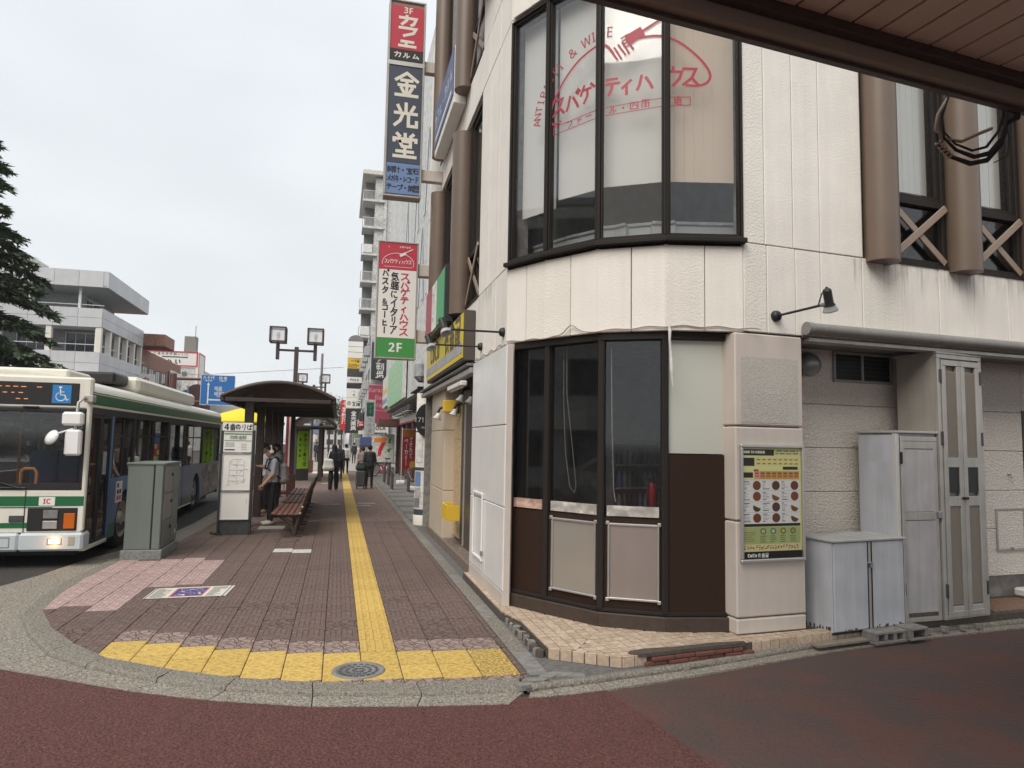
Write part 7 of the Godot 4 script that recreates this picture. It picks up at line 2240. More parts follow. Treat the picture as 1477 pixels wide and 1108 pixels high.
# ---------------------------------------------------------------- bus stop things
func shelter(label: String, z0: float, z1: float, xl: float, xr: float, eave: float, rise: float, posts: Array, group: String) -> Node3D:
	var xc := (xl + xr) / 2
	var hw := (xr - xl) / 2
	var t := thing("bus_shelter", label, "shelter", v3(xc, 0, (z0 + z1) / 2), 0.0, group)
	var b := MB.new()
	b.st.set_smooth_group(3)
	var n := 14
	var P := func(i: int, dy: float, z: float) -> Vector3:
		var a := float(i) / n * 2.0 - 1.0
		return v3(xc + a * hw, eave + rise * (1.0 - a * a) + dy, z)
	for i in n:
		b.quad(P.call(i, 0.05, z0), P.call(i + 1, 0.05, z0), P.call(i + 1, 0.05, z1), P.call(i, 0.05, z1))
	b.st.set_smooth_group(4)
	for i in n:
		b.quad(P.call(i, 0.0, z0), P.call(i, 0.0, z1), P.call(i + 1, 0.0, z1), P.call(i + 1, 0.0, z0))
	b.st.set_smooth_group(-1)
	for z in [z0, z1]:
		for i in n:
			b.quad(P.call(i, 0.0, z), P.call(i + 1, 0.0, z), P.call(i + 1, 0.05, z), P.call(i, 0.05, z))
	put(t, "roof_sheet", b.done(), MT.dark_brown)
	var edge := func(z: float) -> void:
		var pts := []
		for i in n + 1:
			pts.append(P.call(i, 0.02, z))
		rod(t, "roof_rim", pts, 0.045, MT.dark_brown, 8)
	edge.call(z0)
	edge.call(z1)
	for x in [xl, xr]:
		bx(t, "eave_gutter", v3(x, eave - 0.02, (z0 + z1) / 2), v3(0.09, 0.15, absf(z1 - z0)), MT.dark_brown, 0.02)
	var k := int(absf(z1 - z0) / 1.6)
	for i in k + 1:
		var z := z0 + (z1 - z0) * i / k
		bx(t, "cross_beam", v3(xc, eave - 0.05, z), v3(hw * 2 - 0.1, 0.08, 0.07), MT.dark_brown, 0.01)
	for p in posts:
		bx(t, "post", v3(p[0], (eave + 0.1) / 2, p[1]), v3(0.17, eave + 0.1, 0.17), MT.dark_brown, 0.015)
		bx(t, "base_plate", v3(p[0], 0.01, p[1]), v3(0.3, 0.02, 0.3), MT.dark_brown, 0.004)
	return t

func stop_things() -> void:
	shelter("dark brown arched bus shelter roof over the waiting passengers", -15.0, -24.0, -2.28, -0.12, 2.62, 0.30, [[-1.80, -15.4], [-1.78, -17.45], [-1.78, -19.4], [-1.78, -21.4], [-1.78, -23.4]], "bus shelters on the pavement")
	shelter("smaller brown arched shelter beyond the taxi sign", -31.0, -37.0, -1.95, -0.12, 2.42, 0.46, [[-0.75, -32.0], [-0.75, -36.0]], "bus shelters on the pavement")
	# bus stop board
	var t := thing("bus_stop_board", "white bus stop timetable board marked stop four on dark legs", "bus stop", v3(-1.83, 0, -14.1))
	var w := wl(-2.13, -14.1, -1.54, -14.1)
	for u in [0.0, 0.555]:
		wb(t, "leg", w, u, u + 0.04, -0.02, 1.95, -0.12, 0.0, mk("leg_dark", Color(0.03, 0.03, 0.033), 0.5), 0.006)
	wb(t, "foot_panel", w, 0.04, 0.555, 0.0, 0.27, -0.09, -0.03, MT.grey_dark, 0.004)
	wb(t, "lower_sheet", w, 0.045, 0.55, 0.28, 0.80, -0.08, -0.01, MT.sign_white, 0.006)
	wframe(t, "sheet_frame", w, 0.042, 0.553, 0.28, 0.80, -0.012, 0.004, 0.012, MT.alu, 0.0)
	wb(t, "timetable_sheet", w, 0.045, 0.55, 0.82, 1.51, -0.08, -0.01, MT.sign_white, 0.006)
	wframe(t, "sheet_frame", w, 0.042, 0.553, 0.82, 1.51, -0.012, 0.004, 0.012, MT.alu, 0.0)
	wb(t, "stop_name_sheet", w, 0.045, 0.55, 1.53, 1.93, -0.08, -0.01, MT.sign_white, 0.006)
	var g := MB.new()
	for i in 5:
		g.box(wp(w, 0.30, 1.00 + i * 0.10, -0.006), v3(0.30 - 0.03 * i, 0.004, 0.002))
	for i in 3:
		g.box(wp(w, 0.17 + i * 0.13, 1.17, -0.005), v3(0.003, 0.40, 0.002))
	for i in 26:
		g.box(wp(w, rng.randf_range(0.14, 0.48), rng.randf_range(0.9, 1.45), -0.004), v3(rng.randf_range(0.01, 0.05), 0.006, 0.002))
	g.box(wp(w, 0.50, 0.62, -0.004), v3(0.004, 0.10, 0.002))
	put(t, "route_map_print", g.done(), MT.grey_light)
	wb(t, "green_bar", w, 0.06, 0.54, 1.865, 1.885, -0.009, -0.005, MT.sign_green)
	wb(t, "green_bar", w, 0.06, 0.54, 1.745, 1.755, -0.009, -0.005, MT.sign_green)
	jtext(t, "stop_name", "四街道駅", w, 0.30, 1.81, Vector2(0.065, 0.065), 0.072, 0.008, -0.006, MT.grey_mid)
	wb(t, "dark_strip", w, 0.07, 0.25, 1.57, 1.59, -0.009, -0.005, MT.ink)
	for i in 4:
		wb(t, "print_line", w, 0.08, 0.24, 1.64 + i * 0.022, 1.648 + i * 0.022, -0.009, -0.006, MT.grey_light)
		wb(t, "print_line", w, 0.36, 0.46, 1.58 + i * 0.035, 1.59 + i * 0.035, -0.009, -0.006, MT.grey_light)
	var hd := wb(t, "number_board", w, 0.02, 0.555, 1.925, 2.085, -0.06, 0.012, MT.sign_white, 0.008)
	wtext(hd, "lettering", "4", w, 0.09, 2.005, 0.115, 0.014, MT.ink)
	jtext(hd, "lettering", "番のりば", w, 0.345, 2.005, Vector2(0.095, 0.105), 0.10, 0.014, 0.014, MT.ink)
	var wd := thing("weed", "small green weed at the foot of the bus stop board", "weed", v3(-2.12, 0, -14.05))
	var wbm := MB.new()
	for i in 26:
		var a := rng.randf() * TAU
		var o := v3(cos(a) * 0.05, 0.02, sin(a) * 0.05)
		wbm.tri(o, o + v3(cos(a) * 0.07, rng.randf_range(0.02, 0.07), sin(a) * 0.07), o + v3(0.02, 0.03, 0.02))
	put(wd, "leaves", wbm.done(), mk("weed_green", Color(0.10, 0.15, 0.03), 0.8), v3(-2.12, 0, -14.0))
	# equipment cabinet
	t = thing("equipment_cabinet", "grey-green roadside equipment cabinet standing in front of the bus", "cabinet", v3(-2.75, 0, -12.0))
	var cg := mk("cab_green", Color(0.15, 0.18, 0.165), 0.5, "streak", 0.5)
	bx(t, "plinth", v3(-2.75, 0.06, -12.02), v3(0.56, 0.14, 1.12), mk("plinth_grey", Color(0.22, 0.23, 0.22), 0.8, "mottle", 2.0), 0.01)
	bx(t, "body", v3(-2.82, 0.755, -12.0), v3(0.36, 1.25, 0.98), cg, 0.01)
	bx(t, "cap", v3(-2.75, 1.39, -12.02), v3(0.53, 0.03, 1.06), cg, 0.008)
	bx(t, "door_case", v3(-2.57, 0.755, -12.02), v3(0.12, 1.25, 1.04), cg, 0.012)
	var dw := wl(-2.508, -11.52, -2.508, -12.54)
	for e in [[0.04, 0.95, 1.34], [0.04, 0.56, 0.93], [0.04, 0.16, 0.54]]:
		var dp := wb(t, "door", dw, e[0], 0.56, e[1], e[2], 0.0, 0.012, mk("cab_light", Color(0.235, 0.25, 0.235), 0.55, "streak", 0.6) if e[1] > 0.5 else cg, 0.004)
		wb(dp, "handle", dw, 0.47, 0.52, e[2] - 0.15, e[2] - 0.10, 0.012, 0.03, MT.black, 0.006)
	wb(t, "door", dw, 0.58, 1.0, 0.16, 1.34, 0.0, 0.012, cg, 0.004)
	for y in [0.3, 1.1]:
		wb(t, "hinge", dw, 0.985, 1.015, y, y + 0.1, 0.0, 0.02, MT.steel, 0.004)
	bx(t, "gap_strip", v3(-2.636, 0.755, -11.505), v3(0.014, 1.2, 0.012), MT.black)
	bx(t, "fold_strip", v3(-2.50, 0.30, -12.40), v3(0.012, 0.06, 0.06), MT.sign_white)
	# benches
	var be := thing("bench", "slatted wooden bench with curved back, nearest of the row under the shelter", "bench", Vector3.ZERO, 0.0, "benches under the shelter")
	var wood := mk("bench_wood", Color(0.17, 0.075, 0.05), 0.45, "streak", 1.4)
	for i in 5:
		bx(be, "seat_slat", v3(-0.30 + i * 0.10, 0.42 + (0.012 if i == 0 else 0.0), 0), v3(0.085, 0.03, 2.2), wood, 0.008)
	for i in 4:
		put(be, "back_slat", box_mesh(v3(0.028, 0.085, 2.2), 0.008), wood, v3(0.175 + i * 0.026, 0.50 + i * 0.095, 0), Basis(Vector3.BACK, -0.26))
	for z in [-1.0, 0.0, 1.0]:
		var fb := MB.new()
		fb.tube([v3(-0.28, 0.40, z), v3(-0.05, 0.385, z), v3(0.14, 0.40, z), v3(0.20, 0.55, z), v3(0.28, 0.82, z)], 0.028, 8)
		fb.tube([v3(-0.20, 0.385, z), v3(0.0, 0.25, z), v3(0.08, 0.04, z)], 0.032, 8)
		fb.tube([v3(0.14, 0.40, z), v3(0.10, 0.2, z), v3(0.08, 0.03, z)], 0.032, 8)
		fb.box(v3(0.04, 0.012, z), v3(0.34, 0.024, 0.12), 0.006)
		put(be, "bench_leg", fb.done(), MT.dark_brown)
	for y in [0.435, 0.55]:
		lathed(be, "end_cap", [Vector2(0.0, 0.02), Vector2(0.02, 0.018), Vector2(0.026, 0.0)], v3(0.17 + (y - 0.435) * 0.3, y, 1.11), MT.steel, 12, Basis(Vector3.RIGHT, PI / 2))
	be.position = v3(-0.80, 0, -14.75)
	copy(be, "slatted wooden bench with curved back, second in the row under the shelter", v3(-0.80, 0, -17.25))
	copy(be, "slatted wooden bench with curved back, farthest of the row under the shelter", v3(-0.80, 0, -19.75))
	# taxi sign
	t = thing("taxi_stand_sign", "lime green taxi stand sign board beyond the benches", "sign", v3(-1.55, 0, -33))
	var tw := wl(-1.78, -32.6, -1.24, -32.95)
	wb(t, "case", tw, 0.0, tw.len, 0.0, 2.25, -0.2, 0.0, MT.grey_dark, 0.02)
	wb(t, "top_case", tw, -0.03, tw.len + 0.03, 2.25, 2.45, -0.25, 0.04, MT.grey_mid, 0.02)
	var lp := wb(t, "lime_panel", tw, 0.04, tw.len - 0.04, 0.52, 2.2, -0.005, 0.01, MT.lime)
	jtext(lp, "lettering", "タクシーあり".replace("ー", "|") + "ば", tw, 0.40, 1.36, Vector2(0.17, 0.17), 0.21, 0.03, 0.012, MT.ink, true)
	jtext(lp, "lettering", "軽街道場", tw, 0.16, 1.45, Vector2(0.11, 0.13), 0.24, 0.02, 0.012, mk("ink_green", Color(0.04, 0.10, 0.02), 0.5), true)
	t = thing("red_banner_pole", "narrow red vertical banner tied beside the lamp post", "banner", v3(-1.55, 0, -24.6))
	bx(t, "cloth", v3(-1.60, 1.6, -24.6), v3(0.16, 2.3, 0.02), mk("banner_red", Color(0.42, 0.02, 0.035), 0.7), 0.004)
	bx(t, "white_stripe", v3(-1.585, 1.75, -24.585), v3(0.05, 1.7, 0.02), MT.sign_white)
	rod(t, "pole", [v3(-1.69, 0, -24.6), v3(-1.69, 2.9, -24.6)], 0.018, MT.steel, 8)
	bx(t, "foot", v3(-1.62, 0.06, -24.6), v3(0.4, 0.12, 0.3), MT.red_brown, 0.03)
	# yellow parasol behind the posts
	t = thing("yellow_parasol", "bright yellow parasol canopy behind the shelter posts", "parasol", v3(-4.2, 0, -33))
	lathed(t, "canopy", [Vector2(0.02, 0.62), Vector2(0.9, 0.36), Vector2(1.75, 0.0), Vector2(1.75, -0.12), Vector2(1.6, 0.02), Vector2(0.0, 0.5)], v3(-4.1, 2.55, -33), mk("bright_yellow", Color(0.78, 0.66, 0.03), 0.7), 8)
	rod(t, "pole", [v3(-4.1, -0.06, -33), v3(-4.1, 3.15, -33)], 0.03, MT.steel, 8)

func lamp_post(label: String, x: float, z: float, h: float, spread: float) -> void:
	var t := thing("street_lamp", label, "street lamp", v3(x, 0, z), 0.0, "twin street lamps on the pavement")
	var m := mk("lamp_brown", Color(0.075, 0.048, 0.045), 0.5)
	bx(t, "post", v3(x, h / 2, z), v3(0.13, h, 0.13), m, 0.015)
	bx(t, "base", v3(x, 0.35, z), v3(0.26, 0.7, 0.26), MT.red_brown, 0.02)
	bx(t, "cross_arm", v3(x, h - 0.12, z), v3(spread * 2, 0.07, 0.07), m, 0.01)
	for s in [-1, 1]:
		var c := v3(x + s * spread, h + 0.36, z)
		bx(t, "drop_post", v3(x + s * spread, h - 0.15, z), v3(0.11, 0.56, 0.11), m, 0.01)
		var hd := MB.new()
		for a in [-1, 1]:
			for b in [-1, 1]:
				hd.box(v3(a * 0.235, 0, b * 0.235), v3(0.05, 0.50, 0.05), 0.006)
				hd.box(v3(0, a * 0.225, b * 0.235), v3(0.42, 0.05, 0.05), 0.006)
				hd.box(v3(b * 0.235, a * 0.225, 0), v3(0.05, 0.05, 0.42), 0.006)
		var cage := put(t, "lantern", hd.done(), m, c)
		bx(cage, "lantern_glass", c, v3(0.40, 0.40, 0.40), glass("lantern_pane", Color(0.75, 0.76, 0.76), 0.35, 0.15))
		lathed(cage, "bulb", [Vector2(0.03, -0.2), Vector2(0.035, -0.1), Vector2(0.06, -0.02), Vector2(0.055, 0.08), Vector2(0.0, 0.12)], c, MT.white, 12)

func street_furniture() -> void:
	lamp_post("brown twin street lamp rising behind the near shelter", -1.42, -23.6, 4.78, 0.58)
	lamp_post("more distant brown twin street lamp right of the first", -1.45, -41.0, 4.9, 0.62)
	var up := thing("utility_pole", "thin utility pole between the far lamp lanterns", "pole", v3(0.2, 0, -62))
	rod(up, "pole", [v3(-1.6, -0.05, -62), v3(-1.6, 9.2, -62)], [0.16, 0.10], MT.grey_mid, 10)
	rod(up, "transformer", [v3(-1.6, 6.6, -62), v3(-1.6, 7.3, -62)], 0.18, MT.grey_mid, 10)
	# bollards
	var first := thing("bollard", "brown steel bollard nearest the round pillar", "bollard", Vector3.ZERO, 0.0, "bollards along the forecourt")
	lathed(first, "shaft", [Vector2(0.058, 0.0), Vector2(0.058, 0.80), Vector2(0.052, 0.83), Vector2(0.0, 0.845)], Vector3.ZERO, mk("bollard_brown", Color(0.085, 0.068, 0.06), 0.45), 14)
	lathed(first, "collar", [Vector2(0.062, 0.70), Vector2(0.064, 0.715), Vector2(0.064, 0.735), Vector2(0.062, 0.75)], Vector3.ZERO, MT.steel, 14)
	lathed(first, "foot", [Vector2(0.09, 0.0), Vector2(0.09, 0.012), Vector2(0.058, 0.02)], Vector3.ZERO, MT.steel, 14)
	first.position = v3(2.5, 0.005, -23.0)
	var names := ["brown steel bollard, second from the round pillar", "brown steel bollard, third from the round pillar and first of the close three", "brown steel bollard in the middle of the close three", "brown steel bollard, farthest of the close three"]
	var spots := [[2.46, -25.2], [1.99, -26.6], [2.02, -29.0], [1.98, -31.0]]
	for i in 4:
		copy(first, names[i], v3(spots[i][0], 0.005, spots[i][1]))
	var ch := thing("barrier_chain", "slack chain hung between the forecourt bollards", "chain", v3(2.4, 0, -25))
	for e in [[v3(2.5, 0.72, -23.0), v3(2.46, 0.72, -25.2)], [v3(2.46, 0.72, -25.2), v3(1.99, 0.72, -26.6)]]:
		var pts := []
		for i in 13:
			var f := i / 12.0
			pts.append(e[0].lerp(e[1], f) + v3(0, -0.22 * 4 * f * (1 - f), 0))
		rod(ch, "chain", pts, 0.016, MT.steel, 6)
	# advertising flag
	var t := thing("bakery_banner", "red upright bakery banner with yellow foot beside the shop", "banner", v3(3.0, 0, -30.5))
	var w := wl(2.66, -30.3, 3.30, -30.75)
	wpoly(t, "cloth", w, [[0.02, 0.62], [0.70, 0.70], [0.66, 2.3], [0.0, 2.3]], -0.006, 0.006, mk("nobori_red", Color(0.45, 0.03, 0.04), 0.75))
	wpoly(t, "orange_top", w, [[0.0, 2.0], [0.67, 2.0], [0.66, 2.3], [0.0, 2.3]], 0.007, 0.010, mk("nobori_orange", Color(0.50, 0.16, 0.03), 0.75))
	wpoly(t, "yellow_foot", w, [[0.42, 0.67], [0.70, 0.70], [0.68, 0.95], [0.5, 0.98], [0.40, 0.86]], 0.007, 0.010, MT.yellow)
	jtext(t, "lettering", "できたて", w, 0.46, 1.55, Vector2(0.2, 0.2), 0.23, 0.035, 0.011, MT.sign_white, true)
	jtext(t, "lettering", "ベ|カリ|", w, 0.20, 1.35, Vector2(0.22, 0.2), 0.24, 0.035, 0.011, MT.sign_white, true)
	rod(t, "pole", [wp(w, -0.03, 0, 0), wp(w, -0.03, 2.4, 0)], 0.014, MT.white, 8)
	rod(t, "cross_rod", [wp(w, -0.03, 2.33, 0), wp(w, 0.68, 2.33, 0)], 0.01, MT.white, 8)
	bx(t, "weight", v3(2.62, 0.08, -30.28), v3(0.36, 0.16, 0.36), MT.white, 0.05)
	var wt := thing("banner_weight", "white plastic banner weight on the forecourt", "weight", v3(2.75, 0, -25.6))
	bx(wt, "tank", v3(2.75, 0.11, -25.9), v3(0.55, 0.16, 0.32), MT.white_gloss, 0.06)
	bx(wt, "clamp", v3(2.75, 0.24, -25.9), v3(0.16, 0.14, 0.14), MT.grey_mid, 0.03)
	# magazine stand and sign posts
	t = thing("magazine_rack", "blue topped magazine rack beside the walking man", "rack", v3(1.35, 0, -36))
	var mw := wl(1.05, -36.0, 1.62, -36.0)
	wb(t, "case", mw, 0.0, 0.57, 0.0, 1.75, -0.4, 0.0, MT.grey_dark, 0.02)
	wb(t, "blue_head", mw, 0.0, 0.57, 1.55, 2.0, -0.3, 0.01, MT.sign_indigo, 0.02)
	for i in 12:
		wb(t, "magazine", mw, 0.04 + (i % 3) * 0.17, 0.19 + (i % 3) * 0.17, 0.42 + (i / 3) * 0.28, 0.65 + (i / 3) * 0.28, 0.0, 0.015, MT[["sign_white", "sign_red", "sign_blue", "grey_light", "sign_yellow"][(i * 2 + i / 3) % 5]])
	t = thing("traffic_sign", "round no-entry signs on a brown post before the tiled building", "traffic sign", v3(1.3, 0, -43))
	rod(t, "post", [v3(1.33, 0, -43), v3(1.33, 3.4, -43)], 0.05, MT.red_brown, 8)
	lathed(t, "red_disc", [Vector2(0.0, 0.02), Vector2(0.24, 0.02), Vector2(0.24, 0.0), Vector2(0.0, 0.0)], v3(1.33, 2.75, -42.93), MT.sign_red, 20, Basis(Vector3.RIGHT, PI / 2))
	bx(t, "white_bar", v3(1.33, 2.75, -42.9), v3(0.32, 0.08, 0.02), MT.sign_white)
	bx(t, "plate", v3(1.33, 2.30, -42.93), v3(0.4, 0.22, 0.03), MT.sign_white, 0.01)
	t = thing("traffic_signal", "rounded black pedestrian signal seen from behind", "signal", v3(1.75, 0, -42))
	rod(t, "post", [v3(1.62, 0, -42), v3(1.62, 3.5, -42)], 0.06, MT.red_brown, 8)
	bx(t, "housing", v3(1.62, 3.0, -42), v3(0.5, 1.1, 0.3), MT.black, 0.14)
	bx(t, "hood", v3(1.25, 3.2, -42), v3(0.3, 0.5, 0.25), MT.grey_dark, 0.08)
	bx(t, "lantern", v3(1.68, 3.2, -41.83), v3(0.2, 0.16, 0.06), MT.flag_red, 0.02)
	# bicycles
	bicycle(v3(2.35, 0, -37.6), 0.35, "black bicycle parked below the convenience store sign")

func bicycle(at: Vector3, turn: float, label: String) -> void:
	var t := thing("bicycle", label, "bicycle", Vector3.ZERO)
	for z in [-0.53, 0.53]:
		var b := MB.new()
		for i in 20:
			var a := TAU * i / 20.0
			var a2 := TAU * (i + 1) / 20.0
			b.tube([v3(0, 0.34 + cos(a) * 0.32, z + sin(a) * 0.32), v3(0, 0.34 + cos(a2) * 0.32, z + sin(a2) * 0.32)], 0.019, 6, true, false)
		for i in 8:
			var a := TAU * i / 8.0
			b.tube([v3(0, 0.34, z), v3(0, 0.34 + cos(a) * 0.31, z + sin(a) * 0.31)], 0.004, 4)
		put(t, "wheel", b.done(), MT.rubber)
	var f := MB.new()
	f.tube([v3(0, 0.34, 0.53), v3(0, 0.34, 0.08), v3(0, 0.62, -0.36), v3(0, 0.90, -0.42)], 0.018, 8)
	f.tube([v3(0, 0.34, 0.08), v3(0, 0.86, 0.2)], 0.018, 8)
	f.tube([v3(0, 0.34, 0.53), v3(0, 0.66, 0.16)], 0.012, 6)
	f.tube([v3(0, 0.90, -0.42), v3(0, 0.34, -0.53)], 0.016, 6)
	put(t, "frame", f.done(), MT.grey_dark)
	rod(t, "handlebar", [v3(-0.27, 1.02, -0.26), v3(-0.2, 1.04, -0.4), v3(0, 1.0, -0.44), v3(0.2, 1.04, -0.4), v3(0.27, 1.02, -0.26)], 0.014, MT.steel, 6)
	bx(t, "saddle", v3(0, 0.89, 0.22), v3(0.16, 0.06, 0.26), MT.black, 0.025)
	bx(t, "basket", v3(0, 0.90, -0.62), v3(0.34, 0.22, 0.26), MT.steel, 0.02)
	rod(t, "crank", [v3(-0.12, 0.25, 0.08), v3(0, 0.34, 0.08), v3(0.12, 0.43, 0.08)], 0.012, MT.steel, 6)
	t.position = at
	t.rotation.y = turn + PI / 2

# ---------------------------------------------------------------- people
# bones: [from, to, radius, radius, tag, widen x, widen z]; the joined distance field is meshed as surface nets
func body_mesh(bones: Array, cell: float, pick: Dictionary) -> ArrayMesh:
	var lo := Vector3(9, 9, 9)
	var hi := Vector3(-9, -9, -9)
	for b in bones:
		for e in [0, 1]:
			var r: float = maxf(b[2], b[3]) * maxf(b[5], b[6]) + 0.05
			var p: Vector3 = b[e]
			lo = lo.min(p - Vector3.ONE * r)
			hi = hi.max(p + Vector3.ONE * r)
	var nx := int((hi.x - lo.x) / cell) + 2
	var ny := int((hi.y - lo.y) / cell) + 2
	var nz := int((hi.z - lo.z) / cell) + 2
	var f := PackedFloat32Array()
	f.resize(nx * ny * nz)
	f.fill(1.0)
	var near := PackedFloat32Array()
	near.resize(nx * ny * nz)
	near.fill(1.0)
	var tag := PackedInt32Array()
	tag.resize(nx * ny * nz)
	var par := PackedFloat32Array()
	par.resize(nx * ny * nz)
	var k := 0.03
	for b in bones:
		var a: Vector3 = b[0]
		var e: Vector3 = b[1]
		var ra: float = b[2]
		var rb: float = b[3]
		var wx: float = b[5]
		var wz: float = b[6]
		var m := maxf(ra, rb) + 0.06
		var mx := m * maxf(1.0, wx)
		var mz := m * maxf(1.0, wz)
		var x0 := maxi(0, int((minf(a.x, e.x) - mx - lo.x) / cell))
		var x1 := mini(nx - 1, int((maxf(a.x, e.x) + mx - lo.x) / cell) + 1)
		var y0 := maxi(0, int((minf(a.y, e.y) - m - lo.y) / cell))
		var y1 := mini(ny - 1, int((maxf(a.y, e.y) + m - lo.y) / cell) + 1)
		var z0 := maxi(0, int((minf(a.z, e.z) - mz - lo.z) / cell))
		var z1 := mini(nz - 1, int((maxf(a.z, e.z) + mz - lo.z) / cell) + 1)
		var d := e - a
		var dd := maxf(d.dot(d), 1e-6)
		var kk := minf(wx, wz)
		for y in range(y0, y1 + 1):
			for z in range(z0, z1 + 1):
				var i := (y * nz + z) * nx
				for x in range(x0, x1 + 1):
					var p := Vector3(lo.x + x * cell, lo.y + y * cell, lo.z + z * cell) - a
					var t := clampf(p.dot(d) / dd, 0.0, 1.0)
					var q := p - d * t
					q.x /= wx
					q.z /= wz
					var v := (q.length() - lerpf(ra, rb, t)) * kk
					var o := f[i + x]
					var h := clampf(0.5 + 0.5 * (o - v) / k, 0.0, 1.0)
					f[i + x] = lerpf(o, v, h) - k * h * (1.0 - h)
					if v < near[i + x]:
						near[i + x] = v
						tag[i + x] = b[4]
						par[i + x] = t
	var verts := PackedVector3Array()
	var norms := PackedVector3Array()
	var cols := PackedColorArray()
	var idx := PackedInt32Array()
	var id := PackedInt32Array()
	id.resize(nx * ny * nz)
	id.fill(-1)
	var sx := 1
	var sz := nx
	var sy := nx * nz
	var offs := [0, sx, sy, sx + sy, sz, sz + sx, sz + sy, sz + sx + sy]
	var edges := [[0, 1], [2, 3], [4, 5], [6, 7], [0, 2], [1, 3], [4, 6], [5, 7], [0, 4], [1, 5], [2, 6], [3, 7]]
	var cpos := [Vector3(0, 0, 0), Vector3(1, 0, 0), Vector3(0, 1, 0), Vector3(1, 1, 0), Vector3(0, 0, 1), Vector3(1, 0, 1), Vector3(0, 1, 1), Vector3(1, 1, 1)]
	for y in ny - 1:
		for z in nz - 1:
			for x in nx - 1:
				var i := y * sy + z * sz + x
				var inside := 0
				var far := true
				for c in 8:
					var v := f[i + offs[c]]
					if v < 0.0:
						inside += 1
					if v < 0.9:
						far = false
				if far or inside == 0 or inside == 8:
					continue
				var s := Vector3.ZERO
				var n := 0
				for e in edges:
					var va := f[i + offs[e[0]]]
					var vb := f[i + offs[e[1]]]
					if (va < 0.0) != (vb < 0.0):
						s += (cpos[e[0]] as Vector3).lerp(cpos[e[1]], va / (va - vb))
						n += 1
				s /= n
				id[i] = verts.size()
				var wpos := lo + Vector3(x, y, z) * cell + s * cell
				verts.append(wpos)
				norms.append(Vector3(f[i + 1] - f[i] + f[i + sy + 1] - f[i + sy] + f[i + sz + 1] - f[i + sz], f[i + sy] - f[i] + f[i + sy + 1] - f[i + 1] + f[i + sy + sz] - f[i + sz], f[i + sz] - f[i] + f[i + sz + 1] - f[i + 1] + f[i + sz + sy] - f[i + sy]).normalized())
				cols.append(flesh(tag[i], par[i], wpos, pick))
	for y in range(1, ny - 1):
		for z in range(1, nz - 1):
			for x in range(1, nx - 1):
				var i := y * sy + z * sz + x
				var v0 := f[i] < 0.0
				for e in [[sx, sy, sz], [sy, sz, sx], [sz, sx, sy]]:
					var v1 := f[i + e[0]] < 0.0
					if v0 == v1:
						continue
					var q := [id[i - e[1] - e[2]], id[i - e[2]], id[i], id[i - e[1]]]
					if q[0] < 0 or q[1] < 0 or q[2] < 0 or q[3] < 0:
						continue
					if v0:
						q = [q[3], q[2], q[1], q[0]]
					idx.append_array(PackedInt32Array([q[0], q[1], q[2], q[0], q[2], q[3]]))
	var arr := []
	arr.resize(Mesh.ARRAY_MAX)
	arr[Mesh.ARRAY_VERTEX] = verts
	arr[Mesh.ARRAY_NORMAL] = norms
	arr[Mesh.ARRAY_COLOR] = cols
	arr[Mesh.ARRAY_INDEX] = idx
	var am := ArrayMesh.new()
	am.add_surface_from_arrays(Mesh.PRIMITIVE_TRIANGLES, arr)
	return am

# tags: 0 torso 1 upper arm 2 forearm 3 hand 4 leg 5 foot 6 head 7 hair 8 neck
func flesh(tag: int, t: float, p: Vector3, k: Dictionary) -> Color:
	match tag:
		0:
			return k.pants if p.y < k.waist else k.shirt
		1:
			return k.shirt if k.sleeve > t * 0.5 else k.skin
		2:
			return k.shirt if k.sleeve > 0.5 + t * 0.5 else k.skin
		3, 8:
			return k.skin
		4:
			return k.pants
		5:
			return k.shoe
		6:
			var q: Vector3 = p - k.head
			if q.y > 0.055 or (q.z > 0.005 and q.y > -0.06):
				return k.hair
			return k.skin
		7:
			return k.hair
	return k.skin

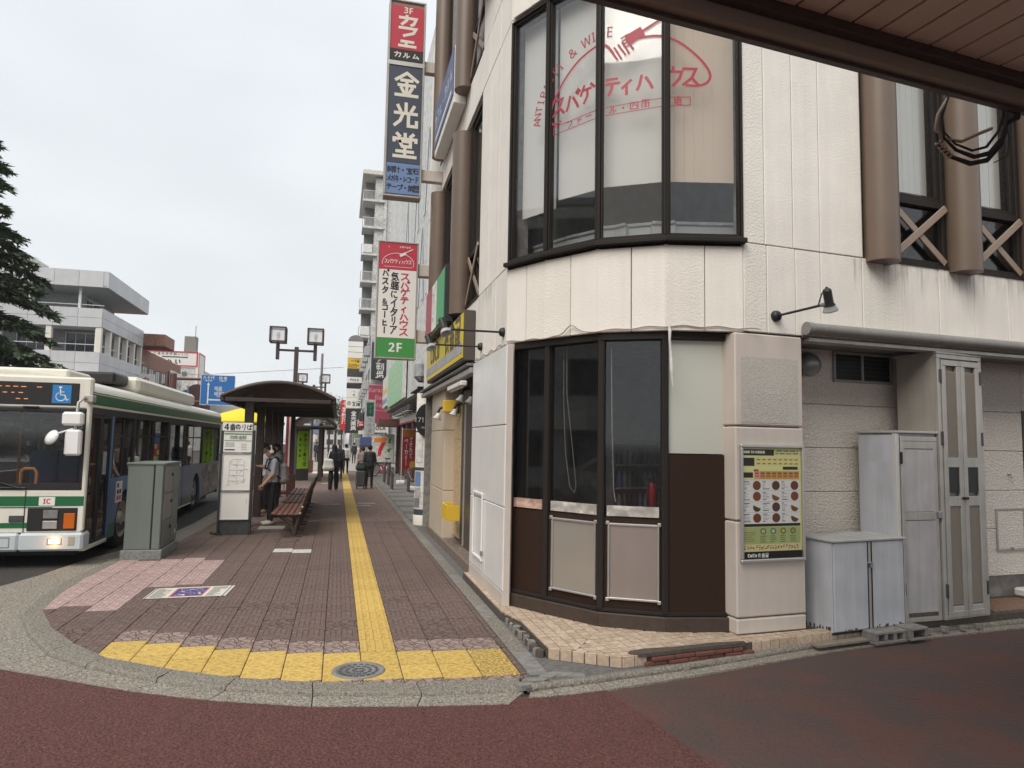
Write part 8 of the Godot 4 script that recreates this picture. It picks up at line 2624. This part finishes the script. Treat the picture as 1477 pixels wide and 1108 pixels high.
func person(label: String, at: Vector3, yaw: float, height: float, k: Dictionary, cell := 0.02) -> Node3D:
	var t := thing("person", label, "person", Vector3.ZERO, 0.0)
	var s := height / 1.72
	var J := func(x: float, y: float, z: float) -> Vector3: return Vector3(x, y, z) * s
	var stride: float = k.get("stride", 0.0)
	var head_tilt: float = k.get("nod", 0.0)
	var hc: Vector3 = J.call(0.0, 1.585 - absf(head_tilt) * 0.05, -0.02 - head_tilt * 0.10)
	k.head = hc
	k.waist = k.get("hem", 0.93) * s
	var bones := []
	var add := func(a: Vector3, b: Vector3, ra: float, rb: float, tag: int, wx := 1.0, wz := 1.0) -> void:
		bones.append([a, b, ra * s, rb * s, tag, wx, wz])
	var fat: float = k.get("fat", 1.0)
	add.call(J.call(0, 0.90, 0.0), J.call(0, 1.10, 0.005), 0.105 * fat, 0.10 * fat, 0, 1.45, 1.05)
	add.call(J.call(0, 1.10, 0.005), J.call(0, 1.34, 0.01), 0.105 * fat, 0.105, 0, 1.5, 1.05)
	add.call(J.call(-0.12, 1.385, 0.01), J.call(0.12, 1.385, 0.01), 0.062, 0.062, 0)
	add.call(J.call(0, 1.38, 0.01), J.call(0, 1.50, -0.01), 0.06, 0.05, 8)
	add.call(hc + J.call(0, -0.045, -0.012), hc + J.call(0, 0.03, 0.008), 0.072, 0.088, 6, 0.95, 1.08)
	add.call(hc + J.call(0, -0.005, -0.095), hc + J.call(0, -0.025, -0.105), 0.008, 0.014, 9)
	for e in [-1, 1]:
		add.call(hc + J.call(0.082 * e, 0.0, 0.0), hc + J.call(0.085 * e, -0.03, 0.0), 0.018, 0.014, 9)
	if k.has("long_hair"):
		add.call(hc + J.call(0, 0.05, 0.03), hc + J.call(0, -0.25, 0.08), 0.08, 0.07, 7, 1.2, 0.8)
	elif k.has("cap"):
		add.call(hc + J.call(0, 0.06, -0.02), hc + J.call(0, 0.07, 0.01), 0.088, 0.085, 7)
		add.call(hc + J.call(-0.04, 0.055, -0.11), hc + J.call(0.04, 0.055, -0.11), 0.03, 0.03, 7, 1.0, 1.4)
	else:
		add.call(hc + J.call(0, 0.045, 0.01), hc + J.call(0, 0.03, 0.035), 0.088, 0.085, 7)
	var arm: Array = k.get("arms", [[0.0, 0.0], [0.0, 0.0]])
	for i in 2:
		var e := -1 if i == 0 else 1
		var sw: float = arm[i][0]       # swing of the upper arm, forward positive
		var bend: float = arm[i][1]     # bend of the elbow
		var sh: Vector3 = J.call(0.175 * e, 1.375, 0.01)
		var el: Vector3 = sh + J.call(0.035 * e, -0.28 * cos(sw), -0.28 * sin(sw))
		var wr: Vector3 = el + J.call(0.0, -0.245 * cos(sw + bend), -0.245 * sin(sw + bend))
		var hd: Vector3 = wr + (wr - el).normalized() * 0.085 * s
		var slim: float = 1.25 if k.get("loose", false) else 1.0
		add.call(sh, el, 0.056 * slim, 0.045 * slim, 1)
		add.call(el, wr, 0.045 * slim if k.sleeve > 0.6 else 0.041, 0.030 * slim if k.sleeve > 0.9 else 0.027, 2)
		add.call(wr, hd, 0.028, 0.032, 3, 0.75, 1.15)
		k["hand%d" % i] = hd
		k["fdir%d" % i] = (wr - el).normalized()
	var wide: float = k.get("wide_legs", 1.0)
	for i in 2:
		var e := -1 if i == 0 else 1
		var st := stride * e
		var hip: Vector3 = J.call(0.085 * e, 0.90, 0)
		var kn: Vector3
		var an: Vector3
		if k.get("sit", false):
			kn = hip + J.call(0.02 * e, 0.02, -0.42)
			an = kn + J.call(0, -0.42, 0.02)
		else:
			kn = hip + J.call(0.01 * e, -0.42 * cos(st), -0.42 * sin(st) - 0.01)
			an = kn + J.call(0.0, -0.40, (0.30 * absf(st) if st < 0 else -0.10 * st))
			an.y = maxf(an.y, 0.085 * s)
		add.call(hip, kn, 0.082 * fat, 0.058 * wide, 4)
		add.call(kn, an, 0.057 * wide, 0.045 * wide, 4)
		var lift := an.y - 0.085 * s
		add.call(an + J.call(0, -0.03, 0.02), an + J.call(0.012 * e, -0.048, -0.15), 0.040, 0.034, 5, 1.1, 1.0)
		if lift > 0.2:
			pass
	var m := body_mesh(bones, cell, k)
	var sm := StandardMaterial3D.new()
	sm.vertex_color_use_as_albedo = true
	sm.roughness = 0.8
	put(t, "body", m, sm)
	# hands: palm belongs to the body; five fingers each
	var fm := StandardMaterial3D.new()
	fm.albedo_color = lin(k.skin.r, k.skin.g, k.skin.b)
	fm.roughness = 0.6
	for i in 2:
		var e := -1 if i == 0 else 1
		var hb := MB.new()
		var hd: Vector3 = k["hand%d" % i]
		var fd: Vector3 = k["fdir%d" % i]
		for q in 4:
			var base: Vector3 = hd + Vector3(0, 0, (q - 1.5) * 0.019 * s) + fd * 0.015 * s
			var L: float = [0.062, 0.072, 0.068, 0.052][q] * s
			hb.tube([base, base + fd * L * 0.5 + Vector3(-0.006 * e, 0, 0), base + fd * L * 0.95 + Vector3(-0.02 * e, 0, 0)], [0.009, 0.0085, 0.007], 6)
		var tb: Vector3 = hd - fd * 0.03 * s + Vector3(0, 0, -0.03 * s)
		hb.tube([tb, tb + Vector3(-0.008 * e, 0, -0.022) + fd * 0.02, tb + Vector3(-0.016 * e, 0, -0.026) + fd * 0.048], [0.011, 0.010, 0.008], 6)
		put(t, "fingers", hb.done(), fm)
	# eyes, brows and mouth
	var eb := MB.new()
	for e in [-1, 1]:
		eb.box(hc + J.call(0.031 * e, 0.0, -0.088), J.call(0.026, 0.011, 0.012), 0.003)
		eb.box(hc + J.call(0.032 * e, 0.022, -0.088), J.call(0.034, 0.006, 0.012), 0.002)
	put(t, "eyes", eb.done(), MT.ink)
	put(t, "mouth", box_mesh(J.call(0.045, 0.01, 0.012), 0.003), mk("lips", Color(0.30, 0.12, 0.10), 0.6), hc + J.call(0, -0.066, -0.084))
	t.position = at
	t.rotation.y = yaw
	return t

# a soft bag: rounded lumps joined like a body
func soft_bag(parent: Node, called: String, c: Vector3, size: Vector3, col: Color) -> void:
	var b := []
	var r := minf(size.x, minf(size.y, size.z)) * 0.5
	var ex := maxf(size.x * 0.5 - r, 0.01)
	var ey := maxf(size.y * 0.5 - r, 0.01)
	b.append([c + v3(-ex, -ey, 0), c + v3(ex, -ey, 0.01), r * 1.08, r * 1.02, 10, 1.0, 1.0])
	b.append([c + v3(-ex * 0.9, ey, 0), c + v3(ex * 0.8, ey * 0.9, 0), r * 0.8, r * 0.75, 10, 1.0, 1.0])
	b.append([c + v3(-ex, -ey, 0), c + v3(-ex * 0.9, ey, 0), r, r * 0.8, 10, 1.0, 1.0])
	b.append([c + v3(ex, -ey, 0), c + v3(ex * 0.8, ey * 0.9, 0), r, r * 0.75, 10, 1.0, 1.0])
	b.append([c + v3(0, -ey, 0), c + v3(0, ey, 0), r * 1.1, r * 0.8, 10, 1.0, 1.0])
	var sm := StandardMaterial3D.new()
	sm.vertex_color_use_as_albedo = true
	sm.roughness = 0.9
	put(parent, called, body_mesh(b, 0.018, {"skin": col}), sm)

func people() -> void:
	var skin := Color(0.40, 0.25, 0.17)
	var black := Color(0.012, 0.012, 0.014)
	var hair := Color(0.012, 0.010, 0.009)
	# waiting under the shelter, facing the bus
	person("person in white shirt and dark cap waiting behind the shelter post", v3(-1.70, 0, -18.2), 2.1, 1.70, {"skin": skin, "shirt": Color(0.55, 0.57, 0.60), "pants": black, "shoe": Color(0.30, 0.20, 0.10), "hair": hair, "sleeve": 0.45, "cap": true, "arms": [[0.1, 0.25], [0.2, 0.5]], "nod": 0.2}, 0.022)
	var p := person("person in grey polo shirt with white headphones waiting by the bench", v3(-1.33, 0, -15.75), 1.85, 1.66, {"skin": skin, "shirt": Color(0.30, 0.31, 0.36), "pants": black, "shoe": Color(0.60, 0.58, 0.52), "hair": hair, "sleeve": 0.42, "arms": [[0.15, 0.55], [0.1, 0.35]], "nod": 0.35, "fat": 1.18}, 0.018)
	var hp := thing("headphones", "white headphones worn by the person in grey polo shirt", "headphones", Vector3.ZERO)
	var hb := MB.new()
	var arc := []
	for i in 13:
		var a := PI * i / 12.0
		arc.append(v3(cos(a) * 0.105, 1.535 + sin(a) * 0.125, -0.055))
	hb.tube(arc, 0.014, 6)
	put(hp, "band", hb.done(), MT.white)
	for e in [-1, 1]:
		lathed(hp, "ear_cup", [Vector2(0.0, 0.03), Vector2(0.03, 0.028), Vector2(0.045, 0.01), Vector2(0.045, -0.015), Vector2(0.0, -0.02)], v3(0.098 * e, 1.525, -0.05), MT.white, 14, Basis(Vector3.BACK, -PI / 2 * e))
	hp.position = p.position
	hp.rotation.y = p.rotation.y
	var bp := thing("backpack", "grey backpack with black straps on the person with headphones", "backpack", Vector3.ZERO)
	soft_bag(bp, "bag", v3(0.02, 1.08, 0.22), v3(0.32, 0.46, 0.18), Color(0.20, 0.19, 0.19))
	soft_bag(bp, "pocket", v3(0.02, 0.99, 0.29), v3(0.24, 0.22, 0.09), Color(0.18, 0.17, 0.17))
	for e in [-1, 1]:
		rod(bp, "strap", [v3(0.10 * e, 1.30, 0.17), v3(0.115 * e, 1.42, 0.06), v3(0.12 * e, 1.36, -0.09), v3(0.13 * e, 1.18, -0.13), v3(0.15 * e, 1.02, 0.08), v3(0.11 * e, 0.96, 0.16)], 0.018, MT.soft_black, 6)
	bp.position = p.position
	bp.rotation.y = p.rotation.y
	person("person in pale grey jacket looking down behind the headphone wearer", v3(-1.33, 0, -17.2), 1.7, 1.73, {"skin": skin, "shirt": Color(0.27, 0.27, 0.29), "pants": black, "shoe": black, "hair": hair, "sleeve": 1.0, "arms": [[0.25, 1.5], [0.25, 1.5]], "nod": 0.5, "fat": 1.12, "loose": true}, 0.02)
	# walkers
	p = person("person with long dark hair in black walking with a white shoulder bag", v3(-0.12, 0, -26.2), -0.1, 1.66, {"skin": skin, "shirt": Color(0.015, 0.015, 0.018), "pants": black, "shoe": Color(0.6, 0.6, 0.58), "hair": hair, "sleeve": 1.0, "long_hair": true, "stride": 0.22, "wide_legs": 1.6, "loose": true, "arms": [[0.2, 0.4], [-0.15, 0.4]]}, 0.022)
	var bg := thing("shoulder_bag", "white cloth shoulder bag carried by the long-haired walker", "bag", Vector3.ZERO)
	mk("cloth_white", Color(0.66, 0.65, 0.62), 0.9)
	soft_bag(bg, "bag", v3(-0.17, 0.94, 0.14), v3(0.40, 0.44, 0.20), Color(0.66, 0.65, 0.62))
	rod(bg, "strap", [v3(-0.20, 1.15, 0.16), v3(-0.15, 1.44, 0.04), v3(-0.20, 1.15, -0.02)], 0.02, MT.cloth_white, 6)
	bg.position = p.position
	bg.rotation.y = p.rotation.y
	person("person in white top and dark trousers walking on the yellow line", v3(0.42, 0, -38.6), -0.05, 1.64, {"skin": skin, "shirt": Color(0.66, 0.66, 0.66), "pants": black, "shoe": Color(0.5, 0.5, 0.5), "hair": hair, "sleeve": 1.0, "stride": 0.2, "loose": true}, 0.026)
	p = person("person in black shirt walking away, pulling a grey suitcase", v3(1.18, 0, -27.3), -0.1, 1.66, {"skin": Color(0.30, 0.18, 0.12), "shirt": Color(0.018, 0.019, 0.022), "pants": black, "shoe": Color(0.10, 0.09, 0.08), "hair": hair, "sleeve": 0.8, "stride": 0.18, "arms": [[-0.35, 0.2], [0.25, 0.6]], "fat": 1.1}, 0.02)
	var sc := thing("suitcase", "grey upright suitcase pulled by the person in black", "suitcase", v3(0.88, 0, -27.2))
	bx(sc, "shell", v3(0.86, 0.39, -27.2), v3(0.36, 0.60, 0.26), mk("case_grey", Color(0.075, 0.076, 0.08), 0.4), 0.05)
	for i in 4:
		bx(sc, "rib", v3(0.74 + i * 0.08, 0.39, -27.065), v3(0.02, 0.52, 0.02), MT.grey_dark, 0.006)
	for e in [[-0.13, -0.09], [0.13, -0.09], [-0.13, 0.09], [0.13, 0.09]]:
		lathed(sc, "wheel", [Vector2(0.0, 0.02), Vector2(0.04, 0.02), Vector2(0.04, -0.02), Vector2(0.0, -0.02)], v3(0.86 + e[0], 0.045, -27.2 + e[1]), MT.rubber, 12, Basis(Vector3.BACK, PI / 2))
	rod(sc, "handle", [v3(0.80, 0.68, -27.28), v3(0.84, 0.98, -27.28), v3(0.96, 0.98, -27.28), v3(0.92, 0.68, -27.28)], 0.012, MT.steel, 6)
	var tb := thing("travel_bag", "dark soft bag strapped on top of the grey suitcase", "bag", v3(0.86, 0.7, -27.2))
	soft_bag(tb, "bag", v3(0.85, 0.84, -27.18), v3(0.36, 0.32, 0.22), Color(0.035, 0.04, 0.042))
	rod(tb, "strap", [v3(0.72, 0.95, -27.1), v3(0.85, 1.06, -27.1), v3(1.0, 0.93, -27.1)], 0.015, MT.soft_black, 6)
	person("person half hidden on the left of the man with the suitcase", v3(0.98, 0, -29.2), -0.05, 1.58, {"skin": skin, "shirt": Color(0.22, 0.17, 0.15), "pants": Color(0.05, 0.05, 0.06), "shoe": black, "hair": hair, "sleeve": 0.4, "stride": 0.12}, 0.026)
	person("distant person in dark clothes near the tiled building", v3(1.25, 0, -58.0), 0.0, 1.68, {"skin": skin, "shirt": Color(0.03, 0.03, 0.035), "pants": black, "shoe": black, "hair": hair, "sleeve": 1.0, "stride": 0.15}, 0.034)
	person("distant person in dark coat on the far left of the pale pavement", v3(-1.7, 0, -60.0), 0.2, 1.70, {"skin": skin, "shirt": Color(0.03, 0.035, 0.05), "pants": black, "shoe": black, "hair": hair, "sleeve": 1.0, "stride": 0.2}, 0.034)
	person("distant person in pale hat just behind the long-haired walker", v3(0.1, 0, -34.5), 0.0, 1.66, {"skin": skin, "shirt": Color(0.10, 0.10, 0.12), "pants": black, "shoe": black, "hair": Color(0.35, 0.33, 0.30), "sleeve": 1.0, "stride": 0.15, "cap": true}, 0.03)
	# passenger seen through the bus window
	person("person in dark waistcoat and cap sitting inside the bus", v3(-4.0, -0.10, -17.0), PI * 0.95, 1.70, {"skin": skin, "shirt": Color(0.30, 0.30, 0.31), "pants": black, "shoe": black, "hair": black, "sleeve": 1.0, "cap": true, "sit": true, "arms": [[0.3, 0.9], [0.3, 0.9]]}, 0.024)

# ---------------------------------------------------------------- trees, far end of the street, what the glass mirrors
func leaf_card(b: MB, c: Vector3, d: Vector3, s: float) -> void:
	var side := d.cross(Vector3(rng.randf() - 0.5, 1.0, rng.randf() - 0.5)).normalized() * s * 0.28
	var tip := c + d * s
	b.tri(c - side, tip, c + side)

func conifer(label: String, at: Vector3, h: float, r0: float) -> void:
	var t := thing("cedar_tree", label, "tree", at)
	rod(t, "trunk", [at, at + v3(0.05, h * 0.4, 0), at + v3(0.0, h * 0.98, 0.05)], [0.34, 0.22, 0.03], mk("bark", Color(0.075, 0.055, 0.04), 0.95, "mottle", 2.0), 10)
	var b := MB.new()
	var lb := MB.new()
	for i in 170:
		var f := (i + rng.randf()) / 170.0
		var y := lerpf(h * 0.12, h * 0.97, f)
		var L := r0 * pow(1.0 - f, 0.75) * rng.randf_range(0.65, 1.12) + 0.25
		var a := i * 2.39996 + rng.randf_range(-0.3, 0.3)
		var dir := v3(cos(a), 0, sin(a))
		var pts := []
		for q in 6:
			var u := q / 5.0
			pts.append(at + v3(0, y + L * (0.16 * u - 0.34 * u * u), 0) + dir * L * u)
		lb.tube(pts, [0.045, 0.04, 0.032, 0.025, 0.016, 0.006], 5, true, false)
		var n := int(L * 58)
		for q in n:
			var u := rng.randf_range(0.14, 1.0)
			var k := int(u * 4.999)
			var p: Vector3 = pts[k].lerp(pts[k + 1], u * 5.0 - k)
			var out := dir.rotated(Vector3.UP, rng.randf_range(-1.25, 1.25))
			var w := 0.42 * (1.0 - u * 0.5) * L * 0.38
			p += out * rng.randf_range(0, w) + v3(0, rng.randf_range(-0.16, 0.02), 0)
			for e in 5:
				var dd := (out + v3(rng.randf_range(-0.8, 0.8), rng.randf_range(-0.75, 0.15), rng.randf_range(-0.8, 0.8))).normalized()
				leaf_card(b, p + v3(rng.randf_range(-0.08, 0.08), rng.randf_range(-0.06, 0.06), rng.randf_range(-0.08, 0.08)), dd, rng.randf_range(0.15, 0.30))
	put(t, "limbs", lb.done(), MT.bark)
	put(t, "crown", b.done(), mk("needle", Color(0.15, 0.20, 0.115), 0.8, "mottle", 0.8))

func leafy(label: String, at: Vector3, h: float, r: float) -> void:
	var t := thing("street_tree", label, "tree", at, 0.0, "trees at the far end of the street")
	rod(t, "trunk", [at, at + v3(0, h * 0.5, 0)], [0.2, 0.13], MT.bark, 8)
	var b := MB.new()
	for i in 46:
		var a := rng.randf() * TAU
		var e := acos(rng.randf_range(-0.7, 1.0))
		var c := at + v3(cos(a) * sin(e) * r, h - r + cos(e) * r * 1.1, sin(a) * sin(e) * r) * 1.0
		var cc := (c - at) * rng.randf_range(0.75, 1.0) + at
		for q in 40:
			var d := v3(rng.randf_range(-1, 1), rng.randf_range(-1, 1), rng.randf_range(-1, 1))
			leaf_card(b, cc + d * r * 0.28, d.normalized(), rng.randf_range(0.16, 0.34))
	put(t, "crown", b.done(), mk("leaf", Color(0.05, 0.085, 0.035), 0.8, "mottle", 0.8))

func simple_building(called: String, label: String, x0: float, x1: float, z0: float, z1: float, h: float, m: Material, face: Dictionary, bays: int, floors: int) -> Node3D:
	var b := thing(called, label, "building", v3((x0 + x1) / 2, 0, (z0 + z1) / 2))
	bx(b, "body", v3((x0 + x1) / 2, h / 2 - 0.05, (z0 + z1) / 2), v3(absf(x1 - x0), h, absf(z1 - z0)), m, 0.04)
	bx(b, "parapet", v3((x0 + x1) / 2, h + 0.1, (z0 + z1) / 2), v3(absf(x1 - x0) + 0.2, 0.35, absf(z1 - z0) + 0.2), MT.grey_light, 0.04)
	var fh := h / floors
	for r in floors:
		for i in bays:
			var u: float = face.len * (i + 0.18) / bays
			window_at(b, face, u, u + face.len * 0.64 / bays, r * fh + fh * 0.28, r * fh + fh * 0.8, MT.grey_mid)
	return b

func far_street() -> void:
	conifer("dark green cedar tree at the left edge behind the bus", v3(-12.7, -0.05, -26.0), 14.0, 4.2)
	leafy("round leafy tree at the far end of the street", v3(-1.5, 0, -118), 9.0, 2.8)
	leafy("leafy tree just behind the far shelter roof", v3(-0.4, 0, -95), 6.6, 1.7)
	leafy("tall leafy tree in the distance left of the bank sign", v3(0.6, 0, -150), 11.0, 3.0)
	simple_building("far_building", "beige building far down the right side of the street", 2.2, 9.0, -88.0, -104.0, 9.0, MT.white_tile_b, wl(2.2, -104.0, 2.2, -88.0), 4, 3)
	simple_building("far_building", "low grey building far down the right side of the street", 2.0, 9.0, -106.0, -140.0, 7.0, MT.grey_light, wl(2.0, -140.0, 2.0, -106.0), 6, 2)
	simple_building("far_building", "pale building closing the far left side of the street", -16.0, -9.0, -92.0, -112.0, 7.5, MT.off_white, wl(-9.0, -92.0, -9.0, -112.0), 4, 3)
	simple_building("far_building", "low white shop building behind the shelter posts", -15.0, -10.0, -114.0, -134.0, 6.0, MT.white_tile, wl(-10.0, -114.0, -10.0, -134.0), 4, 2)
	simple_building("far_building", "distant white building at the end of the street", -9.0, 2.0, -190.0, -200.0, 8.0, MT.white_tile, wl(-9.0, -190.0, 2.0, -190.0), 4, 3)
	simple_building("neighbour_building", "beige building farther along the side street, right of the corner building", 12.8, 24.0, -8.2, -18.0, 8.5, MT.white_tile_b, wl(12.8, -8.2, 24.0, -8.2), 4, 3)
	var i := 0
	for e in [[-2.6, -70.0, "sign_blue"], [-2.7, -84.0, "bank_red"], [-2.6, -98.0, "sign_white"], [1.7, -86.0, "sign_green"], [1.8, -110.0, "sign_red"]]:
		i += 1
		var t := thing("far_sign", "small distant %s pole sign down the street" % ["blue", "red", "white", "green", "crimson"][i - 1], "sign", v3(e[0], 0, e[1]), 0.0, "distant pole signs")
		rod(t, "post", [v3(e[0], -0.05, e[1]), v3(e[0], 3.2, e[1])], 0.06, MT.grey_mid, 6)
		bx(t, "board", v3(e[0] + 0.3, 2.9, e[1]), v3(0.7, 1.0, 0.08), MT[e[2]], 0.02)
	for e in [[-2.5, -52.0, "stone"], [-2.5, -78.0, "stone"], [-2.45, -90.0, "stone"]]:
		var t := thing("concrete_pole", "grey utility pole at the kerb, %s of the three down the street" % {-52.0: "nearest", -78.0: "middle one", -90.0: "farthest"}[e[1]], "pole", v3(e[0], 0, e[1]), 0.0, "kerbside utility poles")
		rod(t, "pole", [v3(e[0], -0.05, e[1]), v3(e[0], 5.6 if e[1] > -60 else 7.5, e[1])], [0.15, 0.11], MT.grey_light, 10)
		bx(t, "notice", v3(e[0], 2.0, e[1] + 0.16), v3(0.24, 0.8, 0.02), MT.sign_white)
	car(v3(-4.9, ROAD_Y, -66), 0.0, "dark car far up the road beyond the bus", mk("car_dark", Color(0.03, 0.032, 0.036), 0.25))
	car(v3(-5.2, ROAD_Y, -84), 0.0, "white car far up the road beyond the dark car", MT.white_gloss)
	car(v3(-13.5, ROAD_Y, -6.2), 0.12, "silver car on the station road, mirrored in the shop window", mk("car_silver", Color(0.5, 0.5, 0.5), 0.25, "", 1.0, "", 0.0, 0.3))
	# across the station square: seen only in the shop windows
	var ob := simple_building("opposite_building", "grey office building across the square, mirrored in the shop window", -30.0, -20.0, -24.0, 16.0, 12.0, MT.white_tile, wl(-20.0, 16.0, -20.0, -24.0), 11, 4)
	var ow := wl(-19.9, 16.0, -19.9, -24.0)
	for e in [[20.0, 21.6, 4.6, 5.6, "sign_red"], [20.0, 21.6, 3.4, 4.5, "sign_yellow"], [22.0, 23.4, 2.6, 4.0, "sign_white"], [24.0, 27.0, 2.4, 3.2, "sign_white"], [16.0, 18.5, 2.6, 3.4, "deep_blue"]]:
		wb(ob, "shop_board", ow, e[0], e[1], e[2], e[3], 0.0, 0.15, MT[e[4]], 0.02)

func car(at: Vector3, turn: float, label: String, paint: Material) -> void:
	var t := thing("car", label, "car", Vector3.ZERO)
	var w := wl(0, 2.1, 0, -2.1)
	var side := [[0.0, 0.30], [0.0, 0.72], [0.18, 0.88], [1.0, 0.98], [1.55, 1.42], [2.0, 1.50], [3.1, 1.48], [3.85, 1.02], [4.15, 0.92], [4.2, 0.4], [4.1, 0.28]]
	wpoly(t, "body", w, side, -0.84, 0.84, paint)
	for s in [-1, 1]:
		wpoly(t, "side_window", w, [[1.25, 1.0], [1.66, 1.38], [2.05, 1.44], [3.0, 1.42], [3.5, 1.04]], 0.842 * s - 0.004, 0.842 * s + 0.004, MT.pane_flat)
		for z in [-1.25, 1.25]:
			lathed(t, "wheel", [Vector2(0.0, 0.0), Vector2(0.2, 0.0), Vector2(0.31, -0.02), Vector2(0.32, -0.18), Vector2(0.0, -0.2)], v3(0.86 * s, 0.31, z), MT.rubber, 18, Basis(Vector3.BACK, -PI / 2 * s))
		for z in [-2.1, 2.1]:
			bx(t, "lamp", v3(0.62 * s, 0.72, z), v3(0.3, 0.14, 0.04), MT.alu if z < 0 else MT.flag_red, 0.01)
	var ws := MB.new()
	ws.quad(v3(-0.7, 1.0, 1.06), v3(0.7, 1.0, 1.06), v3(0.62, 1.41, 0.56), v3(-0.62, 1.41, 0.56))
	put(t, "rear_window", ws.done(), MT.pane_flat, v3(0, 0.012, 0.012))
	var wf := MB.new()
	wf.quad(v3(-0.7, 1.04, -1.73), v3(0.7, 1.04, -1.73), v3(0.62, 1.45, -1.03), v3(-0.62, 1.45, -1.03))
	put(t, "windscreen", wf.done(), MT.pane_flat, v3(0, 0.012, -0.012))
	t.position = at
	t.rotation.y = turn
